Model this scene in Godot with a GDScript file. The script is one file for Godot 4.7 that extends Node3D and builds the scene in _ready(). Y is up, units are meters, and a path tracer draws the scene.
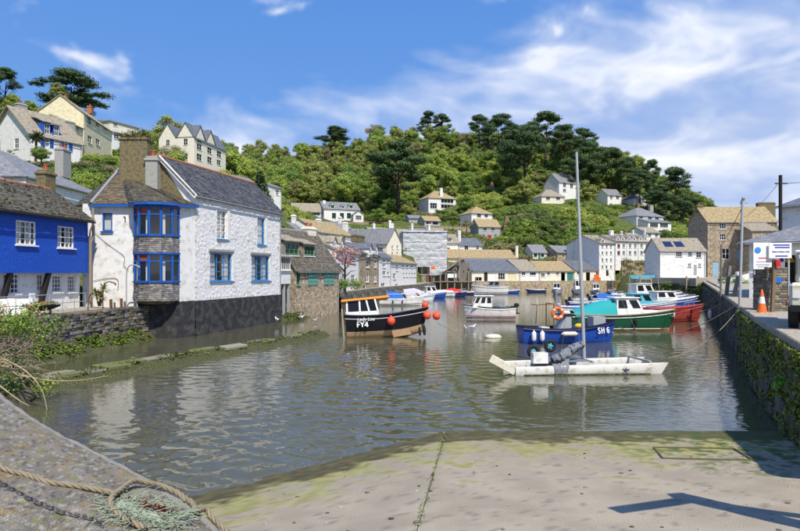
extends Node3D
# A small Cornish harbour at mid tide: slipway in front, cottages on the left, quay on the right, wooded hills behind.

var M := {}
var used := {}
var cache := {}
var rng := RandomNumberGenerator.new()
var hill_noise := FastNoiseLite.new()

class MB:
	var v := PackedVector3Array()
	var n := PackedVector3Array()
	var c := PackedColorArray()
	var ix := PackedInt32Array()
	var tint := Color(1, 1, 1)
	func vert(p: Vector3, nn: Vector3) -> int:
		v.append(p); n.append(nn); c.append(tint)
		return v.size() - 1
	func tri(a: Vector3, b: Vector3, d: Vector3):      # counter-clockwise seen from outside
		var nn := (b - a).cross(d - a).normalized()
		var i := vert(a, nn); vert(b, nn); vert(d, nn)
		ix.append(i); ix.append(i + 2); ix.append(i + 1)
	func quad(a: Vector3, b: Vector3, d: Vector3, e: Vector3):
		var nn := (d - a).cross(e - b).normalized()
		var i := vert(a, nn); vert(b, nn); vert(d, nn); vert(e, nn)
		ix.append_array(PackedInt32Array([i, i + 2, i + 1, i, i + 3, i + 2]))
	func box(mid: Vector3, size: Vector3, b := Basis()):
		var x := b.x * size.x * .5
		var y := b.y * size.y * .5
		var z := b.z * size.z * .5
		quad(mid - x - y + z, mid + x - y + z, mid + x + y + z, mid - x + y + z)
		quad(mid + x - y - z, mid - x - y - z, mid - x + y - z, mid + x + y - z)
		quad(mid + x - y + z, mid + x - y - z, mid + x + y - z, mid + x + y + z)
		quad(mid - x - y - z, mid - x - y + z, mid - x + y + z, mid - x + y - z)
		quad(mid - x + y + z, mid + x + y + z, mid + x + y - z, mid - x + y - z)
		quad(mid - x - y - z, mid + x - y - z, mid + x - y + z, mid - x - y + z)
	func bevel(mid: Vector3, size: Vector3, r: float, b := Basis()):   # box with chamfered edges
		var h := size * .5
		var q := []
		for s in [-1.0, 1.0]:
			for t in [-1.0, 1.0]:
				for u in [-1.0, 1.0]:
					q.append([Vector3(s * h.x, t * (h.y - r), u * (h.z - r)), Vector3(s * (h.x - r), t * h.y, u * (h.z - r)), Vector3(s * (h.x - r), t * (h.y - r), u * h.z)])
		var g := func(i, k): return mid + b * q[i][k]
		quad(g.call(4, 0), g.call(6, 0), g.call(7, 0), g.call(5, 0)); quad(g.call(0, 0), g.call(1, 0), g.call(3, 0), g.call(2, 0))
		quad(g.call(2, 1), g.call(3, 1), g.call(7, 1), g.call(6, 1)); quad(g.call(0, 1), g.call(4, 1), g.call(5, 1), g.call(1, 1))
		quad(g.call(1, 2), g.call(5, 2), g.call(7, 2), g.call(3, 2)); quad(g.call(0, 2), g.call(2, 2), g.call(6, 2), g.call(4, 2))
		quad(g.call(3, 1), g.call(3, 2), g.call(7, 2), g.call(7, 1)); quad(g.call(2, 2), g.call(2, 1), g.call(6, 1), g.call(6, 2))
		quad(g.call(1, 2), g.call(1, 1), g.call(5, 1), g.call(5, 2)); quad(g.call(0, 1), g.call(0, 2), g.call(4, 2), g.call(4, 1))
		quad(g.call(7, 0), g.call(6, 0), g.call(6, 1), g.call(7, 1)); quad(g.call(4, 0), g.call(5, 0), g.call(5, 1), g.call(4, 1))
		quad(g.call(2, 0), g.call(3, 0), g.call(3, 1), g.call(2, 1)); quad(g.call(1, 0), g.call(0, 0), g.call(0, 1), g.call(1, 1))
		quad(g.call(5, 0), g.call(7, 0), g.call(7, 2), g.call(5, 2)); quad(g.call(6, 0), g.call(4, 0), g.call(4, 2), g.call(6, 2))
		quad(g.call(3, 0), g.call(1, 0), g.call(1, 2), g.call(3, 2)); quad(g.call(0, 0), g.call(2, 0), g.call(2, 2), g.call(0, 2))
		tri(g.call(7, 0), g.call(7, 1), g.call(7, 2)); tri(g.call(6, 0), g.call(6, 2), g.call(6, 1)); tri(g.call(5, 0), g.call(5, 2), g.call(5, 1)); tri(g.call(4, 0), g.call(4, 1), g.call(4, 2))
		tri(g.call(3, 0), g.call(3, 2), g.call(3, 1)); tri(g.call(2, 0), g.call(2, 1), g.call(2, 2)); tri(g.call(1, 0), g.call(1, 1), g.call(1, 2)); tri(g.call(0, 0), g.call(0, 2), g.call(0, 1))
	func bar(a: Vector3, b: Vector3, w: float, h := -1.0):
		var f := b - a
		if f.length() < 1e-5: return
		var z := f.normalized()
		var x := (Vector3.UP if absf(z.y) < .95 else Vector3.RIGHT).cross(z).normalized()
		box((a + b) * .5, Vector3(w, h if h > 0 else w, f.length()), Basis(x, z.cross(x), z))
	func slab(a: Vector3, b: Vector3, d: Vector3, e: Vector3, t: float):   # a sheet with thickness below its counter-clockwise upper face
		var k := (d - a).cross(e - b).normalized() * -t
		quad(a, b, d, e); quad(e + k, d + k, b + k, a + k)
		quad(a + k, b + k, b, a); quad(b + k, d + k, d, b); quad(d + k, e + k, e, d); quad(e + k, a + k, a, e)
	func slab3(a: Vector3, b: Vector3, d: Vector3, t: float):
		var k := (b - a).cross(d - a).normalized() * -t
		tri(a, b, d); tri(d + k, b + k, a + k)
		quad(a + k, b + k, b, a); quad(b + k, d + k, d, b); quad(d + k, a + k, a, d)
	func grid(p: Array, flip := false, closed := false):   # p[i] = row of points, smooth
		var h: int = p.size()
		var w: int = p[0].size()
		var i0 := v.size()
		for i in h:
			for j in w:
				var du: Vector3 = p[i][(j + 1) % w if closed else mini(j + 1, w - 1)] - p[i][(j - 1 + w) % w if closed else maxi(j - 1, 0)]
				var dv: Vector3 = p[mini(i + 1, h - 1)][j] - p[maxi(i - 1, 0)][j]
				var nn := du.cross(dv).normalized()
				if nn.length() < .5: nn = Vector3.UP
				vert(p[i][j], -nn if flip else nn)
		for i in h - 1:
			for j in (w if closed else w - 1):
				var a := i0 + i * w + j
				var b := i0 + i * w + (j + 1) % w
				var d := b + w
				var e := a + w
				ix.append_array(PackedInt32Array([a, b, d, a, d, e]) if flip else PackedInt32Array([a, d, b, a, e, d]))
	func tube(pts: Array, r, sides := 8, cap := true):
		var rows := []
		var up := Vector3.UP
		for i in pts.size():
			var d: Vector3 = (pts[mini(i + 1, pts.size() - 1)] - pts[maxi(i - 1, 0)]).normalized()
			if i == 0: up = Vector3.RIGHT if absf(d.y) > .9 else Vector3.UP
			var x := up.cross(d).normalized()
			up = d.cross(x).normalized()
			var rr: float = r[i] if r is Array else r
			var row := []
			for k in sides:
				var a := TAU * k / sides
				row.append(pts[i] + x * cos(a) * rr + up * sin(a) * rr)
			rows.append(row)
		grid(rows, false, true)
		if cap:
			for e in [0, rows.size() - 1]:
				for k in range(1, sides - 1):
					if e == 0: tri(rows[e][0], rows[e][k + 1], rows[e][k])
					else: tri(rows[e][0], rows[e][k], rows[e][k + 1])
	func lathe(prof: Array, segs := 12, at := Vector3.ZERO, b := Basis()):   # prof of Vector2(radius, height), from the bottom up
		var rows := []
		for q in prof:
			var row := []
			for k in segs:
				var a := TAU * k / segs
				row.append(at + b * Vector3(cos(a) * q.x, q.y, sin(a) * q.x))
			rows.append(row)
		grid(rows, true, true)
	func ball(mid: Vector3, r: Vector3, segs := 12, rings := 8):
		var pr := []
		for i in rings + 1:
			var a := -PI / 2 + PI * i / rings
			pr.append(Vector2(maxf(cos(a), .001), sin(a)))
		lathe(pr, segs, mid, Basis.from_scale(r))
	func made() -> ArrayMesh:
		var m := ArrayMesh.new()
		if v.is_empty(): return m
		var a := []
		a.resize(Mesh.ARRAY_MAX)
		a[Mesh.ARRAY_VERTEX] = v; a[Mesh.ARRAY_NORMAL] = n; a[Mesh.ARRAY_COLOR] = c; a[Mesh.ARRAY_INDEX] = ix
		m.add_surface_from_arrays(Mesh.PRIMITIVE_TRIANGLES, a)
		return m

func put(m, called: String, mt: Material, parent: Node3D = self, at := Vector3.ZERO, b := Basis()) -> MeshInstance3D:
	var o := MeshInstance3D.new()
	o.mesh = m.made() if m is MB else m
	o.material_override = mt
	o.name = numbered(called) if parent == self else called
	parent.add_child(o, true)
	o.transform = Transform3D(b, at)
	return o

func numbered(called: String) -> String:
	var k: int = used.get(called, 0)
	used[called] = k + 1
	return called if k == 0 else "%s_%03d" % [called, k]

func tag(o: Node3D, label: String, category: String, group := "") -> Node3D:
	o.set_meta("label", label)
	o.set_meta("category", category)
	if group: o.set_meta("group", group)
	return o

func thing(called: String, label: String, category: String, at := Vector3.ZERO, turn := 0.0, group := "") -> Node3D:
	var o := Node3D.new()
	o.name = numbered(called)
	add_child(o, true)
	o.position = at
	o.rotation.y = turn
	return tag(o, label, category, group)

func structure(m, called: String, mt: Material, parent: Node3D = self) -> MeshInstance3D:
	var o := put(m, called, mt, parent)
	o.set_meta("kind", "structure")
	return o

func boxed(size: Vector3) -> BoxMesh:
	var k := "box%s" % size
	if not cache.has(k):
		var b := BoxMesh.new()
		b.size = size
		cache[k] = b
	return cache[k]

# ---------------------------------------------------------------- materials
func lin(r: float, g: float, b: float) -> Color:
	return Color(r, g, b).linear_to_srgb()

func ntex(kind: String, freq: float, stops: Array, seed := 1, size := 512, octaves := 4) -> NoiseTexture2D:
	var f := FastNoiseLite.new()
	f.seed = seed
	f.frequency = freq
	f.fractal_octaves = octaves
	if kind == "cell":
		f.noise_type = FastNoiseLite.TYPE_CELLULAR
		f.cellular_return_type = FastNoiseLite.RETURN_CELL_VALUE
		f.fractal_type = FastNoiseLite.FRACTAL_NONE
		f.domain_warp_enabled = true
		f.domain_warp_amplitude = 8.0
		f.domain_warp_frequency = .03
	elif kind == "stone":
		f.noise_type = FastNoiseLite.TYPE_CELLULAR
		f.cellular_return_type = FastNoiseLite.RETURN_DISTANCE2_SUB
		f.fractal_type = FastNoiseLite.FRACTAL_NONE
		f.domain_warp_enabled = true
		f.domain_warp_amplitude = 8.0
		f.domain_warp_frequency = .03
	else:
		f.noise_type = FastNoiseLite.TYPE_SIMPLEX_SMOOTH
		f.fractal_type = FastNoiseLite.FRACTAL_FBM
		f.fractal_gain = .6
	var t := NoiseTexture2D.new()
	t.width = size
	t.height = size
	t.seamless = true
	t.noise = f
	if stops:
		var g := Gradient.new()
		var off := PackedFloat32Array()
		var col := PackedColorArray()
		for s in stops:
			off.append(s[0]); col.append(s[1])
		g.offsets = off
		g.colors = col
		t.color_ramp = g
	return t

func grey(x: float) -> Color: return Color(x, x, x)

# tex metres per tile
func mat(key: String, col: Color, rough := .85, tex: Texture2D = null, tile := 4.0, bump: Texture2D = null, bump_cm := 1.0, vcol := false) -> StandardMaterial3D:
	var m := StandardMaterial3D.new()
	m.resource_name = key
	m.albedo_color = col
	m.roughness = rough
	m.metallic_specular = .4
	m.vertex_color_use_as_albedo = vcol
	if tex or bump:
		m.uv1_triplanar = true
		m.uv1_world_triplanar = true
		m.uv1_triplanar_sharpness = 6.0
		m.uv1_scale = Vector3.ONE / tile
	if tex: m.albedo_texture = tex
	if bump:
		m.heightmap_enabled = true
		m.heightmap_texture = bump
		m.heightmap_scale = bump_cm
	M[key] = m
	return m

func make_materials():
	var soft := ntex("fbm", .012, [[0, grey(.84)], [.35, grey(.93)], [.6, grey(.98)], [1, grey(1)]], 3)
	var grime := ntex("fbm", .02, [[0, Color(.80, .77, .72)], [.25, Color(.92, .91, .88)], [.42, Color(.985, .985, .98)], [1, Color(1, 1, 1)]], 9)
	var fine := ntex("fbm", .06, [[0, grey(.6)], [.5, grey(.9)], [1, grey(1)]], 5)
	var bump := ntex("fbm", .05, [], 7)
	var cellb := ntex("stone", .03, [[0, grey(0)], [.12, grey(.55)], [.4, grey(1)], [1, grey(1)]], 11)
	var rubble := ntex("cell", .03, [[0, Color(.48, .44, .38)], [.2, Color(.66, .60, .51)], [.4, Color(.56, .51, .45)], [.6, Color(.74, .67, .56)], [.8, Color(.61, .56, .49)], [1, Color(.78, .72, .63)]], 11)
	var rubble_grey := ntex("cell", .03, [[0, Color(.30, .29, .27)], [.25, Color(.46, .45, .41)], [.5, Color(.38, .36, .33)], [.75, Color(.55, .52, .47)], [1, Color(.62, .60, .55)]], 12)
	var slate := ntex("cell", .05, [[0, Color(.40, .41, .42)], [.3, Color(.52, .52, .53)], [.6, Color(.46, .47, .49)], [1, Color(.60, .60, .59)]], 14)
	var lichen := ntex("fbm", .02, [[0, Color(.46, .44, .41)], [.4, Color(.58, .54, .47)], [.52, Color(.64, .58, .48)], [.62, Color(.70, .61, .45)], [1, Color(.60, .56, .49)]], 15)
	var lichen_grey := ntex("fbm", .024, [[0, Color(.42, .41, .40)], [.4, Color(.54, .52, .48)], [.56, Color(.60, .57, .51)], [.68, Color(.66, .60, .47)], [1, Color(.56, .53, .48)]], 16)
	var mossy := ntex("fbm", .022, [[0, Color(.32, .31, .28)], [.38, Color(.43, .40, .34)], [.5, Color(.47, .44, .33)], [.62, Color(.52, .46, .30)], [1, Color(.48, .45, .38)]], 17)
	mat("white", lin(.80, .80, .79), .8, grime, 7.0, bump, .4)
	mat("white_clean", lin(.82, .82, .81), .6)
	mat("white_rubble", lin(.80, .80, .80), .8, grime, 9.0)
	mat("cream", lin(.78, .70, .46), .8, soft, 6.0)
	mat("cream_pale", lin(.80, .76, .64), .8, grime, 6.0)
	mat("yellow_wall", lin(.80, .74, .50), .8, soft, 6.0)
	mat("grey_render", lin(.38, .40, .42), .9, grime, 5.0, bump, .4)
	mat("blue_wall", Color(1, 1, 1), .65, ntex("fbm", .035, [[0, Color(.05, .22, .58)], [.3, Color(.08, .29, .68)], [.55, Color(.10, .32, .73)], [.76, Color(.13, .33, .79)], [.80, Color(.18, .37, .80)], [.83, Color(.5, .6, .8)], [1, Color(.66, .72, .82)]], 21, 1024, 6), 4.0, bump, .3)
	mat("blue_trim", lin(.016, .10, .40), .5)
	mat("sky_blue", lin(.05, .27, .62), .5)
	mat("teal", lin(.04, .22, .20), .55)
	mat("green_trim", lin(.05, .26, .16), .55)
	mat("green_shutter", lin(.13, .33, .27), .7, soft, 2.0)
	mat("rubble", Color(1, 1, 1), .9, rubble, 3.2, cellb, 3.0)
	mat("rubble_grey", Color(.95, .95, .93), .9, rubble_grey, 5.0, cellb, 3.0)
	mat("rubble_far", Color(.97, .97, .94), .9, rubble, 5.0)
	mat("pale_blue", lin(.28, .44, .58), .6)
	mat("slate", Color(1, 1, 1), .55, slate, 5.0)
	mat("slate_dark", Color(.82, .84, .88), .5, slate, 5.0)
	mat("lichen", Color(1.0, .98, .9), .9, lichen, 7.0)
	mat("lichen_grey", Color(1, 1, 1), .9, lichen_grey, 8.0)
	mat("slate_piece", Color(1, 1, 1), .6, fine, 1.5, null, 1.0, true)
	mat("stone_piece", Color(1, 1, 1), .9, fine, 1.2, bump, 1.5, true)
	mat("chimney_moss", Color(1, 1, 1), .95, mossy, 3.0, bump, 2.0)
	mat("chimney_grey", lin(.36, .36, .34), .9, grime, 3.0, bump, 1.0)
	mat("ridge_tile", lin(.42, .17, .08), .8, soft, 2.0)
	mat("lead", lin(.30, .31, .33), .6, soft, 2.0)
	mat("pot", lin(.38, .10, .05), .75)
	mat("black_tar", lin(.022, .023, .026), .75, ntex("fbm", .02, [[0, grey(.9)], [.5, grey(1)], [.64, Color(1, 1, 1)], [1, Color(1, 1, 1)]], 23), 4.0, cellb, 2.0)
	mat("tar_stone", Color(1, 1, 1), .85, ntex("fbm", .012, [[0, Color(.17, .17, .175)], [.5, Color(.22, .22, .23)], [.60, Color(.27, .27, .27)], [.68, Color(.32, .315, .31)], [.74, Color(.25, .25, .26)], [1, Color(.36, .36, .36)]], 24, 512, 6), 6.0, cellb, 1.0)
	mat("pane_dark", lin(.012, .014, .017), .06)  # opaque panes, near-black colour stands in for the unlit inside
	var gl := mat("glass", Color(.3, .34, .35, .07), .02)
	gl.transparency = BaseMaterial3D.TRANSPARENCY_ALPHA
	mat("plaster", lin(.45, .43, .39), .9)
	mat("curtain", lin(.72, .72, .70), .9)
	mat("orange_light", lin(.36, .07, .02), .4)
	mat("dark_wood", lin(.03, .025, .022), .8, fine, 1.0)
	mat("wood", lin(.24, .17, .10), .85, fine, 1.0)
	mat("grey_wood", lin(.26, .24, .21), .9, fine, 1.0)
	mat("pale_wood", lin(.42, .34, .23), .85, fine, 1.0)
	mat("metal", lin(.35, .36, .37), .45)
	M.metal.metallic = .7
	mat("galv", lin(.42, .44, .46), .5)
	mat("rust", lin(.20, .09, .05), .85, fine, .6)
	mat("black", lin(.012, .012, .013), .6)
	mat("rubber", lin(.02, .02, .02), .8)
	mat("concrete", Color(1, 1, 1), .92, ntex("fbm", .03, [[0, Color(.38, .36, .33)], [.4, Color(.56, .53, .48)], [.6, Color(.66, .63, .57)], [1, Color(.74, .71, .66)]], 31), 3.0, bump, .8)
	mat("coping", Color(1, 1, 1), .9, ntex("fbm", .03, [[0, Color(.46, .43, .38)], [.5, Color(.66, .62, .55)], [1, Color(.78, .74, .66)]], 32), 2.5, bump, .6)
	mat("tarmac", Color(1, 1, 1), .95, ntex("fbm", .05, [[0, Color(.54, .52, .48)], [.5, Color(.65, .62, .57)], [1, Color(.73, .70, .65)]], 33), 4.0, bump, .5)
	mat("slip", Color(1, 1, 1), .9, ntex("fbm", .09, [[0, grey(.5)], [.32, grey(.82)], [.5, grey(.92)], [.7, grey(1)], [1, grey(1)]], 34, 1024, 6), 1.7, ntex("fbm", .12, [], 36, 512, 5), .9, true)
	mat("shoulder", Color(1, 1, 1), .95, ntex("fbm", .08, [[0, grey(.5)], [.34, grey(.78)], [.5, grey(.9)], [.66, grey(1)], [1, grey(1)]], 35, 1024), 1.6, ntex("fbm", .09, [], 36), 1.3, true)
	mat("earth", Color(1, 1, 1), .97, ntex("fbm", .02, [[0, Color(.20, .22, .10)], [.4, Color(.30, .34, .15)], [.6, Color(.36, .40, .17)], [1, Color(.42, .38, .24)]], 37), 14.0)
	mat("rock", Color(1, 1, 1), .95, ntex("fbm", .03, [[0, Color(.34, .28, .23)], [.5, Color(.55, .46, .38)], [1, Color(.68, .60, .52)]], 38), 6.0, cellb, 12.0)
	mat("weed_rock", Color(1, 1, 1), .75, ntex("fbm", .05, [[0, Color(.20, .19, .15)], [.45, Color(.29, .27, .20)], [.56, Color(.36, .37, .19)], [.7, Color(.33, .40, .17)], [1, Color(.45, .44, .36)]], 39), 2.0, cellb, 5.0)
	mat("quay_stone", Color(1, 1, 1), .85, ntex("fbm", .04, [[0, Color(.10, .10, .08)], [.4, Color(.19, .18, .14)], [.55, Color(.24, .27, .12)], [.75, Color(.28, .34, .11)], [1, Color(.36, .34, .28)]], 40), 3.0, cellb, 5.0)
	mat("leaf", Color(1, 1, 1), .75, null, 1.0, null, 1.0, true)
	M.leaf.backlight = Color(.35, .42, .15)
	mat("needle", Color(1, 1, 1), .8, null, 1.0, null, 1.0, true)
	M.needle.backlight = Color(.10, .13, .06)
	mat("bark", lin(.10, .075, .055), .95, fine, 1.0)
	mat("pale_twig", lin(.36, .29, .20), .9)
	mat("rope", lin(.44, .37, .26), .95, ntex("fbm", .1, [[0, grey(.6)], [1, grey(1)]], 41), .3, null, 1.0, true)
	mat("net", lin(.30, .35, .26), .95)
	mat("chain", lin(.09, .085, .09), .6)
	mat("red_weed", lin(.16, .03, .02), .8)
	var scuff := ntex("fbm", .012, [[0, Color(.74, .71, .66)], [.3, Color(.91, .90, .88)], [.45, Color(.97, .968, .96)], [1, Color(1, 1, 1)]], 61, 512, 5)
	mat("gel_white", lin(.84, .84, .84), .35, scuff, 4.0)
	mat("gel_dirty", lin(.74, .74, .72), .45, scuff, 3.2)
	mat("gel_cream", lin(.70, .67, .56), .35, grime, 2.0)
	mat("hull_black", lin(.014, .015, .02), .35, fine, 1.2)
	mat("hull_navy", lin(.014, .03, .15), .4, scuff, 1.5)
	mat("hull_blue", lin(.016, .08, .45), .4, scuff, 1.5)
	mat("hull_green", lin(.014, .10, .055), .4, scuff, 1.5)
	mat("hull_red", lin(.38, .045, .045), .45, scuff, 1.5)
	mat("hull_teal", lin(.10, .42, .52), .4)
	mat("antifoul_tan", lin(.50, .34, .20), .8, grime, 1.5)
	mat("orange", lin(.80, .16, .03), .5)
	mat("orange_roof", lin(.80, .30, .04), .5)
	mat("buoy", lin(.85, .10, .05), .4)
	mat("teal_cover", lin(.02, .34, .36), .8)
	mat("lilac_cover", lin(.50, .48, .60), .8)
	mat("blue_cover", lin(.02, .12, .45), .8)
	mat("red_cover", lin(.60, .03, .03), .8)
	mat("grey_cover", lin(.20, .22, .26), .7, soft, 1.0)
	mat("grey_paint", lin(.34, .37, .40), .5)
	mat("plastic_sheet", lin(.52, .54, .57), .4, grime, 2.0)
	mat("yellow", lin(.80, .50, .02), .5)
	mat("red", lin(.55, .02, .02), .5)
	mat("pink", lin(.62, .25, .33), .6)
	mat("white_line", lin(.8, .8, .8), .6)
	mat("print_blue", lin(.03, .05, .35), .6)
	mat("plaque_blue", lin(.02, .14, .55), .5)
	mat("bin_green", lin(.015, .10, .05), .5)
	mat("solar", lin(.02, .03, .09), .15)
	mat("skin", lin(.55, .33, .24), .6)
	mat("cloth_blue", lin(.04, .06, .16), .9)
	mat("feather", lin(.8, .8, .8), .8)
	mat("mud", Color(1, 1, 1), .9, ntex("fbm", .03, [[0, Color(.16, .15, .10)], [1, Color(.26, .25, .16)]], 43), 5.0)
	var w := mat("water", Color(lin(.115, .113, .066), .74), .04, null, 1.0)
	w.transparency = BaseMaterial3D.TRANSPARENCY_ALPHA
	w.metallic_specular = .52
	var rp := ntex("fbm", .016, [], 52, 1024, 2)
	rp.as_normal_map = true
	rp.bump_strength = 3.0
	w.normal_enabled = true
	w.normal_texture = rp
	w.normal_scale = .3
	w.uv1_triplanar = true
	w.uv1_world_triplanar = true
	w.uv1_scale = Vector3(.11, .11, .3)

# ---------------------------------------------------------------- camera, sky, sun
func make_light():
	var cam := Camera3D.new()
	cam.name = "camera"
	cam.projection = Camera3D.PROJECTION_FRUSTUM
	cam.near = .1
	cam.far = 3000.0
	cam.size = .1 * 531.0 / 620.0
	cam.frustum_offset = Vector2(0, .1 * 7.5 / 620.0)
	add_child(cam)
	cam.position = Vector3(0, 4.1, 0)
	cam.current = true
	var sun := DirectionalLight3D.new()
	sun.name = "sun"
	add_child(sun)
	sun.look_at_from_position(Vector3(.30, 1.0, .70) * 100.0, Vector3.ZERO)
	sun.light_energy = 1.45
	sun.light_color = Color(1, .965, .9)
	sun.light_angular_distance = .5
	sun.shadow_enabled = true
	var e := Environment.new()
	e.background_mode = Environment.BG_SKY
	e.tonemap_mode = Environment.TONE_MAPPER_LINEAR
	e.tonemap_exposure = 1.18
	e.sdfgi_enabled = true
	e.ssao_enabled = true
	e.ssil_enabled = true
	var sky := Sky.new()
	var sm := PanoramaSkyMaterial.new()
	sm.panorama = ImageTexture.create_from_image(make_sky())
	sky.sky_material = sm
	e.sky = sky
	var w := WorldEnvironment.new()
	w.name = "world"
	w.environment = e
	add_child(w)

# Blue air with cirrus and a bank of thin cloud that stands low all round the horizon.
func make_sky() -> Image:
	var W := 2048
	var H := 1024
	var im := Image.create(W, H, false, Image.FORMAT_RGBF)
	var a := FastNoiseLite.new()
	a.seed = 4; a.frequency = 1.0; a.fractal_octaves = 6; a.fractal_gain = .58
	var b := FastNoiseLite.new()
	b.seed = 31; b.frequency = .8; b.fractal_octaves = 3
	for y in H:
		var el := PI * (.5 - (y + .5) / H)
		if el < -.02:
			im.fill_rect(Rect2i(0, y, W, H - y), Color(.30, .32, .33))
			break
		var se := sin(el)
		var t := pow(clampf(1.0 - se, 0, 1), 2.6)
		var air := Color(.055, .195, .58).lerp(Color(.22, .43, .80), t)
		for x in W:
			var az := TAU * (x + .5) / W
			var dir := Vector3(-sin(az) * cos(el), se, cos(az) * cos(el))
			# cirrus drawn out along the wind, and a soft veil that stands low all round
			var q := Vector3(dir.x * 1.6 + dir.y * 1.2, dir.y * 4.2 - dir.x * .5, dir.z * 1.6) * 1.7
			var wz := b.get_noise_3dv(q * .8 + Vector3(5, 1.5, 0))
			var d := a.get_noise_3dv(q + Vector3(wz, wz * .5, wz) * .55)
			var low := clampf((.335 + .12 * sin(az * 2.0) + .05 * wz + d * .14 - el) / .20, 0, 1)
			var wisp := smoothstep(.16, .56, d + wz * .28) * .85
			var cov := maxf(wisp, low * clampf(.84 + d * .4, 0, .95))
			var thick := clampf(d * 1.7 + .42, 0, 1)
			var cl := Color(.46, .54, .75).lerp(Color(.86, .88, .94), thick)
			im.set_pixel(x, y, air.lerp(cl, cov))
	return im

# ---------------------------------------------------------------- ground
var HARBOUR := PackedVector2Array([Vector2(-14,-9),Vector2(-16.5,-18),Vector2(-17.6,-26),Vector2(-16.9,-33),Vector2(-15.6,-38),Vector2(-13.9,-38.5),Vector2(-13.2,-40.3),Vector2(-10.0,-52.7),Vector2(-9.4,-56.5),Vector2(-6.2,-64.2),Vector2(-5.6,-70),Vector2(-4.2,-80),Vector2(-2.2,-91),Vector2(-0.5,-98),Vector2(4,-116),Vector2(5.5,-127),Vector2(9,-137),Vector2(16,-137.5),Vector2(27,-139),Vector2(41,-144),Vector2(49,-147),Vector2(52,-140),Vector2(46,-118),Vector2(41,-107),Vector2(44.5,-98),Vector2(45.5,-93),Vector2(24.5,-47),Vector2(16.5,-30),Vector2(12.5,-21.6),Vector2(9.2,-14.2),Vector2(7.4,-10),Vector2(6,-5),Vector2(6,3),Vector2(-14,3)])
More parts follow.
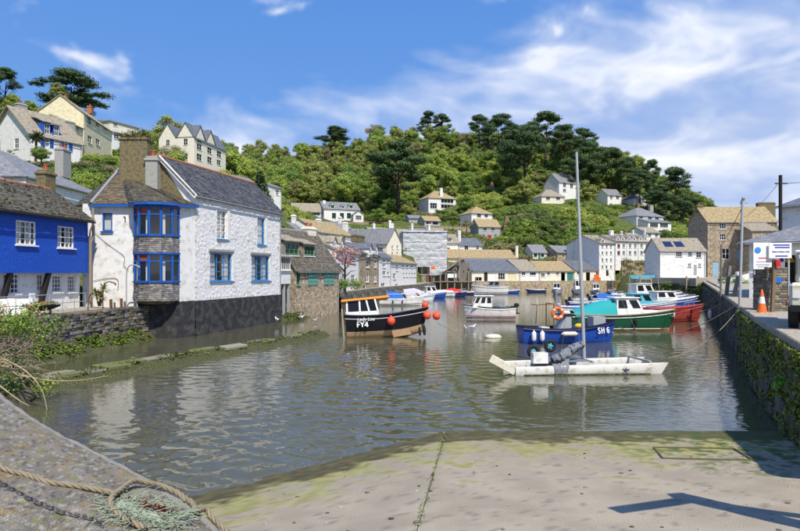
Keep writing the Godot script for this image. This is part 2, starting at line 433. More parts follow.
var GROUND := [[-28.4,-59.0,-0.2377],[-44.4,-58.9,0.2511],[-27.1,-46.5,-0.4638],[-37.9,-48.3,0.0633],[-45.6,-86.2,0.0327],[-56.5,-91.4,0.2485],[-51.4,-112.4,0.0241],[-61.7,-111.1,0.2001],[-57.9,-135.2,-0.3389],[-67.8,-139.9,0.1168],[-45.2,-157.4,-0.3573],[-57.5,-159.8,0.2796],[-17.7,-199.8,-0.0227],[-22.1,-209.8,0.1042],[-29.3,-196.1,0.0676],[-31.9,-207.8,0.1684],[15.5,-207.2,-0.1450],[11.3,-217.4,0.1319],[11.0,-186.2,-0.0211],[8.1,-193.6,0.0078],[26.0,-184.8,0.0644],[22.0,-193.9,0.2857],[26.4,-174.1,0.5591],[18.9,-150.8,-0.1013],[14.9,-158.9,0.3221],[55.4,-148.4,-0.2578],[49.4,-158.8,-0.3101],[58.9,-150.4,0.0002],[53.1,-160.9,0.0247],[62.5,-152.4,0.1520],[56.8,-162.9,0.2859],[78.2,-187.8,-0.0576],[72.9,-198.6,0.5642],[89.9,-226.2,-0.3511],[86.2,-235.5,0.1264],[79.6,-224.2,-0.1166],[76.4,-233.6,0.1987],[63.4,-223.9,-0.2316],[58.1,-233.5,0.1021],[54.0,-213.1,0.0824],[51.7,-222.8,0.2093],[-22.5,-232.0,-0.0335],[-33.9,-300.0,-0.1185],[-10.3,-320.0,-0.1477],[-48.4,-300.0,0.1306],[-63.2,-280.0,0.1240],[-50.0,-200.0,-0.0652],[16.1,-250.0,0.0249],[20.6,-320.0,-0.0757],[34.7,-215.0,-0.1979],[46.8,-290.0,0.1388],[34.5,-178.0,-0.4063],[40.2,-172.0,-0.0833],[38.7,-200.0,-0.1076],[67.1,-260.0,-0.1675],[80.0,-310.0,-0.1194],[64.5,-200.0,-0.4888],[60.3,-178.0,-0.1796],[90.3,-280.0,-0.0488],[104.5,-270.0,-0.0217],[117.4,-280.0,-0.1792],[117.4,-260.0,0.0183],[116.1,-240.0,0.2338],[113.5,-220.0,0.2867],[66.6,-172.0,-0.0868],[52.7,-172.0,0.1462],[67.7,-300.0,-0.0796],[16.6,-172.0,-0.5514],[2.9,-180.0,0.0559],[-5.3,-165.0,-0.1825],[-27.4,-170.0,0.0959],[-29.0,-150.0,0.2501],[0.0,-140.0,-0.1085],[4.7,-146.0,0.0882],[-90.3,-140.0,-0.0430],[-112.9,-140.0,0.1735],[-87.1,-150.0,0.0243],[-77.4,-160.0,-0.1290],[-71.3,-170.0,-0.1106],[-116.1,-180.0,-0.1228],[-88.7,-100.0,-0.1969],[-49.7,-140.0,0.1515],[-35.5,-110.0,-0.1036],[-36.3,-90.0,-0.0907],[-38.4,-140.0,-0.1021],[-42.8,-78.0,-0.0298],[-51.9,-70.0,-0.0911],[-28.4,-110.0,0.0462],[-18.9,-90.0,-0.3676],[-44.3,-98.0,-0.1698],[-23.0,-30.0,0.0871],[-24.0,-40.0,0.2743],[-20.0,-50.0,0.1662],[-18.0,-58.0,0.1546],[-14.0,-66.0,-0.0058],[-13.0,-76.0,0.1043],[-11.0,-86.0,0.2069],[-8.0,-96.0,0.1344],[-4.0,-108.0,0.0430],[0.0,-124.0,0.0942],[-32.0,-30.0,-0.1162],[-28.0,-15.0,0.0636],[-30.0,5.0,0.0830],[0.0,20.0,-0.0272],[30.0,10.0,-0.0181],[60.0,-20.0,0.0099],[30.0,-30.0,-0.0535],[40.0,-60.0,-0.0560],[60.0,-60.0,0.0361],[58.0,-80.0,0.0065],[48.0,-80.0,-0.0349],[90.0,-80.0,-0.0193],[60.0,-100.0,-0.0310],[75.0,-110.0,0.2266],[50.0,-120.0,0.0223],[62.0,-130.0,-0.1215],[100.0,-120.0,-0.2128],[45.0,-152.0,0.4601],[140.0,-200.0,-0.0566],[200.0,-100.0,-0.0315],[200.0,-300.0,0.1021],[-200.0,-50.0,-0.1094],[-250.0,-200.0,0.0236],[-120.0,-30.0,-0.1501],[-150.0,20.0,0.1146],[0.0,-420.0,-0.0460],[-150.0,-400.0,0.0627],[150.0,-400.0,0.0492],[0.0,100.0,-0.0072],[150.0,50.0,-0.0717]]          # x, z, height, weight of the hill surface
var GROUND_BASE := [24.670,-0.11686,-0.10187]

func hill(x: float, z: float) -> float:
	var h: float = GROUND_BASE[0] + GROUND_BASE[1] * x + GROUND_BASE[2] * z
	for g in GROUND:
		var dx: float = x - g[0]
		var dz: float = z - g[1]
		h += g[2] * sqrt(dx * dx + dz * dz + 9.0)
	h += hill_noise.get_noise_2d(x, z) * clampf((h - 4.0) * .22, 0, 2.5)
	return clampf(h, 2.0, 82.0)

func shore(x: float, z: float) -> float:     # distance to the harbour's edge, negative inside
	var p := Vector2(x, z)
	var d := 1e9
	for i in HARBOUR.size():
		var q := Geometry2D.get_closest_point_to_segment(p, HARBOUR[i], HARBOUR[(i + 1) % HARBOUR.size()])
		d = minf(d, p.distance_to(q))
	return -d if Geometry2D.is_point_in_polygon(p, HARBOUR) else d

func make_ground():
	hill_noise.seed = 8
	hill_noise.frequency = .02
	var xs := []
	var zs := []
	var x := -620.0
	while x < 620.0:
		xs.append(x)
		x += 3.0 if absf(x) < 200.0 else 20.0
	var z := 80.0
	while z > -700.0:
		zs.append(z)
		z -= 3.0 if z > -345.0 and z < 0.0 else 20.0
	var rows := []
	for zz in zs:
		var row := []
		for xx in xs:
			var s := 99.0
			if xx > -45 and xx < 75 and zz > -175: s = shore(xx, zz)
			row.append(Vector3(xx, -2.4 if s < 4.5 else hill(xx, zz), zz))
		rows.append(row)
	var mb := MB.new()
	mb.grid(rows)
	structure(mb, "hillside", M.earth)

# a strip of paving along part of the harbour's edge
func quay_strip(pts: Array, wide: float, y: float, called: String, mt: Material, thick := .5):
	var rows := [[], [], [], []]
	for i in pts.size():
		var d: Vector2 = (pts[mini(i + 1, pts.size() - 1)] - pts[maxi(i - 1, 0)]).normalized()
		var o := Vector2(-d.y, d.x)
		if wide < 0: o = -o
		var p: Vector2 = pts[i]
		var q: Vector2 = p + o * absf(wide)
		rows[0].append(Vector3(q.x, y - 5.0, q.y)); rows[1].append(Vector3(q.x, y, q.y)); rows[2].append(Vector3(p.x, y, p.y)); rows[3].append(Vector3(p.x, y - thick, p.y))
	var mb := MB.new()
	for r in 3:
		for i in pts.size() - 1:
			if wide > 0: mb.quad(rows[r][i], rows[r + 1][i], rows[r + 1][i + 1], rows[r][i + 1])
			else: mb.quad(rows[r + 1][i], rows[r][i], rows[r][i + 1], rows[r + 1][i + 1])
	return structure(mb, called, mt)

# uneven stones laid in courses on the upright face a -> b (outside is on the right of the way a -> b seen from above ... normal given by side)
func stone_courses(t: Node3D, pts: Array, y0: float, y1: float, side: float, sz: Vector2, tones: Array, parts_until: int, seed: int, called := "stone"):
	var r := RandomNumberGenerator.new()
	r.seed = seed
	var shapes := []
	for k in 6:
		var mb := MB.new()
		mb.bevel(Vector3.ZERO, Vector3(1, 1, 1), .12)
		for i in mb.v.size():
			var p: Vector3 = mb.v[i]
			mb.v[i] = p + Vector3(sin(p.y * 9.0 + k * 2.1), sin(p.x * 7.0 + k), sin(p.x * 5.0 + p.y * 6.0 + k)) * .035
		shapes.append(mb)
	var meshes := []
	for k in 6:
		for tn in tones:
			var mb := MB.new()
			mb.v = shapes[k].v; mb.n = shapes[k].n; mb.ix = shapes[k].ix
			var cc := PackedColorArray()
			cc.resize(mb.v.size())
			cc.fill(tn)
			mb.c = cc
			meshes.append(mb)
	var ready := meshes.map(func(m): return m.made())
	var rest := MB.new()
	var made := 0
	var y := y1
	while y > y0:
		var hh := sz.y * r.randf_range(.75, 1.3)
		for i in pts.size() - 1:
			var a: Vector2 = pts[i]
			var b: Vector2 = pts[i + 1]
			var d := (b - a).normalized()
			var o := Vector2(-d.y, d.x) * side
			var s := -r.randf() * .3
			while s < a.distance_to(b):
				var ww := sz.x * r.randf_range(.6, 1.5)
				var mid := a + d * (s + ww * .5) + o * r.randf_range(-.10, .02)
				var bs := Basis(Vector3(d.x, 0, d.y) * side, Vector3.UP, Vector3(o.x, 0, o.y))
				bs = bs.rotated(Vector3(o.x, 0, o.y), r.randf_range(-.03, .03))
				var sc := Vector3(ww * .95, hh * .92, .42)
				var k := r.randi() % meshes.size()
				var tr := bs * Basis.from_scale(sc)
				var at := Vector3(mid.x, y - hh * .5, mid.y)
				if made < parts_until:
					put(ready[k], called, M.stone_piece, t, at, tr)
					made += 1
				else:
					var m: MB = meshes[k]
					var i0 := rest.v.size()
					for q in m.v.size():
						rest.v.append(tr * m.v[q] + at); rest.n.append((bs * m.n[q]).normalized()); rest.c.append(m.c[q])
					for q in m.ix: rest.ix.append(q + i0)
				s += ww
		y -= hh
	if rest.v.size():
		var o := put(rest, called + "_courses", M.stone_piece, t)
		o.set_meta("kind", "stuff")
	# the core behind the stones
	var core := MB.new()
	for i in pts.size() - 1:
		var a: Vector2 = pts[i]
		var b: Vector2 = pts[i + 1]
		var d := (b - a).normalized()
		var o := Vector2(-d.y, d.x) * side
		core.bar(Vector3(a.x - o.x * .35, (y0 + y1) * .5, a.y - o.y * .35), Vector3(b.x - o.x * .35, (y0 + y1) * .5, b.y - o.y * .35), .6, y1 - y0 - .04)
	put(core, "mortar", M.weed_rock, t)

# ---------------------------------------------------------------- water
func make_water():
	var r := RandomNumberGenerator.new()
	r.seed = 77
	var wv := []
	for k in 42:
		var wl := .2 * pow(4.6, r.randf())
		var ang := r.randfn(0.0, .75) + .12
		wv.append([sin(ang) * TAU / wl, cos(ang) * TAU / wl, r.randf() * TAU, .0037 * pow(wl, 1.0) * r.randf_range(.5, 1.3), wl])
	var gust := FastNoiseLite.new()
	gust.seed = 5; gust.frequency = .045; gust.fractal_octaves = 3
	var mb := MB.new()
	var cols := 460
	var nrows := 0
	var z := -7.0
	var dz := .065
	while z > -170.0:
		var xl := -24.0 + z * .06
		var xr := 16.0 - z * .33
		var cell := maxf((xr - xl) / cols, dz)
		for j in cols + 1:
			var x := xl + (xr - xl) * j / cols
			var y := 0.0
			var sx := 0.0
			var sz := 0.0
			var g := clampf(.5 + gust.get_noise_2d(x * 1.3, z * .8) * 2.4, .1, 1.6)
			for w in wv:
				var lod: float = clampf((w[4] / cell - 2.0) / 2.0, 0, 1)
				if lod <= 0: continue
				var ph: float = w[0] * x + w[1] * z + w[2]
				var am: float = w[3] * lod * g
				y += am * sin(ph)
				var cs: float = am * cos(ph)
				sx += cs * w[0]
				sz += cs * w[1]
			mb.v.append(Vector3(x, y, z)); mb.n.append(Vector3(-sx, 1, -sz).normalized()); mb.c.append(Color(1, 1, 1))
		nrows += 1
		z -= dz
		dz = .065 - (z + 7.0) * .006
	for i in nrows - 1:
		for j in cols:
			var a := i * (cols + 1) + j
			var d := a + cols + 1
			mb.ix.append_array(PackedInt32Array([a, d, a + 1, a + 1, d, d + 1]))
	structure(mb, "water", M.water)
	var bed := MB.new()
	bed.quad(Vector3(-60, -1.9, -5), Vector3(90, -1.9, -5), Vector3(90, -1.9, -180), Vector3(-60, -1.9, -180))
	structure(bed, "harbour_bed", M.mud)

# ---------------------------------------------------------------- slipway and the concrete shoulder beside it
var blot := FastNoiseLite.new()

func slip_height(x: float, z: float) -> float:
	var h := (z + 16.1) * .098
	var hinge := .1 + (z + 7.0) * -.12
	if x < hinge: h += (x - hinge) * .105
	if h < 0: h *= 1.25
	return h

func make_slip():
	blot.seed = 19; blot.frequency = .9; blot.fractal_octaves = 5; blot.fractal_gain = .6
	var speck := FastNoiseLite.new()
	speck.seed = 3; speck.frequency = 7.0
	var halves := [MB.new(), MB.new()]
	for side in 2:
		var rows := []
		var cols := []
		var z := -4.0
		while z > -20.0:
			var hinge := .1 + (z + 7.0) * -.12
			var row := []
			var crow := []
			var x0 := -7.0 if side == 0 else hinge + .005
			var x1 := hinge - .005 if side == 0 else 12.5
			var nx := 70 if side == 0 else 130
			for j in nx + 1:
				var x := x0 + (x1 - x0) * j / nx
				var h := slip_height(x, z)
				var nz := blot.get_noise_2d(x * .8, z * .8)
				var n2 := blot.get_noise_2d(x * 2.6 + 40, z * 2.6)
				var y := h + nz * .012 + speck.get_noise_2d(x, z) * .003
				if (j == nx and side == 0) or (j == 0 and side == 1): y -= .012
				row.append(Vector3(x, y, z))
				# concrete, with algae where the tide has stood
				var c := Color(.40, .345, .26).lerp(Color(.49, .425, .325), clampf(nz * 1.6 + .5, 0, 1))
				if n2 < -.36: c = c.lerp(Color(.22, .19, .16), .6)
				var al := smoothstep(.0, .22, .40 - h + nz * .45 + n2 * .2)
				c = c.lerp(Color(.44, .42, .14).lerp(Color(.30, .29, .10), clampf(n2 * 1.5 + .5, 0, 1)), al * .88)
				var wet := smoothstep(.0, .07, .19 - h + nz * .12 + n2 * .08)
				c = c.lerp(Color(.15, .135, .055).lerp(Color(.085, .075, .04), clampf(n2 * 2.0 + .5, 0, 1)), wet)
				c = c.lerp(Color(.075, .125, .03), smoothstep(.0, .16, n2 + nz * .4) * smoothstep(5.0, 7.2, x + nz * 2.0) * smoothstep(.6, .4, h) * .9)
				crow.append(c)
			rows.append(row)
			cols.append(crow)
			z -= .085
		var mb: MB = halves[side]
		mb.grid(rows)
		var i := 0
		for cr in cols:
			for c in cr:
				mb.c[i] = c
				i += 1
	var s := structure(halves[1], "slipway", M.slip)
	put(halves[0], "sloping_slab", M.slip, s)
	# the groove between the slabs, with weed growing in it
	var gr := MB.new()
	gr.bar(Vector3(-.26, slip_height(-.26, -4) - .12, -4), Vector3(1.66, slip_height(1.6, -20) - .12, -20), .2, .1)
	put(gr, "joint", M.weed_rock, s)
	# a sunk hatch near the water, its rim a little proud of the concrete
	var c4 := [Vector2(5.6, -13.7), Vector2(7.3, -13.55), Vector2(7.0, -12.3), Vector2(5.3, -12.5)]
	var hf := MB.new()
	hf.tint = Color(.16, .15, .07)
	for q in 4:
		for k in 12:
			var p: Vector2 = c4[q].lerp(c4[(q + 1) % 4], k / 12.0)
			var e: Vector2 = c4[q].lerp(c4[(q + 1) % 4], (k + 1) / 12.0)
			hf.bar(Vector3(p.x, slip_height(p.x, p.y) + .012, p.y), Vector3(e.x, slip_height(e.x, e.y) + .012, e.y), .035, .03)
	put(hf, "hatch_frame", M.slip, s)
	# the weed that grows in the joint
	rng.seed = 33
	var jw := MB.new()
	for k in 170:
		var z := rng.randf_range(-16.0, -6.5)
		var x := .1 + (z + 7.0) * -.12 + rng.randfn() * .03
		jw.tint = [Color(.14, .20, .04), Color(.22, .22, .07), Color(.08, .09, .03)][rng.randi() % 3]
		leaf(jw, Vector3(x, slip_height(x, z) + .015, z), Vector3(rng.randfn() * .5, 1, rng.randfn() * .5).normalized(), .05, rng)
	var jo := put(jw, "joint_weed", M.leaf, s)
	jo.set_meta("kind", "stuff")
	# loose pebbles and scraps of weed
	var pb := MB.new()
	rng.seed = 12
	for k in 90:
		var x := rng.randf_range(-2.5, 7.5)
		var z := rng.randf_range(-13.2, -7.0)
		var sz := rng.randf_range(.008, .03)
		pb.tint = [Color(.16, .13, .1), Color(.3, .27, .23), Color(.08, .09, .04), Color(.5, .46, .4)][rng.randi() % 4]
		pb.ball(Vector3(x, slip_height(x, z) + sz * .2, z), Vector3(sz * rng.randf_range(1, 2), sz * .6, sz), 5, 3)
	put(pb, "pebbles", M.stone_piece).set_meta("kind", "stuff")
	tag(get_node("pebbles"), "scattered pebbles and scraps of weed on the concrete slipway", "pebbles")

func shoulder_point(u: float, w: float) -> Vector3:
	# u along the shoulder from far to near, w from its seaward edge inland
	var E := [Vector3(-9.6, 2.1, -14.0), Vector3(-7.0, 2.02, -10.9), Vector3(-5.3, 1.86, -9.3), Vector3(-4.15, 1.72, -8.45), Vector3(-3.3, 1.58, -7.9), Vector3(-2.62, 1.44, -7.42), Vector3(-2.05, 1.28, -7.0), Vector3(-1.5, 1.02, -6.55), Vector3(-.9, .78, -6.0)]
	var f := u * 8.0
	var i := clampi(int(f), 0, 7)
	var t := f - i
	var p0: Vector3 = E[maxi(i - 1, 0)]
	var p3: Vector3 = E[mini(i + 2, 8)]
	var p: Vector3 = E[i].cubic_interpolate(E[i + 1], p0, p3, t)
	var inland := p + Vector3(-1.6, .75 - u * .25, 4.8)
	var q := p.lerp(inland, w)
	q.y = lerpf(p.y, inland.y, 1.0 - pow(1.0 - w, 1.7)) - .05 * pow(1.0 - minf(w * 14.0, 1.0), 2.0)
	return q

func make_shoulder():
	var nz := FastNoiseLite.new()
	nz.seed = 6; nz.frequency = 2.2; nz.fractal_octaves = 5; nz.fractal_gain = .6
	var spots := FastNoiseLite.new()
	spots.seed = 16; spots.frequency = 3.2; spots.fractal_octaves = 3
	var rows := []
	var cols := []
	for i in 221:
		var row := []
		var crow := []
		var u := i / 220.0
		var e := shoulder_point(u, 0)
		for k in [-2.8, -1.6, -.8, -.35, -.12]:
			row.append(Vector3(e.x + .02, e.y + k, e.z - .02) + Vector3(.03, 0, -.02) * nz.get_noise_3d(e.x * 2.0, k * 3.0, e.z * 2.0) * 2.0)
			crow.append(Color(.12, .12, .08))
		for j in 111:
			var w := j / 110.0
			var p := shoulder_point(u, w)
			var a := nz.get_noise_2d(p.x, p.z)
			p.y += a * .03 + nz.get_noise_2d(p.x * 3.0, p.z * 3.0) * .008
			row.append(p)
			var sp := spots.get_noise_2d(p.x, p.z)
			var s2 := spots.get_noise_2d(p.x * 3.0 + 9.0, p.z * 3.0)
			var c := Color(.20, .18, .145).lerp(Color(.30, .27, .22), clampf(a * 1.4 + .5, 0, 1))
			if s2 > .36: c = Color(.42, .40, .36)
			if s2 < -.40: c = Color(.10, .09, .08)
			if sp > .34: c = c.lerp(Color(.34, .24, .09), .55)
			if sp < -.40: c = c.lerp(Color(.24, .26, .06), .6)
			if j < 4: c = c.lerp(Color(.50, .47, .42), .6)
			crow.append(c)
		rows.append(row)
		cols.append(crow)
	var t := thing("concrete_wall", "weathered grey concrete shoulder of the slipway with rope lying on it", "wall")
	var mb := MB.new()
	mb.grid(rows)
	var i := 0
	for cr in cols:
		for c in cr:
			mb.c[i] = c
			i += 1
	put(mb, "concrete_face", M.shoulder, t)
	# rope, chain and net lie on it
	var on := func(u: float, w: float, up: float) -> Vector3: return shoulder_point(u, w) + Vector3(0, up, 0)
	var rp := []
	for q in ROPE: rp.append(lay(q[0], q[1], .028))
	rope("mooring_rope", "long pale twisted rope lying across the concrete from the lower left", rp, .027)
	rp = []
	for q in LOOP: rp.append(lay(q[0], q[1], .055 + (q[2] if q.size() > 2 else 0.0)))
	rope("coiled_rope", "tan twisted rope looped round the green net on the concrete", rp, .03)
	var cp := []
	for q in CHAIN: cp.append(lay(q[0], q[1], .02))
	chain(cp)
	net()

# the height of the shoulder under a point given by x and z (search along it)
func lay(x: float, z: float, up: float) -> Vector3:
	var best := Vector3.ZERO
	var d := 1e9
	for i in 61:
		for j in 46:
			var p := shoulder_point(i / 60.0, j / 45.0)
			var e := (p.x - x) * (p.x - x) + (p.z - z) * (p.z - z)
			if e < d:
				d = e
				best = p
	if d > .08: return Vector3(x, maxf(slip_height(x, z), .0) + up, z)
	return Vector3(x, best.y + up, z)

func smooth(pts: Array, per: int) -> Array:
	var out := []
	for i in pts.size() - 1:
		for k in per:
			out.append(pts[i].cubic_interpolate(pts[i + 1], pts[maxi(i - 1, 0)], pts[mini(i + 2, pts.size() - 1)], float(k) / per))
	out.append(pts[-1])
	return out

func rope(called: String, label: String, pts: Array, r: float) -> Node3D:
	var t := thing(called, label, "rope")
	var path := smooth(pts, 22)
	var run := 0.0
	var strands := [[], [], []]
	for i in path.size():
		var d: Vector3 = (path[mini(i + 1, path.size() - 1)] - path[maxi(i - 1, 0)]).normalized()
		var x := Vector3.UP.cross(d).normalized()
		var y := d.cross(x)
		if i > 0: run += path[i].distance_to(path[i - 1])
		for k in 3:
			var a := run / (r * 5.5) * TAU / 1.6 + TAU * k / 3
			strands[k].append(path[i] + (x * cos(a) + y * sin(a)) * r * .55)
	for k in 3:
		var mb := MB.new()
		mb.tint = [Color(1, 1, 1), Color(.86, .86, .84), Color(1, .97, .9)][k]
		mb.tube(strands[k], r * .62, 6)
		put(mb, "strand", M.rope, t)
	return t

func chain(pts: Array):
	var t := thing("mooring_chain", "dark iron chain lying on the concrete below the long rope", "chain")
	var mb := MB.new()
	var ring := []
	for i in 13:
		var a := TAU * i / 12
		ring.append(Vector3(cos(a) * .022, 0, sin(a) * .022 + signf(sin(a)) * .018))
	mb.tube(ring, .008, 5, false)
	var link := mb.made()
	var path := smooth(pts, 40)
	var run := 0.0
	var k := 0
	for i in range(1, path.size()):
		run += path[i].distance_to(path[i - 1])
		if run > .064:
			run = 0.0
			var d: Vector3 = (path[i] - path[i - 1]).normalized()
			var x := Vector3.UP.cross(d).normalized()
			var b := Basis(x, d.cross(x), d)
			if k % 2: b = Basis(b.y, -b.x, b.z)
			put(link, "link", M.chain, t, path[i], b)
			k += 1

func net():
	var t := thing("fishing_net", "bundle of pale green fishing net inside the rope loop", "net")
	rng.seed = 44
	var mb := MB.new()
	for k in 260:
		var a := rng.randf() * TAU
		var r := sqrt(rng.randf())
		var x: float = NET[0] + cos(a) * r * NET[2]
		var z: float = NET[1] + sin(a) * r * NET[3]
		var p := lay(x, z, .02 + rng.randf() * .10 * (1.0 - r * .7))
		var pts := []
		var dir := rng.randf() * TAU
		for i in 9:
			dir += rng.randf_range(-.9, .9)
			pts.append(p)
			p = p + Vector3(cos(dir) * .05, rng.randf_range(-.015, .015), sin(dir) * .05)
		mb.tube(pts, rng.randf_range(.002, .006), 4, false)
	put(mb, "mesh_strands", M.net, t)
	var body := MB.new()
	for q in [[0.0, 0.0, .85], [.35, .1, .5], [-.4, -.05, .5]]:
		var rows := []
		for i in 9:
			var row := []
			for j in 16:
				var a := TAU * j / 16
				var rr: float = (1.0 - i / 8.0) * q[2] + .001
				var x: float = NET[0] + q[0] * NET[2] + cos(a) * rr * NET[2] * .8
				var z: float = NET[1] + q[1] * NET[3] + sin(a) * rr * NET[3] * .8
				row.append(lay(x, z, .01 + .08 * (1.0 - pow(1.0 - i / 8.0, 2.0)) + blot.get_noise_2d(x * 6.0, z * 6.0) * .03))
			rows.append(row)
		body.grid(rows, true, true)
	put(body, "bundle", M.net, t)
	var wd := thing("seaweed", "clump of dark red seaweed caught on the green net", "seaweed")
	var wm := MB.new()
	for k in 70:
		var p := lay(NET[0] + rng.randf_range(-.05, .28), NET[1] + rng.randf_range(-.16, .0), .10)
		var dir := rng.randf() * TAU
		var e := p + Vector3(cos(dir) * .06, rng.randf_range(-.01, .05), sin(dir) * .06)
		var s := Vector3(-sin(dir), .3, cos(dir)) * .012
		wm.quad(p - s, p + s, e + s, e - s)
	put(wm, "fronds", M.red_weed, wd)

# ---------------------------------------------------------------- houses
# In a house's own axes x runs along its front, y up and z towards whoever stands before it; the ground floor's left front corner is the origin.

# an upright face with openings; o + x * ax + y * UP, looking along nrm; holes are Rect2 in (x, y); deep is the depth of the reveals
func face(mb: MB, o: Vector3, ax: Vector3, nrm: Vector3, w: float, h: float, holes: Array, deep := .16, rough := 0.0, step := 99.0):
	var us := [0.0, w]
	var vs := [0.0, h]
	for q in holes:
		us.append_array([q.position.x, q.end.x])
		vs.append_array([q.position.y, q.end.y])
	if step < 50.0:
		for i in int(w / step): us.append((i + 1) * step)
		for i in int(h / step): vs.append((i + 1) * step)
	us.sort(); vs.sort()
	var uu := []
	var vv := []
	for a in us:
		if uu.is_empty() or a - uu[-1] > .012: uu.append(a)
	for a in vs:
		if vv.is_empty() or a - vv[-1] > .012: vv.append(a)
	var P := func(u: float, v: float) -> Vector3:
		var d := 0.0
		if rough > 0: d = rough * rubble_height(u + o.x * 3.0, v + o.z)
		return o + ax * u + Vector3.UP * v + nrm * d
	for i in uu.size() - 1:
		for j in vv.size() - 1:
			var mid := Vector2((uu[i] + uu[i + 1]) * .5, (vv[j] + vv[j + 1]) * .5)
			var open := false
			for q in holes:
				if q.has_point(mid): open = true
			if open: continue
			if ax.cross(Vector3.UP).dot(nrm) > 0: mb.quad(P.call(uu[i], vv[j]), P.call(uu[i + 1], vv[j]), P.call(uu[i + 1], vv[j + 1]), P.call(uu[i], vv[j + 1]))
			else: mb.quad(P.call(uu[i + 1], vv[j]), P.call(uu[i], vv[j]), P.call(uu[i], vv[j + 1]), P.call(uu[i + 1], vv[j + 1]))
	for q in holes:
		var b: Vector3 = o + ax * q.position.x + Vector3.UP * q.position.y
		var r: Vector3 = ax * q.size.x
		var u: Vector3 = Vector3.UP * q.size.y
		var k := nrm * -deep
		mb.quad(b, b + u, b + u + k, b + k); mb.quad(b + r + k, b + r + u + k, b + r + u, b + r)
		mb.quad(b + k, b + r + k, b + r, b); mb.quad(b + u, b + r + u, b + r + u + k, b + u + k)

var rub_a := FastNoiseLite.new()
func rubble_height(u: float, v: float) -> float:
	return clampf(rub_a.get_noise_2d(u, v * 1.25) + .9, 0, 1)

# frame with nx by ny panes, glazing bars, pane and sill; faces +z at the reveal's depth
func window(p: Node3D, at: Vector3, w: float, h: float, nx: int, ny: int, fm: Material, near := false, b := Basis(), sill: Material = null, curtain := 0, f := .07) -> Node3D:
	var key := "win%.2f,%.2f,%d,%d,%.2f,%s" % [w, h, nx, ny, f, near]
	if not cache.has(key):
		var mb := MB.new()
		mb.box(Vector3(f * .5, h * .5, 0), Vector3(f, h, .08)); mb.box(Vector3(w - f * .5, h * .5, 0), Vector3(f, h, .08))
		mb.box(Vector3(w * .5, f * .5, 0), Vector3(w - 2 * f, f, .08)); mb.box(Vector3(w * .5, h - f * .5, 0), Vector3(w - 2 * f, f, .08))
		var bw := .035 if near else .05
		for i in range(1, nx): mb.box(Vector3(w * i / nx, h * .5, 0), Vector3(bw, h - 2 * f, .05))
		for j in range(1, ny): mb.box(Vector3(w * .5, h * j / ny, .001), Vector3(w - 2 * f, bw, .046))
		cache[key] = mb.made()
	var o := put(cache[key], "window", fm, p, at, b)
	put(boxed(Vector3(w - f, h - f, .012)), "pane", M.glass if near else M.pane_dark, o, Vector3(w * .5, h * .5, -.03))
	if near:
		if curtain:
			for s in ([0, 1] if curtain == 2 else [0]):
				var cm := MB.new()
				var rows := [[], []]
				for i in 15:
					var x := w * (.04 + .30 * i / 14) if curtain == 2 else w * (.04 + .92 * i / 14)
					if s == 1: x = w - x
					rows[0].append(Vector3(x, .04, -.16 + .03 * sin(i * 1.9))); rows[1].append(Vector3(x, h - .04, -.16 + .02 * sin(i * 1.9 + .5)))
				cm.grid(rows, s == 1)
				put(cm, "curtain", M.curtain, o)
	if sill == null and w > .6: sill = M.white_clean
	if sill: put(boxed(Vector3(w + .16, .07, .2)), "sill", sill, o, Vector3(w * .5, -.035, .1))
	return o

func door(p: Node3D, at: Vector3, w: float, h: float, dm: Material, b := Basis()) -> Node3D:
	var mb := MB.new()
	mb.box(Vector3(w * .5, h * .5, 0), Vector3(w, h, .06))
	for q in [[.28, .27], [.72, .27], [.28, .72], [.72, .72]]:
		mb.bevel(Vector3(w * q[0], h * q[1], .03), Vector3(w * .32, h * .34, .05), .015)
	var o := put(mb, "door", dm, p, at, b)
	var k := MB.new()
	k.ball(Vector3(w * .88, h * .48, .08), Vector3(.04, .04, .04), 6, 4)
	put(k, "handle", M.metal, o)
	return o

func chimney(p: Node3D, at: Vector3, w: float, d: float, h: float, mt: Material, pots: int, b := Basis(), pot_mat: Material = null) -> Node3D:
	var mb := MB.new()
	mb.bevel(Vector3(0, h * .5, 0), Vector3(w, h, d), .03)
	mb.bevel(Vector3(0, h - .12, 0), Vector3(w + .14, .16, d + .14), .03)
	mb.bevel(Vector3(0, h + .05, 0), Vector3(w * .9, .14, d * .9), .04)
	var o := put(mb, "chimney", mt, p, at, b)
	for i in pots:
		var pm := MB.new()
		pm.lathe([Vector2(.15, 0), Vector2(.13, .1), Vector2(.12, .32), Vector2(.16, .36), Vector2(.16, .42), Vector2(.10, .43), Vector2(.10, .2)], 10)
		put(pm, "chimney_pot", pot_mat if pot_mat else M.pot, o, Vector3((i - (pots - 1) * .5) * w / maxf(pots, 1), h + .1, 0))
	return o

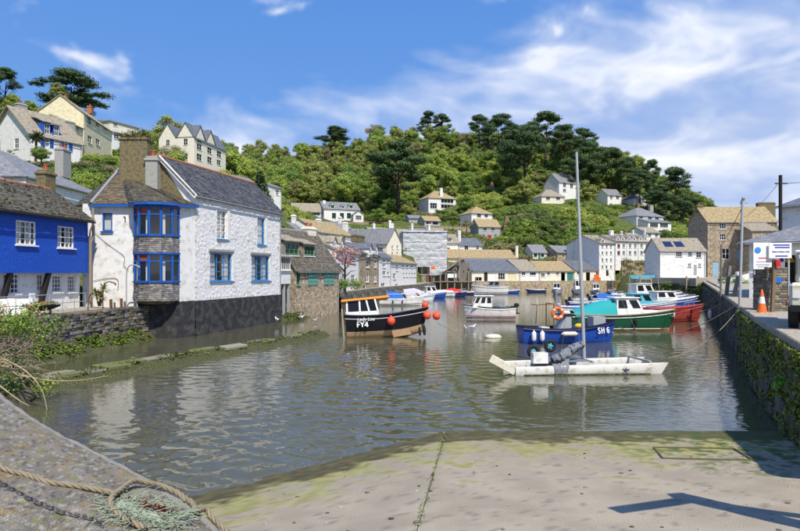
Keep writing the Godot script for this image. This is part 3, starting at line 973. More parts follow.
# lapped slates over a roof plane: a, b along the eaves, d, e along the top (e above a)
func slates(p: Node3D, a: Vector3, b: Vector3, d: Vector3, e: Vector3, sz: Vector2, tones: Array, seed: int, called := "slates"):
	var r := RandomNumberGenerator.new()
	r.seed = seed
	var nn := (b - a).cross(e - a).normalized() if a.distance_to(e) > .01 and (b - a).cross(e - a).length() > .01 else (b - a).cross(d - a).normalized()
	var mb := MB.new()
	var run := maxf(a.distance_to(e), b.distance_to(d))
	var rows := int(run / sz.y)
	for i in rows:
		var t0 := float(i) / rows
		var t1 := minf((i + 1.25) / rows, 1.0)
		var l0 := a.lerp(e, t0)
		var r0 := b.lerp(d, t0)
		var l1 := a.lerp(e, t1)
		var r1 := b.lerp(d, t1)
		var len := l0.distance_to(r0)
		if len < .05: continue
		var s := -r.randf() * sz.x
		while s < len:
			var ww := sz.x * r.randf_range(.8, 1.2)
			var f0 := clampf(s / len, 0, 1)
			var f1 := clampf((s + ww - .012) / len, 0, 1)
			s += ww
			if f1 - f0 < .001: continue
			mb.tint = tones[r.randi() % tones.size()] * r.randf_range(.82, 1.15)
			mb.tint.a = 1.0
			var lift := .028 + r.randf() * .022
			var drop := nn.cross((b - a).normalized()) * r.randf_range(-.012, .03) * -1.0
			var p0 := l0.lerp(r0, f0) + nn * lift + drop
			var p1 := l0.lerp(r0, f1) + nn * (lift + r.randf_range(-.006, .008)) + drop
			var p2 := l1.lerp(r1, f1) + nn * .006
			var p3 := l1.lerp(r1, f0) + nn * .006
			mb.quad(p0, p1, p2, p3)
			mb.quad(p0 - nn * lift, p1 - nn * lift, p1, p0)
	var o := put(mb, called, M.slate_piece, p)
	o.set_meta("kind", "stuff")
	return o

func frame_basis(a: Vector2, b: Vector2) -> Basis:
	var d := (b - a).normalized()
	var x := Vector3(d.x, 0, d.y)
	return Basis(x, Vector3.UP, x.cross(Vector3.UP))

const SLATE_TONES := [Color(.115, .12, .135), Color(.15, .155, .17), Color(.09, .095, .11), Color(.19, .19, .195)]
const OLD_TONES := [Color(.17, .155, .13), Color(.22, .20, .165), Color(.13, .12, .105), Color(.27, .235, .16), Color(.20, .18, .12)]
const BROWN_TONES := [Color(.25, .20, .135), Color(.21, .165, .115), Color(.30, .235, .13), Color(.17, .145, .11)]

# House from a record: n name, l label, a and b front corners on the ground (x, z), y ground, d depth, h wall, r rise of the roof, roof "x" (ridge along the front), "z" (gable to the front), "hip", "flat"
func house(q: Dictionary) -> Node3D:
	var a := Vector2(q.a[0], q.a[1])
	var b := Vector2(q.b[0], q.b[1])
	var w := a.distance_to(b)
	var d: float = q.d
	var h: float = q.h
	var r: float = q.get("r", 0.0)
	var t := thing(q.n, q.l, q.get("c", "house"), Vector3(a.x, q.y, a.y), 0.0, q.get("g", ""))
	t.basis = frame_basis(a, b)
	var wm: Material = M[q.get("wm", "white")]
	var rm: Material = M[q.get("rm", "slate")]
	var fm: Material = M[q.get("fm", "white_clean")]
	var near: bool = q.get("near", false)
	var fh := []
	var lh := []
	for k in q.get("win", []): fh.append(Rect2(k[0], k[1], k[2], k[3]))
	for k in q.get("door", []): fh.append(Rect2(k[0], k[1], k[2], k[3]))
	for k in q.get("lwin", []): lh.append(Rect2(k[0], k[1], k[2], k[3]))
	var mb := MB.new()
	face(mb, Vector3.ZERO, Vector3.RIGHT, Vector3.BACK, w, h, fh, .14, q.get("rough", 0.0), .105 if q.has("rough") else 99.0)
	face(mb, Vector3(0, 0, -d), Vector3.BACK, Vector3.LEFT, d, h, lh, .14)
	face(mb, Vector3(w, 0, 0), Vector3.FORWARD, Vector3.RIGHT, d, h, [])
	face(mb, Vector3(w, 0, -d), Vector3.LEFT, Vector3.FORWARD, w, h, [])
	var roof := MB.new()
	var ov: float = q.get("over", .28)
	var kind: String = q.get("roof", "x")
	var piles: int = q.get("piles", 1)
	var th := .14
	if kind == "x":
		for i in piles:
			var z0 := -d * i / piles
			var z1 := -d * (i + 1) / piles
			var zm := (z0 + z1) * .5
			mb.tri(Vector3(0, h, z1), Vector3(0, h, z0), Vector3(0, h + r, zm)); mb.tri(Vector3(w, h, z0), Vector3(w, h, z1), Vector3(w, h + r, zm))
			var k := r / (d / piles * .5)
			var o0 := ov if i == 0 else 0.0
			var o1 := ov if i == piles - 1 else 0.0
			var e := Vector3(0, th, 0)
			var og: float = q.get("og", .18)
			roof.slab(Vector3(-og, h - o0 * k, z0 + o0) + e, Vector3(w + og, h - o0 * k, z0 + o0) + e, Vector3(w + og, h + r, zm) + e, Vector3(-og, h + r, zm) + e, th)
			roof.slab(Vector3(w + og, h - o1 * k, z1 - o1) + e, Vector3(-og, h - o1 * k, z1 - o1) + e, Vector3(-og, h + r, zm) + e, Vector3(w + og, h + r, zm) + e, th)
			if near and i == 0:
				slates(t, Vector3(-og, h - o0 * k, z0 + o0) + e, Vector3(w + og, h - o0 * k, z0 + o0) + e, Vector3(w + og, h + r, zm) + e, Vector3(-og, h + r, zm) + e, Vector2(.27, .2), q.get("tones", SLATE_TONES), 5)
			if q.has("ridge"):
				var rd := MB.new()
				rd.tube([Vector3(-og, h + r + th, zm), Vector3(w + og, h + r + th, zm)], .11, 8)
				put(rd, "ridge_tiles", M[q.ridge], t)
	elif kind == "z":
		mb.tri(Vector3(0, h, 0), Vector3(w, h, 0), Vector3(w * .5, h + r, 0)); mb.tri(Vector3(w, h, -d), Vector3(0, h, -d), Vector3(w * .5, h + r, -d))
		var k := r / (w * .5)
		var e := Vector3(0, th, 0)
		roof.slab(Vector3(-ov, h - ov * k, -d - .1) + e, Vector3(-ov, h - ov * k, .2) + e, Vector3(w * .5, h + r, .2) + e, Vector3(w * .5, h + r, -d - .1) + e, th)
		roof.slab(Vector3(w + ov, h - ov * k, .2) + e, Vector3(w + ov, h - ov * k, -d - .1) + e, Vector3(w * .5, h + r, -d - .1) + e, Vector3(w * .5, h + r, .2) + e, th)
	elif kind == "hip":
		var s: float = minf(d, w) * .5 * q.get("hipf", 1.0)
		var k := r / (d * .5)
		var e := Vector3(0, th, 0)
		var A := Vector3(-ov, h - ov * k, ov) + e
		var B := Vector3(w + ov, h - ov * k, ov) + e
		var C := Vector3(w + ov, h - ov * k, -d - ov) + e
		var D := Vector3(-ov, h - ov * k, -d - ov) + e
		var R0 := Vector3(minf(s, w * .49), h + r, -d * .5) + e
		var R1 := Vector3(w - minf(s, w * .49), h + r, -d * .5) + e
		roof.slab(A, B, R1, R0, th); roof.slab3(B, C, R1, th); roof.slab(C, D, R0, R1, th); roof.slab3(D, A, R0, th)
	elif kind == "lean":
		var e := Vector3(0, th, 0)
		mb.tri(Vector3(0, h, -d), Vector3(0, h, 0), Vector3(0, h + r, -d)); mb.tri(Vector3(w, h, 0), Vector3(w, h, -d), Vector3(w, h + r, -d))
		roof.slab(Vector3(-ov, h - ov * r / d, ov) + e, Vector3(w + ov, h - ov * r / d, ov) + e, Vector3(w + ov, h + r, -d) + e, Vector3(-ov, h + r, -d) + e, th)
	else:
		roof.box(Vector3(w * .5, h + .1, -d * .5), Vector3(w + ov * 2, .2, d + ov * 2))
	put(mb, "wall", wm, t)
	var ro := put(roof, "roof", rm, t)
	# gables set across the front
	for g in q.get("gables", []):
		var x0: float = g[0]
		var x1: float = g[1]
		var xm := (x0 + x1) * .5
		var gb := MB.new()
		gb.tri(Vector3(x0, h - .02, .01), Vector3(x1, h - .02, .01), Vector3(xm, h + g[2], .01))
		put(gb, "gable", wm, t)
		var gr := MB.new()
		var e := Vector3(0, .12, 0)
		gr.slab(Vector3(x0 - .2, h - .1, -d * .5) + e, Vector3(x0 - .2, h - .1, .25) + e, Vector3(xm, h + g[2], .25) + e, Vector3(xm, h + g[2], -d * .5) + e, .12)
		gr.slab(Vector3(x1 + .2, h - .1, .25) + e, Vector3(x1 + .2, h - .1, -d * .5) + e, Vector3(xm, h + g[2], -d * .5) + e, Vector3(xm, h + g[2], .25) + e, .12)
		put(gr, "gable_roof", rm, t)
	for k in q.get("win", []):
		window(t, Vector3(k[0], k[1], -.09), k[2], k[3], k[4] if k.size() > 4 else 2, k[5] if k.size() > 5 else 2, M[k[6]] if k.size() > 6 else fm, near, Basis(), M[q.sill] if q.has("sill") else null, k[7] if k.size() > 7 else 0)
	for k in q.get("lwin", []):
		window(t, Vector3(.09, k[1], -d + k[0]), k[2], k[3], 2, 2, fm, false, Basis(Vector3.UP, -PI / 2))
	for k in q.get("door", []):
		if k.size() > 4 and k[4] == "open": continue
		door(t, Vector3(k[0], k[1], -.1), k[2], k[3], M[k[4]] if k.size() > 4 else M.dark_wood)
	for k in q.get("shutter", []):
		var sm := MB.new()
		sm.box(Vector3(k[2] * .5, k[3] * .5, .03), Vector3(k[2], k[3], .05))
		for i in 5: sm.box(Vector3(k[2] * .5, k[3] * (i + .5) / 5, .065), Vector3(k[2] * .8, k[3] * .1, .03))
		put(sm, "shutter", M[k[4]], t, Vector3(k[0], k[1], 0))
	# chimneys: x along, z back, width, depth, foot above the ground, height, pots, material
	for k in q.get("chim", []):
		chimney(ro, Vector3(k[0], k[4], -k[1]), k[2], k[3], k[5], M[k[7]] if k.size() > 7 else M.white, k[6])
	# dormers: x, y of sill, width, height
	for k in q.get("dorm", []):
		dormer(t, ro, q, k, d, h, r)
	if q.get("gutter", true) and kind in ["x", "hip"]:
		var gm := MB.new()
		var yy := h - ov * r / (d / piles * .5) + .04
		gm.tube([Vector3(-.1, yy, ov + .06), Vector3(w + .1, yy, ov + .06)], .055, 6)
		gm.tube([Vector3(w - .2, yy, ov + .04), Vector3(w - .2, yy - .25, .06), Vector3(w - .2, .2, .06)], .045, 6)
		put(gm, "gutter", M[q.get("gm", "lead")], t)
	return t

func dormer(t: Node3D, ro: Node3D, q: Dictionary, k: Array, d: float, h: float, r: float):
	var x: float = k[0]
	var y: float = k[1]
	var w: float = k[2]
	var hh: float = k[3]
	var dm: Material = M[k[4]]
	var fm: Material = M[k[5]]
	var slope: float = r / (d * .5 / q.get("piles", 1))
	var zf: float = -(y - h) / slope + .12
	var back: float = -(y + hh + .25 - h) / slope - .3
	var mb := MB.new()
	face(mb, Vector3(x - .12, y - .35, zf), Vector3.RIGHT, Vector3.BACK, w + .24, hh + .5, [Rect2(.12, .4, w, hh - .05)], .1)
	mb.quad(Vector3(x - .12, y - .4, back), Vector3(x - .12, y - .4, zf), Vector3(x - .12, y + hh + .15, zf), Vector3(x - .12, y + hh + .15, back))
	mb.quad(Vector3(x + w + .12, y - .4, zf), Vector3(x + w + .12, y - .4, back), Vector3(x + w + .12, y + hh + .15, back), Vector3(x + w + .12, y + hh + .15, zf))
	var o := put(mb, "dormer", dm, t)
	var rf := MB.new()
	var flat: bool = k.size() > 6 and k[6] == "flat"
	if flat: rf.slab(Vector3(x - .3, y + hh + .2, zf + .3), Vector3(x + w + .3, y + hh + .2, zf + .3), Vector3(x + w + .3, y + hh + .2 + .55 * (zf - back), back - .4), Vector3(x - .3, y + hh + .2 + .55 * (zf - back), back - .4), .1)
	else:
		var xm := x + w * .5
		var pk := y + hh + .15 + w * .38
		mb = MB.new()
		mb.tri(Vector3(x - .12, y + hh + .15, zf), Vector3(x + w + .12, y + hh + .15, zf), Vector3(xm, pk, zf))
		put(mb, "dormer_gable", dm, o)
		rf.slab(Vector3(x - .28, y + hh + .08, back - w * .6), Vector3(x - .28, y + hh + .08, zf + .15), Vector3(xm, pk + .08, zf + .15), Vector3(xm, pk + .08, back - w * .6), .08)
		rf.slab(Vector3(x + w + .28, y + hh + .08, zf + .15), Vector3(x + w + .28, y + hh + .08, back - w * .6), Vector3(xm, pk + .08, back - w * .6), Vector3(xm, pk + .08, zf + .15), .08)
	put(rf, "dormer_roof", M[q.get("rm", "slate")], o)
	window(o, Vector3(x, y + .05, zf - .06), w, hh - .05, 3 if w > 1.2 else 2, 2, fm, q.get("near", false))

func make_houses():
	rub_a.seed = 2
	rub_a.noise_type = FastNoiseLite.TYPE_CELLULAR
	rub_a.cellular_return_type = FastNoiseLite.RETURN_DISTANCE2_SUB
	rub_a.frequency = 2.7
	rub_a.fractal_type = FastNoiseLite.FRACTAL_NONE
	for q in HOUSES:
		var t := house(q)
		if "solar panels" in q.l:
			for k in 2:
				var pm := MB.new()
				var s: float = q.r / (q.d * .5)
				var x0 := 1.3 + k * 2.0
				pm.slab(Vector3(x0, q.h + .9 * s + .2, -.9), Vector3(x0 + 1.5, q.h + .9 * s + .2, -.9), Vector3(x0 + 1.5, q.h + 2.4 * s + .2, -2.4), Vector3(x0, q.h + 2.4 * s + .2, -2.4), .05)
				put(pm, "solar_panel", M.solar, t)

var HOUSES := [
	{"n":"cottage","l":"stone cottage with green shutters and two green dormers standing in the water","a":[-9.48,-56.5],"b":[-6.3,-64.0],"y":-1.32,"d":5.5,"h":5.83,"r":3.65,"roof":"x","wm":"rubble","rm":"lichen_grey","win":[[0.12,4.32,0.59,1.4299999999999997,2,2,"green_trim"]],"shutter":[[2.07,4.23,0.83,1.56,"green_shutter"],[2.96,4.22,0.86,1.59,"green_shutter"],[5.07,4.23,0.97,1.54,"green_shutter"],[6.11,4.21,0.98,1.56,"green_shutter"]],"chim":[[7.03,2.9,1.45,0.9,8.73,1.34,2,"cream_pale"]],"dorm":[[-0.58,6.98,2.21,1.19,"lichen_grey","green_trim","flat"],[2.71,7.01,1.78,1.01,"lichen_grey","green_trim","flat"]],"near":true,"tones":OLD_TONES,"sill":"lead","ridge":"lead"},
	{"n":"terraced_house","l":"white waterfront house with brown lichened roof behind the pink blossom tree","a":[-7.01,-69.0],"b":[-5.29,-80.0],"y":-1.9,"d":6,"h":8.51,"r":1.55,"roof":"x","wm":"white","rm":"lichen_grey","win":[[1.79,7.28,1.89,0.58,2,2],[4.41,7.32,1.77,0.6,2,2],[6.96,7.25,2.17,0.62,2,2],[2.25,4.84,1.91,0.93,2,2],[6.7,4.77,2.16,0.99,2,2]],"chim":[[14.13,3,0.81,0.65,10.31,0.74,0,"chimney_moss"]],"dorm":[[1.11,8.98,1.61,0.46,"white","white_clean"],[4.41,9.0,1.77,0.48,"white","white_clean"]]},
	{"n":"terraced_house","l":"brown stone waterfront house with dark slate roof next to the white slate-topped house","a":[-5.19,-80.5],"b":[-3.16,-91.0],"y":-2.41,"d":7,"h":9.17,"r":1.59,"roof":"x","wm":"rubble_far","rm":"slate_dark","win":[[3.19,7.25,1.69,1.02,2,2],[7.85,7.29,1.56,1.08,2,2],[3.19,5.28,1.69,1.09,2,2],[7.85,5.21,1.56,1.15,2,2],[1.56,3.43,1.62,1.47,1,1]],"chim":[[13.7,3.5,1.68,0.9,10.47,1.68,0,"chimney_moss"],[10.18,3.5,1.03,0.82,11.06,1.03,0,"chimney_moss"]],"dorm":[[3.19,9.03,1.69,0.68,"white","white_clean"],[7.85,9.17,1.88,0.65,"white","white_clean"]]},
	{"n":"terraced_house","l":"narrow white waterfront house with dark slate-hung top floor and balcony","a":[-3.1,-91.5],"b":[-1.5,-98.0],"y":-2.59,"d":5,"h":9.12,"r":1.72,"roof":"x","wm":"white","rm":"slate_dark","win":[[1.94,8.29,1.73,0.53,2,2],[4.56,8.33,1.52,0.47,2,2],[1.94,7.53,1.73,0.46,2,2],[1.94,6.31,2.02,0.68,2,2],[4.56,6.3,1.52,0.55,2,2],[1.1,4.27,2.28,0.91,2,2]],"dorm":[[0.82,9.77,1.69,0.6,"slate_dark","white_clean","flat"],[3.38,9.86,2.08,0.54,"slate_dark","white_clean","flat"]]},
	{"n":"terraced_house","l":"long white waterfront house with low lichened roof and rows of little windows","a":[-1.51,-98.5],"b":[3.14,-118.0],"y":-2.71,"d":7,"h":8.56,"r":1.51,"roof":"x","wm":"white","rm":"lichen","win":[[7.99,7.76,1.75,0.52,2,2],[11.07,7.77,1.77,0.52,2,2],[15.0,7.77,1.9,0.51,2,2],[8.74,6.21,1.38,0.61,2,2],[11.07,6.19,1.44,0.62,2,2],[13.49,6.18,1.51,0.63,2,2],[15.6,6.17,1.56,0.65,2,2],[17.78,6.15,1.62,0.66,2,2],[3.67,7.23,1.4,0.91,2,2],[1.64,5.83,2.03,0.9,2,2],[2.98,4.34,2.09,0.66,2,2]]},
	{"n":"cottage","l":"pale yellow gabled house behind the long white waterfront house","a":[-2.47,-118.0],"b":[0.3,-122.0],"y":4.19,"d":12,"h":5.62,"r":2.9,"roof":"z","wm":"cream_pale","rm":"slate","win":[[1.48,4.53,0.67,0.67,2,2],[3.15,4.59,0.68,0.68,2,2],[1.48,3.38,0.67,0.58,2,2],[3.15,3.42,0.68,0.58,2,2]]},
	{"n":"cottage","l":"white gabled cottage with slate roof left of the long brown roof","a":[-16.62,-92.0],"b":[-14.15,-102.0],"y":-0.27,"d":7,"h":10.15,"r":2.34,"roof":"x","wm":"white","rm":"slate","win":[[6.29,9.46,1.23,0.6099999999999995,2,2],[8.15,9.56,1.28,0.5099999999999999,2,2]],"chim":[[10.11,3.5,0.75,0.6,12.48,1.41,0,"white"]]},
	{"n":"cottage","l":"white cottage with long brown mossy roof above the waterfront terrace","a":[-13.59,-104.0],"b":[-8.89,-116.0],"y":-0.05,"d":8,"h":11.03,"r":2.38,"roof":"x","wm":"white","rm":"lichen","win":[[2.47,10.01,1.09,0.86,2,2],[5.05,10.06,1.14,0.88,2,2],[8.14,10.12,1.2,0.8300000000000002,2,2]],"chim":[[7.08,4,0.9,0.72,12.29,1.54,0,"white"],[15.6,4,0.58,0.5,13.64,1.35,0,"white"],[15.89,3,0.97,0.77,11.7,2.13,1,"white"]]},
	{"n":"cottage","l":"slate-roofed cottage with white chimney pot between the brown roof and yellow gable","a":[-8.94,-132.0],"b":[-5.4,-134.0],"y":1.72,"d":7,"h":10.15,"r":1.77,"roof":"x","wm":"white","rm":"slate","win":[[0.95,8.8,0.71,0.86,2,2],[2.62,8.84,0.72,0.86,2,2]],"chim":[[5.3,3,0.55,0.5,11.68,1.55,1,"white"]]},
	{"n":"cottage","l":"stone cottage with grey lichened roof left of the plastic-wrapped building","a":[-1.68,-149.0],"b":[3.17,-151.0],"y":4.19,"d":7,"h":8.09,"r":2.58,"roof":"x","wm":"rubble_far","rm":"lichen_grey","win":[[1.04,6.67,0.78,0.96,2,2],[3.13,6.7,0.79,0.97,2,2]],"chim":[[1.0,3,0.61,0.5,9.73,2.21,1,"white"],[6.27,3,0.5,0.5,9.86,2.24,1,"white"]]},
	{"n":"cottage","l":"slate-roofed white cottage above the long brown mossy roof","a":[-15.13,-134.0],"b":[-10.61,-137.0],"y":5.58,"d":7,"h":8.03,"r":1.76,"roof":"x","wm":"white","rm":"slate","win":[[0.97,6.77,0.73,0.87,2,2],[3.43,6.86,0.75,0.88,2,2]]},
	{"n":"cottage","l":"grey cottage with brown roof between white chimneys and the yellow gable","a":[-6.32,-140.0],"b":[-2.06,-142.0],"y":4.29,"d":6,"h":8.16,"r":2.08,"roof":"x","wm":"cream_pale","rm":"lichen_grey","win":[[0.98,6.84,0.74,0.91,2,2]],"chim":[[5.75,3,0.59,0.5,9.87,2.11,1,"white"]]},
	{"n":"garden_wall","l":"long stone garden wall on the terrace below the white hillside cottage","a":[1.48,-184.0],"b":[21.0,-186.0],"y":14.86,"d":1.0,"h":3.04,"r":0,"c":"wall","roof":"flat","wm":"rubble_far","rm":"rubble_far","over":0.05},
	{"n":"garden_wall","l":"stone garden wall under the hillside villa","a":[-25.13,-190.0],"b":[-2.48,-192.0],"y":16.66,"d":1.0,"h":2.92,"r":0,"c":"wall","roof":"flat","wm":"rubble_far","rm":"rubble_far","over":0.05},
	{"n":"garden_shed","l":"small blue-grey shed roof beside the huge middle pine","a":[2.79,-192.0],"b":[6.54,-193.0],"y":18.2,"d":4,"h":2.93,"r":1.0,"c":"shed","roof":"x","wm":"grey_render","rm":"slate"},
	{"n":"cottage","l":"little white cottage with grey roof in front of the long brown mossy roof","a":[-17.56,-110.0],"b":[-15.15,-116.0],"y":0.05,"d":6,"h":9.19,"r":1.57,"roof":"x","wm":"white","rm":"slate","win":[[1.38,8.19,1.05,0.72,2,2],[3.87,8.28,1.1,0.74,2,2]]},
	{"n":"cottage","l":"narrow white cottage wedged behind the brown stone waterfront house","a":[-9.4,-124.0],"b":[-6.76,-127.0],"y":0.3,"d":6,"h":9.6,"r":1.5,"roof":"x","wm":"white","rm":"lichen_grey","win":[[1.12,8.44,0.85,0.81,2,2]],"chim":[[6.77,3,0.42,0.5,10.78,1.48,1,"white"]]},
	{"n":"cottage","l":"white cottage with slate roof just above the plastic-wrapped building","a":[3.61,-160.0],"b":[7.84,-162.0],"y":7.07,"d":6,"h":6.84,"r":1.81,"roof":"x","wm":"white","rm":"slate","win":[[0.87,5.58,0.87,0.91,2,2],[2.91,5.62,0.88,0.91,2,2]],"chim":[[5.96,3,0.53,0.5,8.23,1.73,1,"white"]]},
	{"n":"cottage","l":"cream cottage with brown roof between garden wall and white dormered house","a":[8.3,-166.0],"b":[12.74,-168.0],"y":8.13,"d":6,"h":6.41,"r":1.74,"roof":"x","wm":"cream_pale","rm":"lichen_grey","win":[[0.9,5.1,0.91,0.94,2,2],[3.03,5.15,0.92,0.95,2,2]]},
	{"n":"cottage","l":"white-walled house with grey hipped slate roof and tall white chimney behind blue house","a":[-31.37,-52.0],"b":[-31.51,-66.0],"y":6.06,"d":13,"h":6.13,"r":3.39,"roof":"hip","wm":"white","rm":"slate","chim":[[13.39,4,1.63,0.9,8.05,3.0,2,"chimney_grey"]],"hipf":0.9},
	{"n":"cottage","l":"dark-roofed cottage at the far left below the blue-shuttered house","a":[-30.52,-44.0],"b":[-29.52,-50.0],"y":5.28,"d":8,"h":5.14,"r":1.75,"roof":"x","wm":"white","rm":"slate"},
	{"n":"villa","l":"white villa with bright blue shutters and lichened roof on the left hill","a":[-49.99,-84.0],"b":[-46.67,-91.0],"y":17.82,"d":9,"h":5.18,"r":4.18,"roof":"x","wm":"white","rm":"lichen_grey","win":[[2.08,3.79,0.59,1.3099999999999996,2,2],[4.95,3.74,0.55,1.14,2,2]],"shutter":[[1.42,3.67,0.58,1.38,"blue_trim"],[2.74,3.77,0.52,1.4,"blue_trim"],[4.41,3.64,0.46,1.21,"blue_trim"],[5.65,3.72,0.56,1.15,"blue_trim"]],"chim":[[2.55,6,1.43,0.9,6.5,3.94,1,"chimney_grey"],[8.61,4,1.51,0.9,6.34,2.71,0,"chimney_grey"]],"dorm":[[2.23,5.64,0.74,1.46,"blue_trim","white_clean","flat"],[3.64,5.64,0.69,1.41,"blue_trim","white_clean","flat"]],"lwin":[[1.5,3.4,0.9,1.4],[5.5,3.4,0.9,1.4]],"og":0.5},
	{"n":"villa","l":"pale yellow gabled villa with white balcony on the left hill","a":[-53.52,-105.0],"b":[-55.28,-119.0],"y":22.93,"d":7.4,"h":8.27,"r":2.92,"roof":"x","wm":"yellow_wall","rm":"lichen_grey","win":[[1.58,6.92,1.86,1.2699999999999996,2,2],[5.62,7.32,1.75,0.8699999999999993,2,2],[9.44,7.67,1.88,0.5199999999999997,2,2],[1.81,3.76,1.87,1.22,2,2],[5.62,4.2,2.01,1.08,2,2]],"chim":[[5.27,5,0.88,0.71,11.22,1.06,1,"ridge_tile"],[17.11,5,1.17,0.9,12.29,1.37,1,"ridge_tile"]],"lwin":[[3.2,4.4,1.0,1.5]],"gm":"white_clean"},
	{"n":"annexe","l":"small pale yellow annexe with low roof between villa and white chimney","a":[-52.64,-98.0],"b":[-52.66,-103.0],"y":21.54,"d":5,"h":6.5,"r":1.02,"roof":"x","wm":"yellow_wall","rm":"lichen","win":[[2.91,5.78,0.95,0.6399999999999998,2,2],[2.59,4.09,1.11,0.98,2,2]]},
	{"n":"villa","l":"cream flat-roofed villa with big teal window at the top of the left hill","a":[-62.21,-133.0],"b":[-58.94,-140.0],"y":31.92,"d":8,"h":4.79,"r":0,"roof":"flat","wm":"cream_pale","rm":"lead","win":[[0.89,4.02,1.03,0.6900000000000005,2,2]]},
	{"n":"annexe","l":"white flat-roofed annexe below the cream flat-roofed villa","a":[-58.0,-124.0],"b":[-56.84,-127.0],"y":27.5,"d":5,"h":4.9,"r":0,"roof":"flat","wm":"white","rm":"lead","win":[[1.01,3.73,1.29,1.01,2,2]]},
	{"n":"villa","l":"large cream house with four dark slate gables on the left hill","a":[-49.72,-150.0],"b":[-46.59,-166.0],"y":26.71,"d":9.5,"h":10.29,"r":3.62,"roof":"x","wm":"cream_pale","rm":"slate_dark","win":[[1.18,9.45,2.41,0.7599999999999999,2,2],[1.18,7.61,2.41,1.47,2,2],[1.18,5.03,2.41,1.6,2,2],[6.33,10.0,2.32,0.20999999999999913,2,2],[6.33,7.72,2.32,1.52,2,2],[6.33,5.3,2.32,1.52,2,2],[11.3,7.75,2.46,1.57,2,2],[11.3,5.63,2.19,1.31,2,2]],"piles":2,"gables":[[0.1,5.1,3.4],[5.3,10.3,3.4]],"lwin":[[1.8,5.0,1.1,1.5],[1.9,8.4,1.0,1.5],[6.6,4.8,1.1,1.6],[6.6,8.4,1.1,1.6]]},
	{"n":"cottage","l":"white cottage half hidden by trees behind the grey slate roof","a":[-33.31,-118.0],"b":[-28.49,-128.0],"y":13.75,"d":7,"h":7.85,"r":2.17,"roof":"x","wm":"white","rm":"slate","win":[[3.7,6.26,1.03,1.18,2,2]]},
	{"n":"cottage","l":"tall narrow white house beside the dark spiky tree behind white rubble house","a":[-24.39,-120.0],"b":[-23.32,-122.0],"y":12.26,"d":5,"h":8.48,"r":0.89,"roof":"x","wm":"white","rm":"slate","win":[[0.6,7.05,0.91,0.98,2,2]]},
	{"n":"villa","l":"white villa with two dark arched dormers and green veranda in the hillside garden","a":[-24.52,-200.0],"b":[-13.23,-205.0],"y":19.04,"d":8,"h":5.87,"r":2.64,"roof":"x","wm":"white","rm":"slate","win":[[2.69,2.77,1.36,1.79,2,2,"green_trim"],[5.41,2.86,1.37,1.8,2,2,"green_trim"],[7.82,2.95,1.39,1.8,2,2,"green_trim"]],"chim":[[0.91,3,0.98,0.79,6.69,1.97,0,"white"]],"dorm":[[2.35,6.06,1.19,1.17,"white","green_trim"],[8.86,6.34,1.22,1.18,"white","green_trim"],[6.1,6.21,0.86,0.92,"white","green_trim"]]},
	{"n":"porch","l":"white gabled porch at the right end of the hillside villa","a":[-14.77,-197.0],"b":[-11.66,-198.0],"y":18.78,"d":4,"h":3.91,"r":1.16,"c":"porch","roof":"z","wm":"white","rm":"slate","win":[[0.65,2.36,1.96,1.27,4,2]]},
	{"n":"bungalow","l":"long grey-roofed bungalow behind bare trees left of the hillside villa","a":[-34.49,-198.0],"b":[-25.48,-200.0],"y":19.98,"d":9,"h":3.76,"r":3.16,"roof":"x","wm":"white","rm":"lichen_grey","win":[[6.02,2.63,2.88,0.97,3,1]]},
	{"n":"cottage","l":"white hillside cottage with chimney and glazed front high above the harbour","a":[9.56,-208.0],"b":[19.15,-212.0],"y":23.4,"d":8,"h":6.03,"r":2.76,"roof":"hip","wm":"white","rm":"lichen","win":[[0.56,2.41,2.61,1.85,3,2],[4.67,4.49,4.75,1.36,4,1],[4.67,2.62,4.75,1.36,4,1]],"chim":[[5.17,1.0,1.02,0.82,6.55,2.89,0,"white"]]},
	{"n":"shed","l":"open brown-roofed timber shed on the terrace below the white hillside cottage","a":[7.43,-188.0],"b":[12.41,-190.0],"y":16.5,"d":5,"h":3.52,"r":1.52,"c":"shed","roof":"x","wm":"grey_render","rm":"lichen","win":[[0.5,2.34,1.67,0.91,1,1],[2.67,2.26,2.02,1.07,1,1]]},
	{"n":"house","l":"white hip-roofed house with golden lichened roof above the grey slate house","a":[21.45,-186.0],"b":[28.2,-189.0],"y":15.6,"d":7,"h":6.5,"r":2.3,"roof":"hip","wm":"white","rm":"lichen","win":[[1.91,5.24,1.4,1.1799999999999997,2,2],[4.54,5.34,1.24,1.08,2,2],[1.21,2.95,0.87,1.2,2,2]]},
	{"n":"house","l":"grey slate-hung house with golden roof on the hillside","a":[22.28,-176.0],"b":[28.85,-178.0],"y":10.62,"d":6,"h":6.68,"r":2.32,"roof":"x","wm":"grey_render","rm":"lichen","win":[[1.39,5.45,1.24,1.0,2,2],[3.88,5.5,1.25,1.0,2,2],[1.08,3.16,0.93,1.28,2,2],[4.82,3.36,0.94,1.15,2,2]],"door":[[2.79,2.05,1.25,2.28,"red"]]},
	{"n":"house","l":"white house with blue slate roof and white chimney behind the fish market","a":[14.59,-152.0],"b":[20.62,-155.0],"y":3.53,"d":6,"h":7.43,"r":1.83,"roof":"x","wm":"white","rm":"slate_dark","win":[[1.44,6.24,1.16,1.1099999999999994,2,2],[4.81,6.42,0.89,0.9299999999999998,2,2]],"chim":[[0.8,1.5,0.74,0.59,8.25,2.73,0,"white"]]},
	{"n":"house","l":"white house with dormer beside the plastic-wrapped building","a":[9.86,-151.0],"b":[14.46,-152.0],"y":3.51,"d":6,"h":7.9,"r":2.28,"roof":"x","wm":"white","rm":"lichen_grey","win":[[1.65,5.72,0.76,1.1,2,2]],"dorm":[[1.39,8.16,1.53,0.86,"white","white_clean","flat"]]},
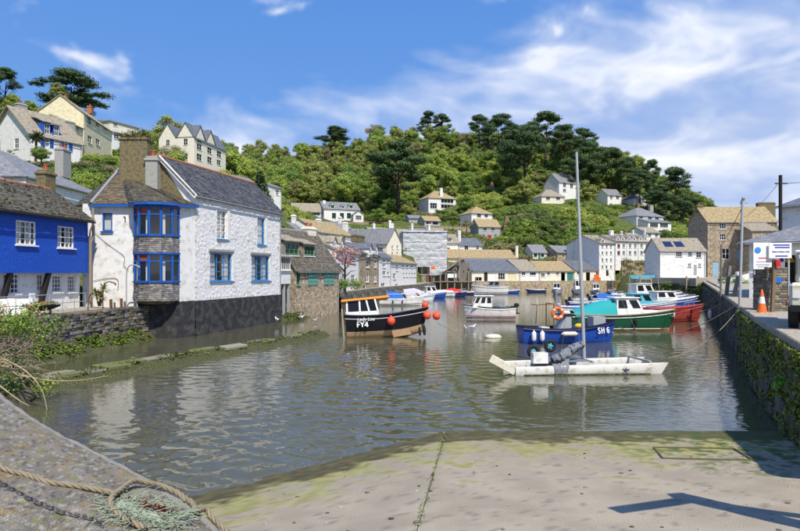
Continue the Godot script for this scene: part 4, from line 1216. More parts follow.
	{"n":"warehouse","l":"long low warehouse with golden lichened roof and yellow end wall","a":[11.3,-146.0],"b":[28.31,-150.0],"y":1.28,"d":9,"h":6.35,"r":2.12,"c":"warehouse","roof":"x","wm":"yellow_wall","rm":"lichen","win":[[14.62,5.23,0.77,0.96,2,2],[5.47,4.96,1.0,0.95,2,2]],"chim":[[17.82,1,0.61,0.5,6.48,2.8,0,"cream_pale"]]},
	{"n":"market_hall","l":"slate-roofed fish market with cream walls on the far quay","a":[15.81,-139.0],"b":[27.29,-141.0],"y":-0.37,"d":12,"h":4.91,"r":2.61,"c":"building","roof":"x","wm":"cream_pale","rm":"slate_dark","win":[[6.44,3.0,1.65,1.47,3,2],[1.05,2.67,1.63,0.9,2,1]],"door":[[3.15,1.99,0.82,2.59,"dark_wood"],[4.2,2.21,1.53,2.26,"white_clean"],[8.8,2.2,1.9,2.27,"cream"]],"ridge":"lead"},
	{"n":"net_loft","l":"grey-roofed net loft with white front on far quay right of fish market","a":[27.4,-141.0],"b":[32.18,-143.0],"y":-0.17,"d":11,"h":4.73,"r":2.63,"c":"building","roof":"x","wm":"white","rm":"lichen_grey","win":[[0.27,3.7,1.08,0.8,2,2],[2.57,3.7,1.64,0.8,3,1]],"door":[[1.48,1.99,1.09,1.83,"white_clean"]]},
	{"n":"quay_store","l":"brown-roofed cream quay store with dark openings","a":[32.29,-143.0],"b":[40.97,-146.0],"y":-0.21,"d":9,"h":4.77,"r":2.3,"c":"building","roof":"x","wm":"cream_pale","rm":"lichen","win":[[1.86,3.84,0.8,0.7,2,2],[4.28,3.84,0.81,0.7,2,2],[0.26,3.38,1.06,0.92,2,2]],"door":[[5.63,1.97,1.09,2.46,"open"],[7.26,1.96,1.65,2.47,"teal"]]},
	{"n":"quay_store","l":"low dark-slate quay shop with orange goods at its open front","a":[41.09,-146.0],"b":[48.55,-149.0],"y":-0.02,"d":9,"h":4.83,"r":2.23,"c":"building","roof":"x","wm":"cream_pale","rm":"slate_dark","win":[[0.72,3.76,1.73,0.71,2,1]],"door":[[3.32,1.98,1.17,2.38,"open"],[6.25,1.96,1.48,2.52,"open"]]},
	{"n":"cottage","l":"small grey-roofed cottage with teal gable above the brown quay store","a":[34.19,-160.0],"b":[38.17,-161.0],"y":3.94,"d":6,"h":5.45,"r":2.09,"roof":"x","wm":"cream_pale","rm":"slate","win":[[0.42,4.3,0.85,0.9,2,2,"teal"],[2.4,4.31,0.85,0.78,2,2,"teal"]],"door":[[1.55,3.27,0.71,1.81,"teal"]]},
	{"n":"cottage","l":"small stone cottage with slate roof right of the teal gabled cottage","a":[40.01,-158.0],"b":[44.9,-160.0],"y":3.39,"d":7,"h":5.93,"r":1.84,"roof":"x","wm":"rubble_far","rm":"slate","win":[[1.54,4.55,0.93,0.9,2,2],[3.72,4.57,0.94,0.9,2,2]]},
	{"n":"lodging_house","l":"tall white four-storey house with red-brown windows at the far quay","a":[47.5,-148.0],"b":[52.02,-150.0],"y":0.38,"d":12,"h":10.88,"r":2.18,"roof":"x","wm":"white","rm":"lichen_grey","win":[[0.76,9.7,0.61,0.72,1,2],[2.05,9.72,0.62,0.72,1,2],[3.38,9.74,0.62,0.72,1,2],[0.76,8.15,0.61,0.72,1,2],[2.05,8.16,0.62,0.72,1,2],[3.38,8.18,0.62,0.72,1,2],[0.76,6.47,0.61,0.72,1,2],[2.05,6.48,0.62,0.72,1,2],[3.38,6.49,0.62,0.72,1,2],[0.76,4.79,0.61,0.72,1,2],[2.05,4.8,0.62,0.72,1,2],[3.38,4.8,0.62,0.72,1,2]],"door":[[2.14,3.0,0.77,1.44,"dark_wood"]],"chim":[[7.39,4,1.0,0.8,12.45,1.75,0,"white"]],"dorm":[[0.61,10.9,0.92,0.84,"white","white_clean"]],"lwin":[[3,5.8,0.9,1.2]]},
	{"n":"terraced_house","l":"white terraced house with red-brown windows next to the tall white house","a":[52.14,-150.0],"b":[55.65,-152.0],"y":4.73,"d":9,"h":7.11,"r":1.63,"roof":"x","wm":"white","rm":"lichen_grey","win":[[0.63,5.44,0.91,0.97,2,2,"pot"],[2.45,5.48,0.92,0.98,2,2],[0.63,3.74,0.91,0.97,2,2,"pot"],[2.45,3.77,0.92,0.98,2,2]],"chim":[[6.67,4,0.38,0.5,8.47,1.39,0,"white"]],"dorm":[[0.87,7.27,0.88,0.85,"white","white_clean"],[2.63,7.31,0.89,0.86,"white","white_clean"]],"g":""},
	{"n":"terraced_house","l":"middle white terraced house in the row above the ivy-covered wall","a":[55.65,-152.0],"b":[59.24,-154.0],"y":4.7,"d":9,"h":7.17,"r":1.97,"roof":"x","wm":"white","rm":"lichen_grey","win":[[0.64,5.55,0.92,0.98,2,2,"white_clean"],[2.49,5.58,0.93,0.99,2,2],[0.64,3.82,0.92,0.98,2,2,"white_clean"],[2.49,3.85,0.93,0.99,2,2]],"chim":[[6.75,4,0.38,0.5,8.62,1.66,0,"white"]],"dorm":[[0.88,7.4,0.89,0.86,"white","white_clean"],[2.67,7.44,0.9,0.87,"white","white_clean"]],"g":""},
	{"n":"terraced_house","l":"white terraced house at the right end of row above ivy-covered wall","a":[59.24,-154.0],"b":[62.9,-156.0],"y":4.68,"d":9,"h":7.22,"r":2.33,"roof":"x","wm":"white","rm":"lichen_grey","win":[[0.65,5.65,0.94,1.0,2,2,"white_clean"],[2.53,5.69,0.95,1.0,2,2],[0.65,3.91,0.94,1.0,2,2,"white_clean"],[2.53,3.94,0.95,1.0,2,2]],"chim":[[6.87,4,0.39,0.5,8.76,1.95,0,"white"]],"dorm":[[0.9,7.53,0.9,0.87,"white","white_clean"],[2.71,7.58,0.91,0.88,"white","white_clean"]],"g":""},
	{"n":"villa","l":"big white hip-roofed villa with veranda and two chimneys on the right hillside","a":[71.71,-188.0],"b":[82.02,-193.0],"y":15.75,"d":9,"h":5.79,"r":2.8,"roof":"hip","wm":"white","rm":"slate","win":[[1.04,4.34,1.67,1.22,2,2],[4.81,4.48,1.7,1.2299999999999995,2,2],[7.79,4.59,1.72,1.12,2,2],[1.04,2.36,1.67,1.37,2,2]],"chim":[[5.84,5,1.1,0.88,6.92,3.15,0,"chimney_moss"],[11.48,5,1.43,0.9,7.79,2.07,0,"chimney_grey"]]},
	{"n":"veranda","l":"white sun lounge below the big white hip-roofed villa","a":[72.8,-182.0],"b":[81.3,-186.0],"y":14.72,"d":4,"h":4.35,"r":1.21,"c":"building","roof":"lean","wm":"white","rm":"slate","win":[[0.8,2.81,3.23,1.33,4,1],[4.85,2.94,3.3,1.3299999999999996,4,1]]},
	{"n":"cottage","l":"small white cottage with grey roof among pines above the big white villa","a":[86.24,-228.0],"b":[91.26,-230.0],"y":27.29,"d":7,"h":4.39,"r":2.2,"roof":"hip","wm":"white","rm":"slate","win":[[1.17,2.81,1.17,1.29,2,2],[3.52,2.91,1.18,1.3,2,2]]},
	{"n":"cottage","l":"white cottage half hidden by shrubs left of the small pine-wood cottage","a":[75.64,-226.0],"b":[81.64,-228.0],"y":28.35,"d":7,"h":4.19,"r":2.59,"roof":"x","wm":"white","rm":"slate","win":[[1.08,2.79,1.09,1.1,2,2],[3.69,2.89,1.31,1.1,2,2]]},
	{"n":"villa","l":"white villa with blue-grey roof among the dark pines above the mast","a":[57.45,-224.0],"b":[66.48,-229.0],"y":30.64,"d":8,"h":6.34,"r":3.66,"roof":"x","wm":"white","rm":"slate","win":[[1.93,4.71,1.46,1.45,2,2],[5.35,4.57,1.48,1.46,2,2],[1.93,2.89,1.46,1.09,2,2]],"chim":[[4.78,4,1.11,0.89,8.3,2.22,0,"chimney_grey"]]},
	{"n":"cottage","l":"low cream cottage under the big dark pines on the hillside","a":[49.07,-215.0],"b":[57.58,-217.0],"y":27.07,"d":7,"h":3.73,"r":2.67,"roof":"hip","wm":"cream_pale","rm":"lichen_grey","win":[[1.7,2.41,1.51,1.04,2,2],[5.49,2.52,1.53,1.05,2,2]]},
	{"n":"cottage","l":"white slate-roofed cottage tucked behind the right-hand terrace","a":[65.6,-166.0],"b":[70.45,-168.0],"y":8.67,"d":7,"h":6.28,"r":1.65,"roof":"x","wm":"white","rm":"lichen_grey","win":[[1.04,5.11,1.05,0.94,2,2],[3.49,5.16,1.06,0.95,2,2]]},
	{"n":"cottage","l":"white two-storey cottage with solar panels and grey gable on right-hand quay","a":[46.13,-110.0],"b":[54.2,-110.0],"y":3.06,"d":7,"h":4.95,"r":2.36,"roof":"x","wm":"white","rm":"lichen_grey","win":[[2.8,3.97,1.1,0.87,3,2],[4.97,4.15,0.67,0.66,2,2],[6.39,3.79,0.94,1.01,2,2],[4.93,2.11,0.57,0.62,2,2],[6.74,2.11,0.53,0.62,2,2]],"door":[[3.37,0.6,0.71,1.69,"white_clean"],[5.94,0.6,0.53,1.86,"grey_paint"]],"sill":"lead"},
	{"n":"warehouse","l":"three-storey brown stone warehouse with golden mossy roof on right-hand quay","a":[57.53,-116.0],"b":[70.17,-115.4],"y":2.75,"d":9,"h":10.89,"r":3.16,"c":"warehouse","roof":"x","wm":"rubble","rm":"lichen","win":[[2.16,9.57,1.22,1.16,3,2],[2.16,7.52,1.22,1.12,3,2],[2.65,3.96,1.33,1.96,2,2],[6.12,9.56,1.0,1.16,3,2],[6.12,7.51,1.0,1.12,3,2]],"door":[[0.91,0.79,1.19,2.62,"pale_blue"],[5.3,3.77,0.91,1.87,"pale_blue"]],"chim":[[13.46,5.5,3.31,0.9,11.48,3.51,0,"chimney_moss"],[0.37,4.5,1.17,0.9,13.01,1.46,1,"chimney_moss"]],"sill":"white_clean"},
	{"n":"shop_annexe","l":"stone annexe with grey lean-to roof at the right of the warehouse","a":[62.45,-110.0],"b":[66.58,-109.5],"y":2.79,"d":5,"h":8.76,"r":1.69,"c":"building","roof":"lean","wm":"rubble","rm":"lichen_grey","win":[[2.17,7.5,0.75,0.88,2,2]]},
	{"n":"shop","l":"white quayside shop with wide grey slate roof behind the signboards","a":[22.52,-40.0],"b":[28.23,-35.0],"y":1.86,"d":9,"h":4.24,"r":1.56,"c":"shop","roof":"hip","wm":"white","rm":"slate","win":[[1.68,2.93,0.24,1.13,1,3,"blue_trim"]],"door":[[0.46,0.52,0.45,3.19,"open"],[1.97,0.57,0.82,2.79,"open"]],"over":0.6,"og":0.9},
	{"n":"house","l":"white rendered house with dark slate roof rising behind the quayside shop","a":[28.73,-47.0],"b":[31.53,-42.5],"y":1.55,"d":10,"h":7.51,"r":1.23,"roof":"x","wm":"white","rm":"slate_dark"}
]

# ---------------------------------------------------------------- the three houses on the left bank
func make_left_bank():
	blue_house()
	bay_house()
	rubble_house()
	glazed_link()

func blue_house():
	var a := Vector2(-21.29, -22.1)
	var b := Vector2(-19.02, -37.8)
	var t := thing("blue_house", "bright blue painted house with white ground floor and old slate roof", "house", Vector3(a.x, 2.0, a.y))
	t.basis = frame_basis(a, b)
	var w := a.distance_to(b)
	var d := 5.0
	var up := MB.new()
	var holes := []
	for k in [[10.06, 3.58, 1.43, 1.27, 4, 4], [13.18, 3.54, 1.4, 1.24, 4, 4]]: holes.append(Rect2(k[0], k[1] - 2.1, k[2], k[3]))
	face(up, Vector3(0, 2.1, 0), Vector3.RIGHT, Vector3.BACK, w, 3.25, holes, .12, .025, .22)
	face(up, Vector3(w, 2.1, 0), Vector3.FORWARD, Vector3.RIGHT, d, 3.25, [])
	up.tri(Vector3(w, 5.35, 0), Vector3(w, 5.35, -d), Vector3(w, 7.15, -d * .5))
	face(up, Vector3(0, 2.1, -d), Vector3.BACK, Vector3.LEFT, d, 3.25, [])
	up.quad(Vector3(0, 2.1, -.7), Vector3(w, 2.1, -.7), Vector3(w, 2.1, 0), Vector3(0, 2.1, 0))
	put(up, "upper_wall", M.blue_wall, t)
	var inn := MB.new()
	face(inn, Vector3(w, 0, -d), Vector3.LEFT, Vector3.FORWARD, w, 5.3, [])
	inn.slab(Vector3(.1, 2.3, -.2), Vector3(w - .1, 2.3, -.2), Vector3(w - .1, 2.3, -d), Vector3(.1, 2.3, -d), .12)
	inn.slab(Vector3(.1, 5.3, -.2), Vector3(w - .1, 5.3, -.2), Vector3(w - .1, 5.3, -d), Vector3(.1, 5.3, -d), .1)
	put(inn, "inner_walls", M.plaster, t)
	for k in [[10.06, 3.58, 1.43, 1.27, 4, 4], [13.18, 3.54, 1.4, 1.24, 4, 4]]: window(t, Vector3(k[0], k[1], -.07), k[2], k[3], k[4], k[5], M.white_clean, true, Basis(), M.white_clean, 2)
	var lo := MB.new()
	holes = []
	for k in [[9.86, 1.0, 1.08, 1.07, 4, 4], [12.25, 1.1, 0.51, 0.95, 2, 3], [13.46, 1.0, 0.77, 0.98, 3, 4], [14.76, 0.96, 0.69, 0.99, 3, 4]]: holes.append(Rect2(k[0], k[1], k[2], k[3]))
	face(lo, Vector3(0, 0, -.55), Vector3.RIGHT, Vector3.BACK, w, 2.1, holes, .12)
	face(lo, Vector3(w, 0, -.55), Vector3.FORWARD, Vector3.RIGHT, d - .6, 2.1, [])
	put(lo, "lower_wall", M.white, t)
	for k in [[9.86, 1.0, 1.08, 1.07, 4, 4], [12.25, 1.1, 0.51, 0.95, 2, 3], [13.46, 1.0, 0.77, 0.98, 3, 4], [14.76, 0.96, 0.69, 0.99, 3, 4]]: window(t, Vector3(k[0], k[1], -.62), k[2], k[3], k[4], k[5], M.white_clean, true)
	# raking timber props
	for x in [9.55, 12.35]:
		var pm := MB.new()
		pm.bar(Vector3(x, 0, -.5), Vector3(x + .28, 2.15, -.12), .22)
		put(pm, "timber_prop", M.dark_wood, t)
	var roof := MB.new()
	var e := Vector3(0, .1, 0)
	roof.slab(Vector3(-.1, 5.18, .32) + e, Vector3(w + .2, 5.18, .32) + e, Vector3(w + .2, 7.15, -d * .5) + e, Vector3(-.1, 7.15, -d * .5) + e, .12)
	roof.slab(Vector3(w + .2, 5.18, -d - .32) + e, Vector3(-.1, 5.18, -d - .32) + e, Vector3(-.1, 7.15, -d * .5) + e, Vector3(w + .2, 7.15, -d * .5) + e, .12)
	put(roof, "roof", M.lichen_grey, t)
	slates(t, Vector3(-.1, 5.18, .36) + e, Vector3(w + .2, 5.18, .36) + e, Vector3(w + .2, 7.15, -d * .5) + e, Vector3(-.1, 7.15, -d * .5) + e, Vector2(.24, .17), OLD_TONES, 3)
	# moss cushions on the slates
	var ms := MB.new()
	rng.seed = 9
	for k in 420:
		var f := rng.randf()
		var x := rng.randf_range(6.5, w)
		var p := Vector3(x, 5.18, .36).lerp(Vector3(x, 7.15, -d * .5), f) + Vector3(0, .16, .05)
		ms.tint = [Color(.10, .11, .03), Color(.20, .16, .05), Color(.06, .06, .04)][rng.randi() % 3]
		var s := rng.randf_range(.015, .06)
		ms.ball(p, Vector3(s * 1.4, s * .5, s), 6, 4)
	var mo := put(ms, "moss_cushions", M.stone_piece, t)
	mo.set_meta("kind", "stuff")
	var rd := MB.new()
	for i in 40:
		rd.tube([Vector3(w * i / 40.0, 7.24, -d * .5), Vector3(w * (i + .96) / 40.0, 7.25, -d * .5)], .1, 8)
	put(rd, "ridge_tiles", M.ridge_tile, t)
	var gm := MB.new()
	gm.tube([Vector3(-.1, 5.17, .42), Vector3(w + .1, 5.17, .42)], .06, 6)
	put(gm, "gutter", M.black, t)
	gm = MB.new()
	gm.tube([Vector3(w + .05, 5.1, .3), Vector3(w + .05, 4.6, .1), Vector3(w + .05, .1, .1)], .05, 8)
	gm.tube([Vector3(w + .35, 6.1, .1), Vector3(w + .35, 4.4, .1), Vector3(w + .12, 3.9, .1), Vector3(w + .12, .1, .1)], .07, 8)
	put(gm, "drain_pipe", M.pale_wood, t)
	var ch := chimney(t, Vector3(17.5, 6.2, -4.1), 1.0, .7, 2.4, M.chimney_moss, 1)
	ch.set_meta("label", "mossy chimney with tall red pot")

func bay_house():
	var O := Vector3(-19.3, 0, -38.9)
	var t := thing("bay_house", "white house with two-storey blue corner bay window and faceted slate roof", "house", O)
	var wl := MB.new()
	# left front wall, with one small window
	var wr := Rect2(1.02 - .38, 6.72, .62, 1.15)
	face(wl, Vector3(-.6, 1.6, 0), Vector3.RIGHT, Vector3.BACK, 3.45, 6.85, [Rect2(wr.position.x + .6, wr.position.y - 1.6, wr.size.x, wr.size.y)], .14, .03, .25)
	# strip right of the bay, up to the next house
	var s0 := Vector3(5.4, 0, -.12)
	var s1 := Vector3(5.96, 0, -1.42)
	var ax := (s1 - s0).normalized()
	var sw := MB.new()
	face(sw, s0 + Vector3(0, 2.3, 0), ax, ax.cross(Vector3.UP), s0.distance_to(s1), 6.2, [], .1, .02, .3)
	put(sw, "side_wall", M.white, t)
	wl.quad(Vector3(-.6, 1.6, -6), Vector3(-.6, 1.6, 0), Vector3(-.6, 8.45, 0), Vector3(-.6, 8.45, -6))
	put(wl, "wall", M.white, t)
	window(t, Vector3(wr.position.x, wr.position.y, -.06), wr.size.x, wr.size.y, 1, 1, M.blue_trim, true, Basis(), M.blue_trim, 1, .09)
	# black plinth under the bay
	var bs := MB.new()
	for q in [[Vector3(2.86, 0, .02), Vector3(5.3, 0, .02)], [Vector3(5.3, 0, .02), Vector3(5.98, 0, -1.42)]]:
		var x: Vector3 = (q[1] - q[0]).normalized()
		face(bs, q[0] + Vector3(0, -1.5, 0), x, x.cross(Vector3.UP), q[0].distance_to(q[1]), 3.82, [], .1, .05, .25)
	bs.quad(Vector3(2.86, -1.5, -1.4), Vector3(2.86, -1.5, .02), Vector3(2.86, 2.32, .02), Vector3(2.86, 2.32, -1.4))
	put(bs, "black_plinth", M.tar_stone, t)
	# the bay: six faces round the corner
	var mid := Vector3(4.1, 0, 0)
	var R := 1.35
	var P := []
	for i in 7:
		var an := PI - PI * i / 6.0
		P.append(mid + Vector3(cos(an), 0, sin(an)) * R)
	var bay := MB.new()
	var up := Vector3.UP
	for i in 6:
		var p0: Vector3 = P[i]
		var p1: Vector3 = P[i + 1]
		for y in [[2.4, 3.56], [5.3, 6.4], [8.15, 8.45]]:
			bay.quad(p0 + up * y[0], p1 + up * y[0], p1 + up * y[1], p0 + up * y[1])
		var q0 := mid + (p0 - mid) * .66
		var q1 := mid + (p1 - mid) * .66
		bay.quad(q0 + up * 2.18, q1 + up * 2.18, p1 + up * 2.4, p0 + up * 2.4)
		bay.tri(mid + up * 2.18, q1 + up * 2.18, q0 + up * 2.18)
		for y in [2.4, 5.3]:
			slates(t, p0 + up * y, p1 + up * y, p1 + up * (y + (1.16 if y < 3 else 1.1)), p0 + up * (y + (1.16 if y < 3 else 1.1)), Vector2(.2, .11), [Color(.34, .33, .32), Color(.26, .255, .25), Color(.19, .185, .19), Color(.42, .40, .38), Color(.28, .24, .22)], 40 + i, "hung_slates")
	put(bay, "bay_wall", M.rubble_grey, t)
	for y in [[3.56, 1.74], [6.4, 1.75]]:
		for i in 6:
			bay_light(t, P[i] + up * y[0], P[i + 1] + up * y[0], y[1], i)
		var ring := MB.new()
		for yy in [y[0], y[0] + y[1]]:
			for i in 6: ring.bar(mid + (P[i] - mid) * 1.03 + up * yy, mid + (P[i + 1] - mid) * 1.03 + up * yy, .12, .1)
		put(ring, "window_rail", M.blue_trim, t)
	# rooms behind: back wall, floors and ceiling
	var inn := MB.new()
	inn.quad(Vector3(-.5, 1.6, -2.2), Vector3(5.7, 1.6, -1.5), Vector3(5.7, 8.4, -1.5), Vector3(-.5, 8.4, -2.2))
	for y in [2.42, 5.85, 8.38]: inn.slab(Vector3(-.5, y, -.05), Vector3(5.3, y, -.05), Vector3(5.6, y, -1.5), Vector3(-.5, y, -2.2), .1)
	put(inn, "inner_walls", M.plaster, t)
	var fb := MB.new()
	for y in [2.42, 5.85, 8.38]:
		for i in 6: fb.tri(mid + up * y, P[i + 1] * Vector3(.985, 1, .985) + up * y + mid * .015, P[i] * Vector3(.985, 1, .985) + up * y + mid * .015)
	put(fb, "bay_floors", M.plaster, t)
	# roof: a fan of slated faces that rise to one point
	var apex := Vector3(.2, 11.1, -3.3)
	var E := [Vector3(-2.4, 8.5, -2.2), Vector3(.05, 8.4, .3), Vector3(2.5, 8.4, .3)]
	for i in 6:
		var an := deg_to_rad(150.0 - 30.0 * i)
		E.append(mid + Vector3(cos(an) * 1.62, 8.42, sin(an) * 1.62))
	E.append(Vector3(6.2, 8.5, -1.45))
	var rf := MB.new()
	for i in E.size() - 1: rf.slab3(E[i], E[i + 1], apex, .1)
	put(rf, "roof", M.lichen_grey, t)
	for i in E.size() - 1:
		slates(t, E[i], E[i + 1], apex, apex, Vector2(.22, .17), BROWN_TONES if i == 1 else OLD_TONES, 60 + i)
	var hp := MB.new()
	for i in [1, 2]: hp.tube([E[i] + Vector3(0, .06, 0), apex + Vector3(0, .08, 0)], .1, 6)
	put(hp, "hip_rolls", M.lead, t)
	var fs := MB.new()
	for i in range(1, E.size() - 1): fs.bar(E[i] + Vector3(0, -.1, 0), E[i + 1] + Vector3(0, -.1, 0), .06, .16)
	put(fs, "fascia", M.blue_trim, t)
	var big := chimney(t, Vector3(1.86, 8.8, -2.05), 1.8, .85, 4.2, M.chimney_moss, 0)
	big.set_meta("label", "large mossy stone chimney with plants growing on top")
	var tuft := MB.new()
	rng.seed = 71
	for k in 240:
		var p := Vector3(rng.randf_range(-.9, .9), 4.25, rng.randf_range(-.5, .5))
		var dr := Vector3(rng.randfn(0, .3), rng.randf_range(.15, .5 if p.x > -.2 else .25), rng.randfn(0, .3))
		var sd := Vector3(.025, 0, .02)
		tuft.tint = [Color(.12, .18, .03), Color(.2, .22, .05), Color(.28, .22, .08)][rng.randi() % 3]
		tuft.quad(p - sd, p + sd, p + dr + sd, p + dr - sd)
	put(tuft, "tuft", M.leaf, big)
	var ch := chimney(t, Vector3(3.12, 8.9, -1.75), .8, .7, 2.7, M.chimney_grey, 1)
	ch.set_meta("label", "slate-grey chimney with ribbed red pot")
	# house number mark and cables on the wall
	var nm := MB.new()
	nm.box(Vector3(2.08, 7.45, .04), Vector3(.05, .32, .03))
	nm.box(Vector3(2.03, 7.62, .04), Vector3(.1, .05, .03))
	put(nm, "wall_hook", M.black, t)
	var cb := MB.new()
	cb.tube(smooth([Vector3(.2, 6.6, .06), Vector3(1.0, 5.9, .05), Vector3(2.0, 5.15, .05), Vector3(2.0, 4.6, .05), Vector3(2.3, 4.25, .05)], 6), .012, 4)
	cb.tube(smooth([Vector3(.1, 3.6, .06), Vector3(.9, 3.75, .05), Vector3(1.6, 3.7, .05), Vector3(1.62, 3.0, .05)], 6), .015, 4)
	put(cb, "cable", M.black, t)

func bay_light(t: Node3D, p0: Vector3, p1: Vector3, h: float, i: int):
	var x := (p1 - p0).normalized()
	var b := Basis(x, Vector3.UP, x.cross(Vector3.UP))
	var w := p0.distance_to(p1)
	var mb := MB.new()
	var f := .075
	mb.box(Vector3(f * .5, h * .5, 0), Vector3(f, h, .1)); mb.box(Vector3(w - f * .5, h * .5, 0), Vector3(f, h, .1))
	for y in [f * .5, h * .73, h - f * .5]: mb.box(Vector3(w * .5, y, 0), Vector3(w - 2 * f, f, .09))
	var o := put(mb, "window", M.blue_trim, t, p0, b)
	put(boxed(Vector3(w - f, h * .73 - f, .012)), "pane", M.glass, o, Vector3(w * .5, h * .365, -.02))
	if i in [1, 2]: put(boxed(Vector3(w - f, h * .27 - f, .015)), "roller_blind", M.orange_light, o, Vector3(w * .5, h * .865, -.05))
	else: put(boxed(Vector3(w - f, h * .27 - f, .012)), "pane", M.glass, o, Vector3(w * .5, h * .865, -.02))
	if i in [1, 2, 4, 5]:
		var cm := MB.new()
		var rows := [[], []]
		for k in 12:
			var fx := .06 + (.84 if i == 1 else .38) * k / 11
			if i == 2: fx = 1.0 - fx
			rows[0].append(Vector3(w * (fx * (.8 if i == 1 else 1.0)), .05, -.14 + .03 * sin(k * 1.8))); rows[1].append(Vector3(w * fx, h * .71, -.14 + .02 * sin(k * 1.8)))
		cm.grid(rows)
		put(cm, "curtain", M.curtain, o)

func rubble_house():
	var q := {"n": "rubble_house", "l": "white painted rubble house with sky-blue windows and black foot in the water", "a": [-13.32,-40.30], "b": [-10.12,-52.70], "y": 2.27, "d": 5.2, "h": 6.93, "r": 2.5, "roof": "x", "wm": "white_rubble", "rm": "slate", "near": true, "rough": .045, "win": [[1.78, 1.27, 2.86, 1.96, 3, 3, "sky_blue", 2], [2.67, 4.22, 1.27, 2.0, 2, 4, "white_clean", 1], [7.61, 1.23, 2.96, 1.97, 3, 3, "sky_blue", 2], [8.57, 4.09, 1.24, 2.1, 1, 2, "sky_blue", 1]], "ridge": "ridge_tile", "og": .25, "over": .2, "gm": "lead", "sill": "sky_blue"}
	var t := house(q)
	var w := Vector2(q.a[0], q.a[1]).distance_to(Vector2(q.b[0], q.b[1]))
	var bs := MB.new()
	face(bs, Vector3(0, -3.8, .05), Vector3.RIGHT, Vector3.BACK, w + .05, 3.82, [], .1, .07, .25)
	face(bs, Vector3(w + .05, -3.8, .05), Vector3.FORWARD, Vector3.RIGHT, 6, 3.82, [])
	put(bs, "black_plinth", M.tar_stone, t)
	# bare gable over the bay house's roof, with white bargeboards
	var gb := MB.new()
	gb.tri(Vector3(-.03, 5.6, -5.1), Vector3(-.03, 5.6, -.05), Vector3(-.03, 9.35, -2.6))
	put(gb, "bare_gable", M.chimney_moss, t)
	var bb := MB.new()
	bb.bar(Vector3(-.2, 6.75, .2), Vector3(-.2, 9.5, -2.6), .1, .26)
	bb.bar(Vector3(-.2, 6.75, -5.4), Vector3(-.2, 9.5, -2.6), .1, .26)
	put(bb, "bargeboard", M.white_clean, t)
	# smooth plaster bands beside and over the windows
	var k := 0
	for r in q.win:
		var sr := MB.new()
		sr.bevel(Vector3(r[0] + r[2] + .22, r[1] + r[3] * .5, .05), Vector3(.34, r[3] + .1, .07), .015)
		put(sr, "window_surround", M.white, t)
		if k % 2 == 0:
			var ln := MB.new()
			ln.bevel(Vector3(r[0] + r[2] * .5, r[1] + r[3] + .16, .07), Vector3(r[2] + .4, .2, .12), .03)
			put(ln, "lintel", M.chimney_grey, t)
		k += 1

func glazed_link():
	var t := thing("glazed_porch", "small white glazed porch on grey posts between rubble house and stone cottage", "porch", Vector3(-10.35, 0, -53.4))
	t.basis = frame_basis(Vector2(-10.35, -53.4), Vector2(-9.75, -56.0))
	var mb := MB.new()
	mb.box(Vector3(1.2, 3.75, -.7), Vector3(2.3, 1.2, 1.4))
	put(mb, "wall", M.white, t)
	var w := window(t, Vector3(.08, 4.35, -.05), 2.25, 1.15, 5, 1, M.white_clean)
	put(boxed(Vector3(2.2, 1.2, 1.2)), "glazing_box", M.glass, t, Vector3(1.2, 4.95, -.7))
	var rf := MB.new()
	rf.slab(Vector3(-.05, 5.55, .2), Vector3(2.5, 5.55, .2), Vector3(2.5, 6.0, -1.5), Vector3(-.05, 6.0, -1.5), .08)
	put(rf, "roof", M.lead, t)
	for x in [.2, 1.2, 2.2]:
		var p := MB.new()
		p.box(Vector3(x, 1.1, -.15), Vector3(.2, 4.2, .2))
		put(p, "post", M.galv, t)
	put(boxed(Vector3(2.3, 4.4, .2)), "back_wall", M.rubble_grey, t, Vector3(1.2, 1.0, -1.3))

# ---------------------------------------------------------------- boats
# A hull lofted from stern (x = 0) to bow (x = L), z across; returns rows of stations, each from the port rail round the keel to the starboard rail.
func hull_rows(L: float, B: float, depth: float, o := {}) -> Array:
	var rows := []
	var ns := 22
	for i in ns + 1:
		var t := float(i) / ns
		var half: float = B * .5 * (lerpf(o.get("transom", .8), 1.0, minf(t / .35, 1.0)) if t < .35 else pow(maxf(1.0 - pow((t - .35) / .65, o.get("full", 2.4)), 0), .8))
		half = maxf(half, .012)
		var sheer: float = depth + o.get("sheer", .25) * pow(absf(t - .35) / .65, 2.0)
		var keel: float = o.get("rocker", .0) * pow(maxf(t - .6, 0) / .4, 2.0) * depth
		var rake: float = o.get("rake", .35) * smoothstep(.55, 1.0, t)
		var row := []
		for j in 15:
			var s := (j - 7) / 7.0
			var a := absf(s)
			var y := keel + (sheer - keel) * pow(a, o.get("deadrise", 1.5))
			var z := half * pow(a, o.get("flare", .2)) * signf(s)
			var x: float = t * L + rake * (y - depth * .3) * t - (1.0 - t) * o.get("back", .08) * y
			row.append(Vector3(x, y, z))
		rows.append(row)
	return rows

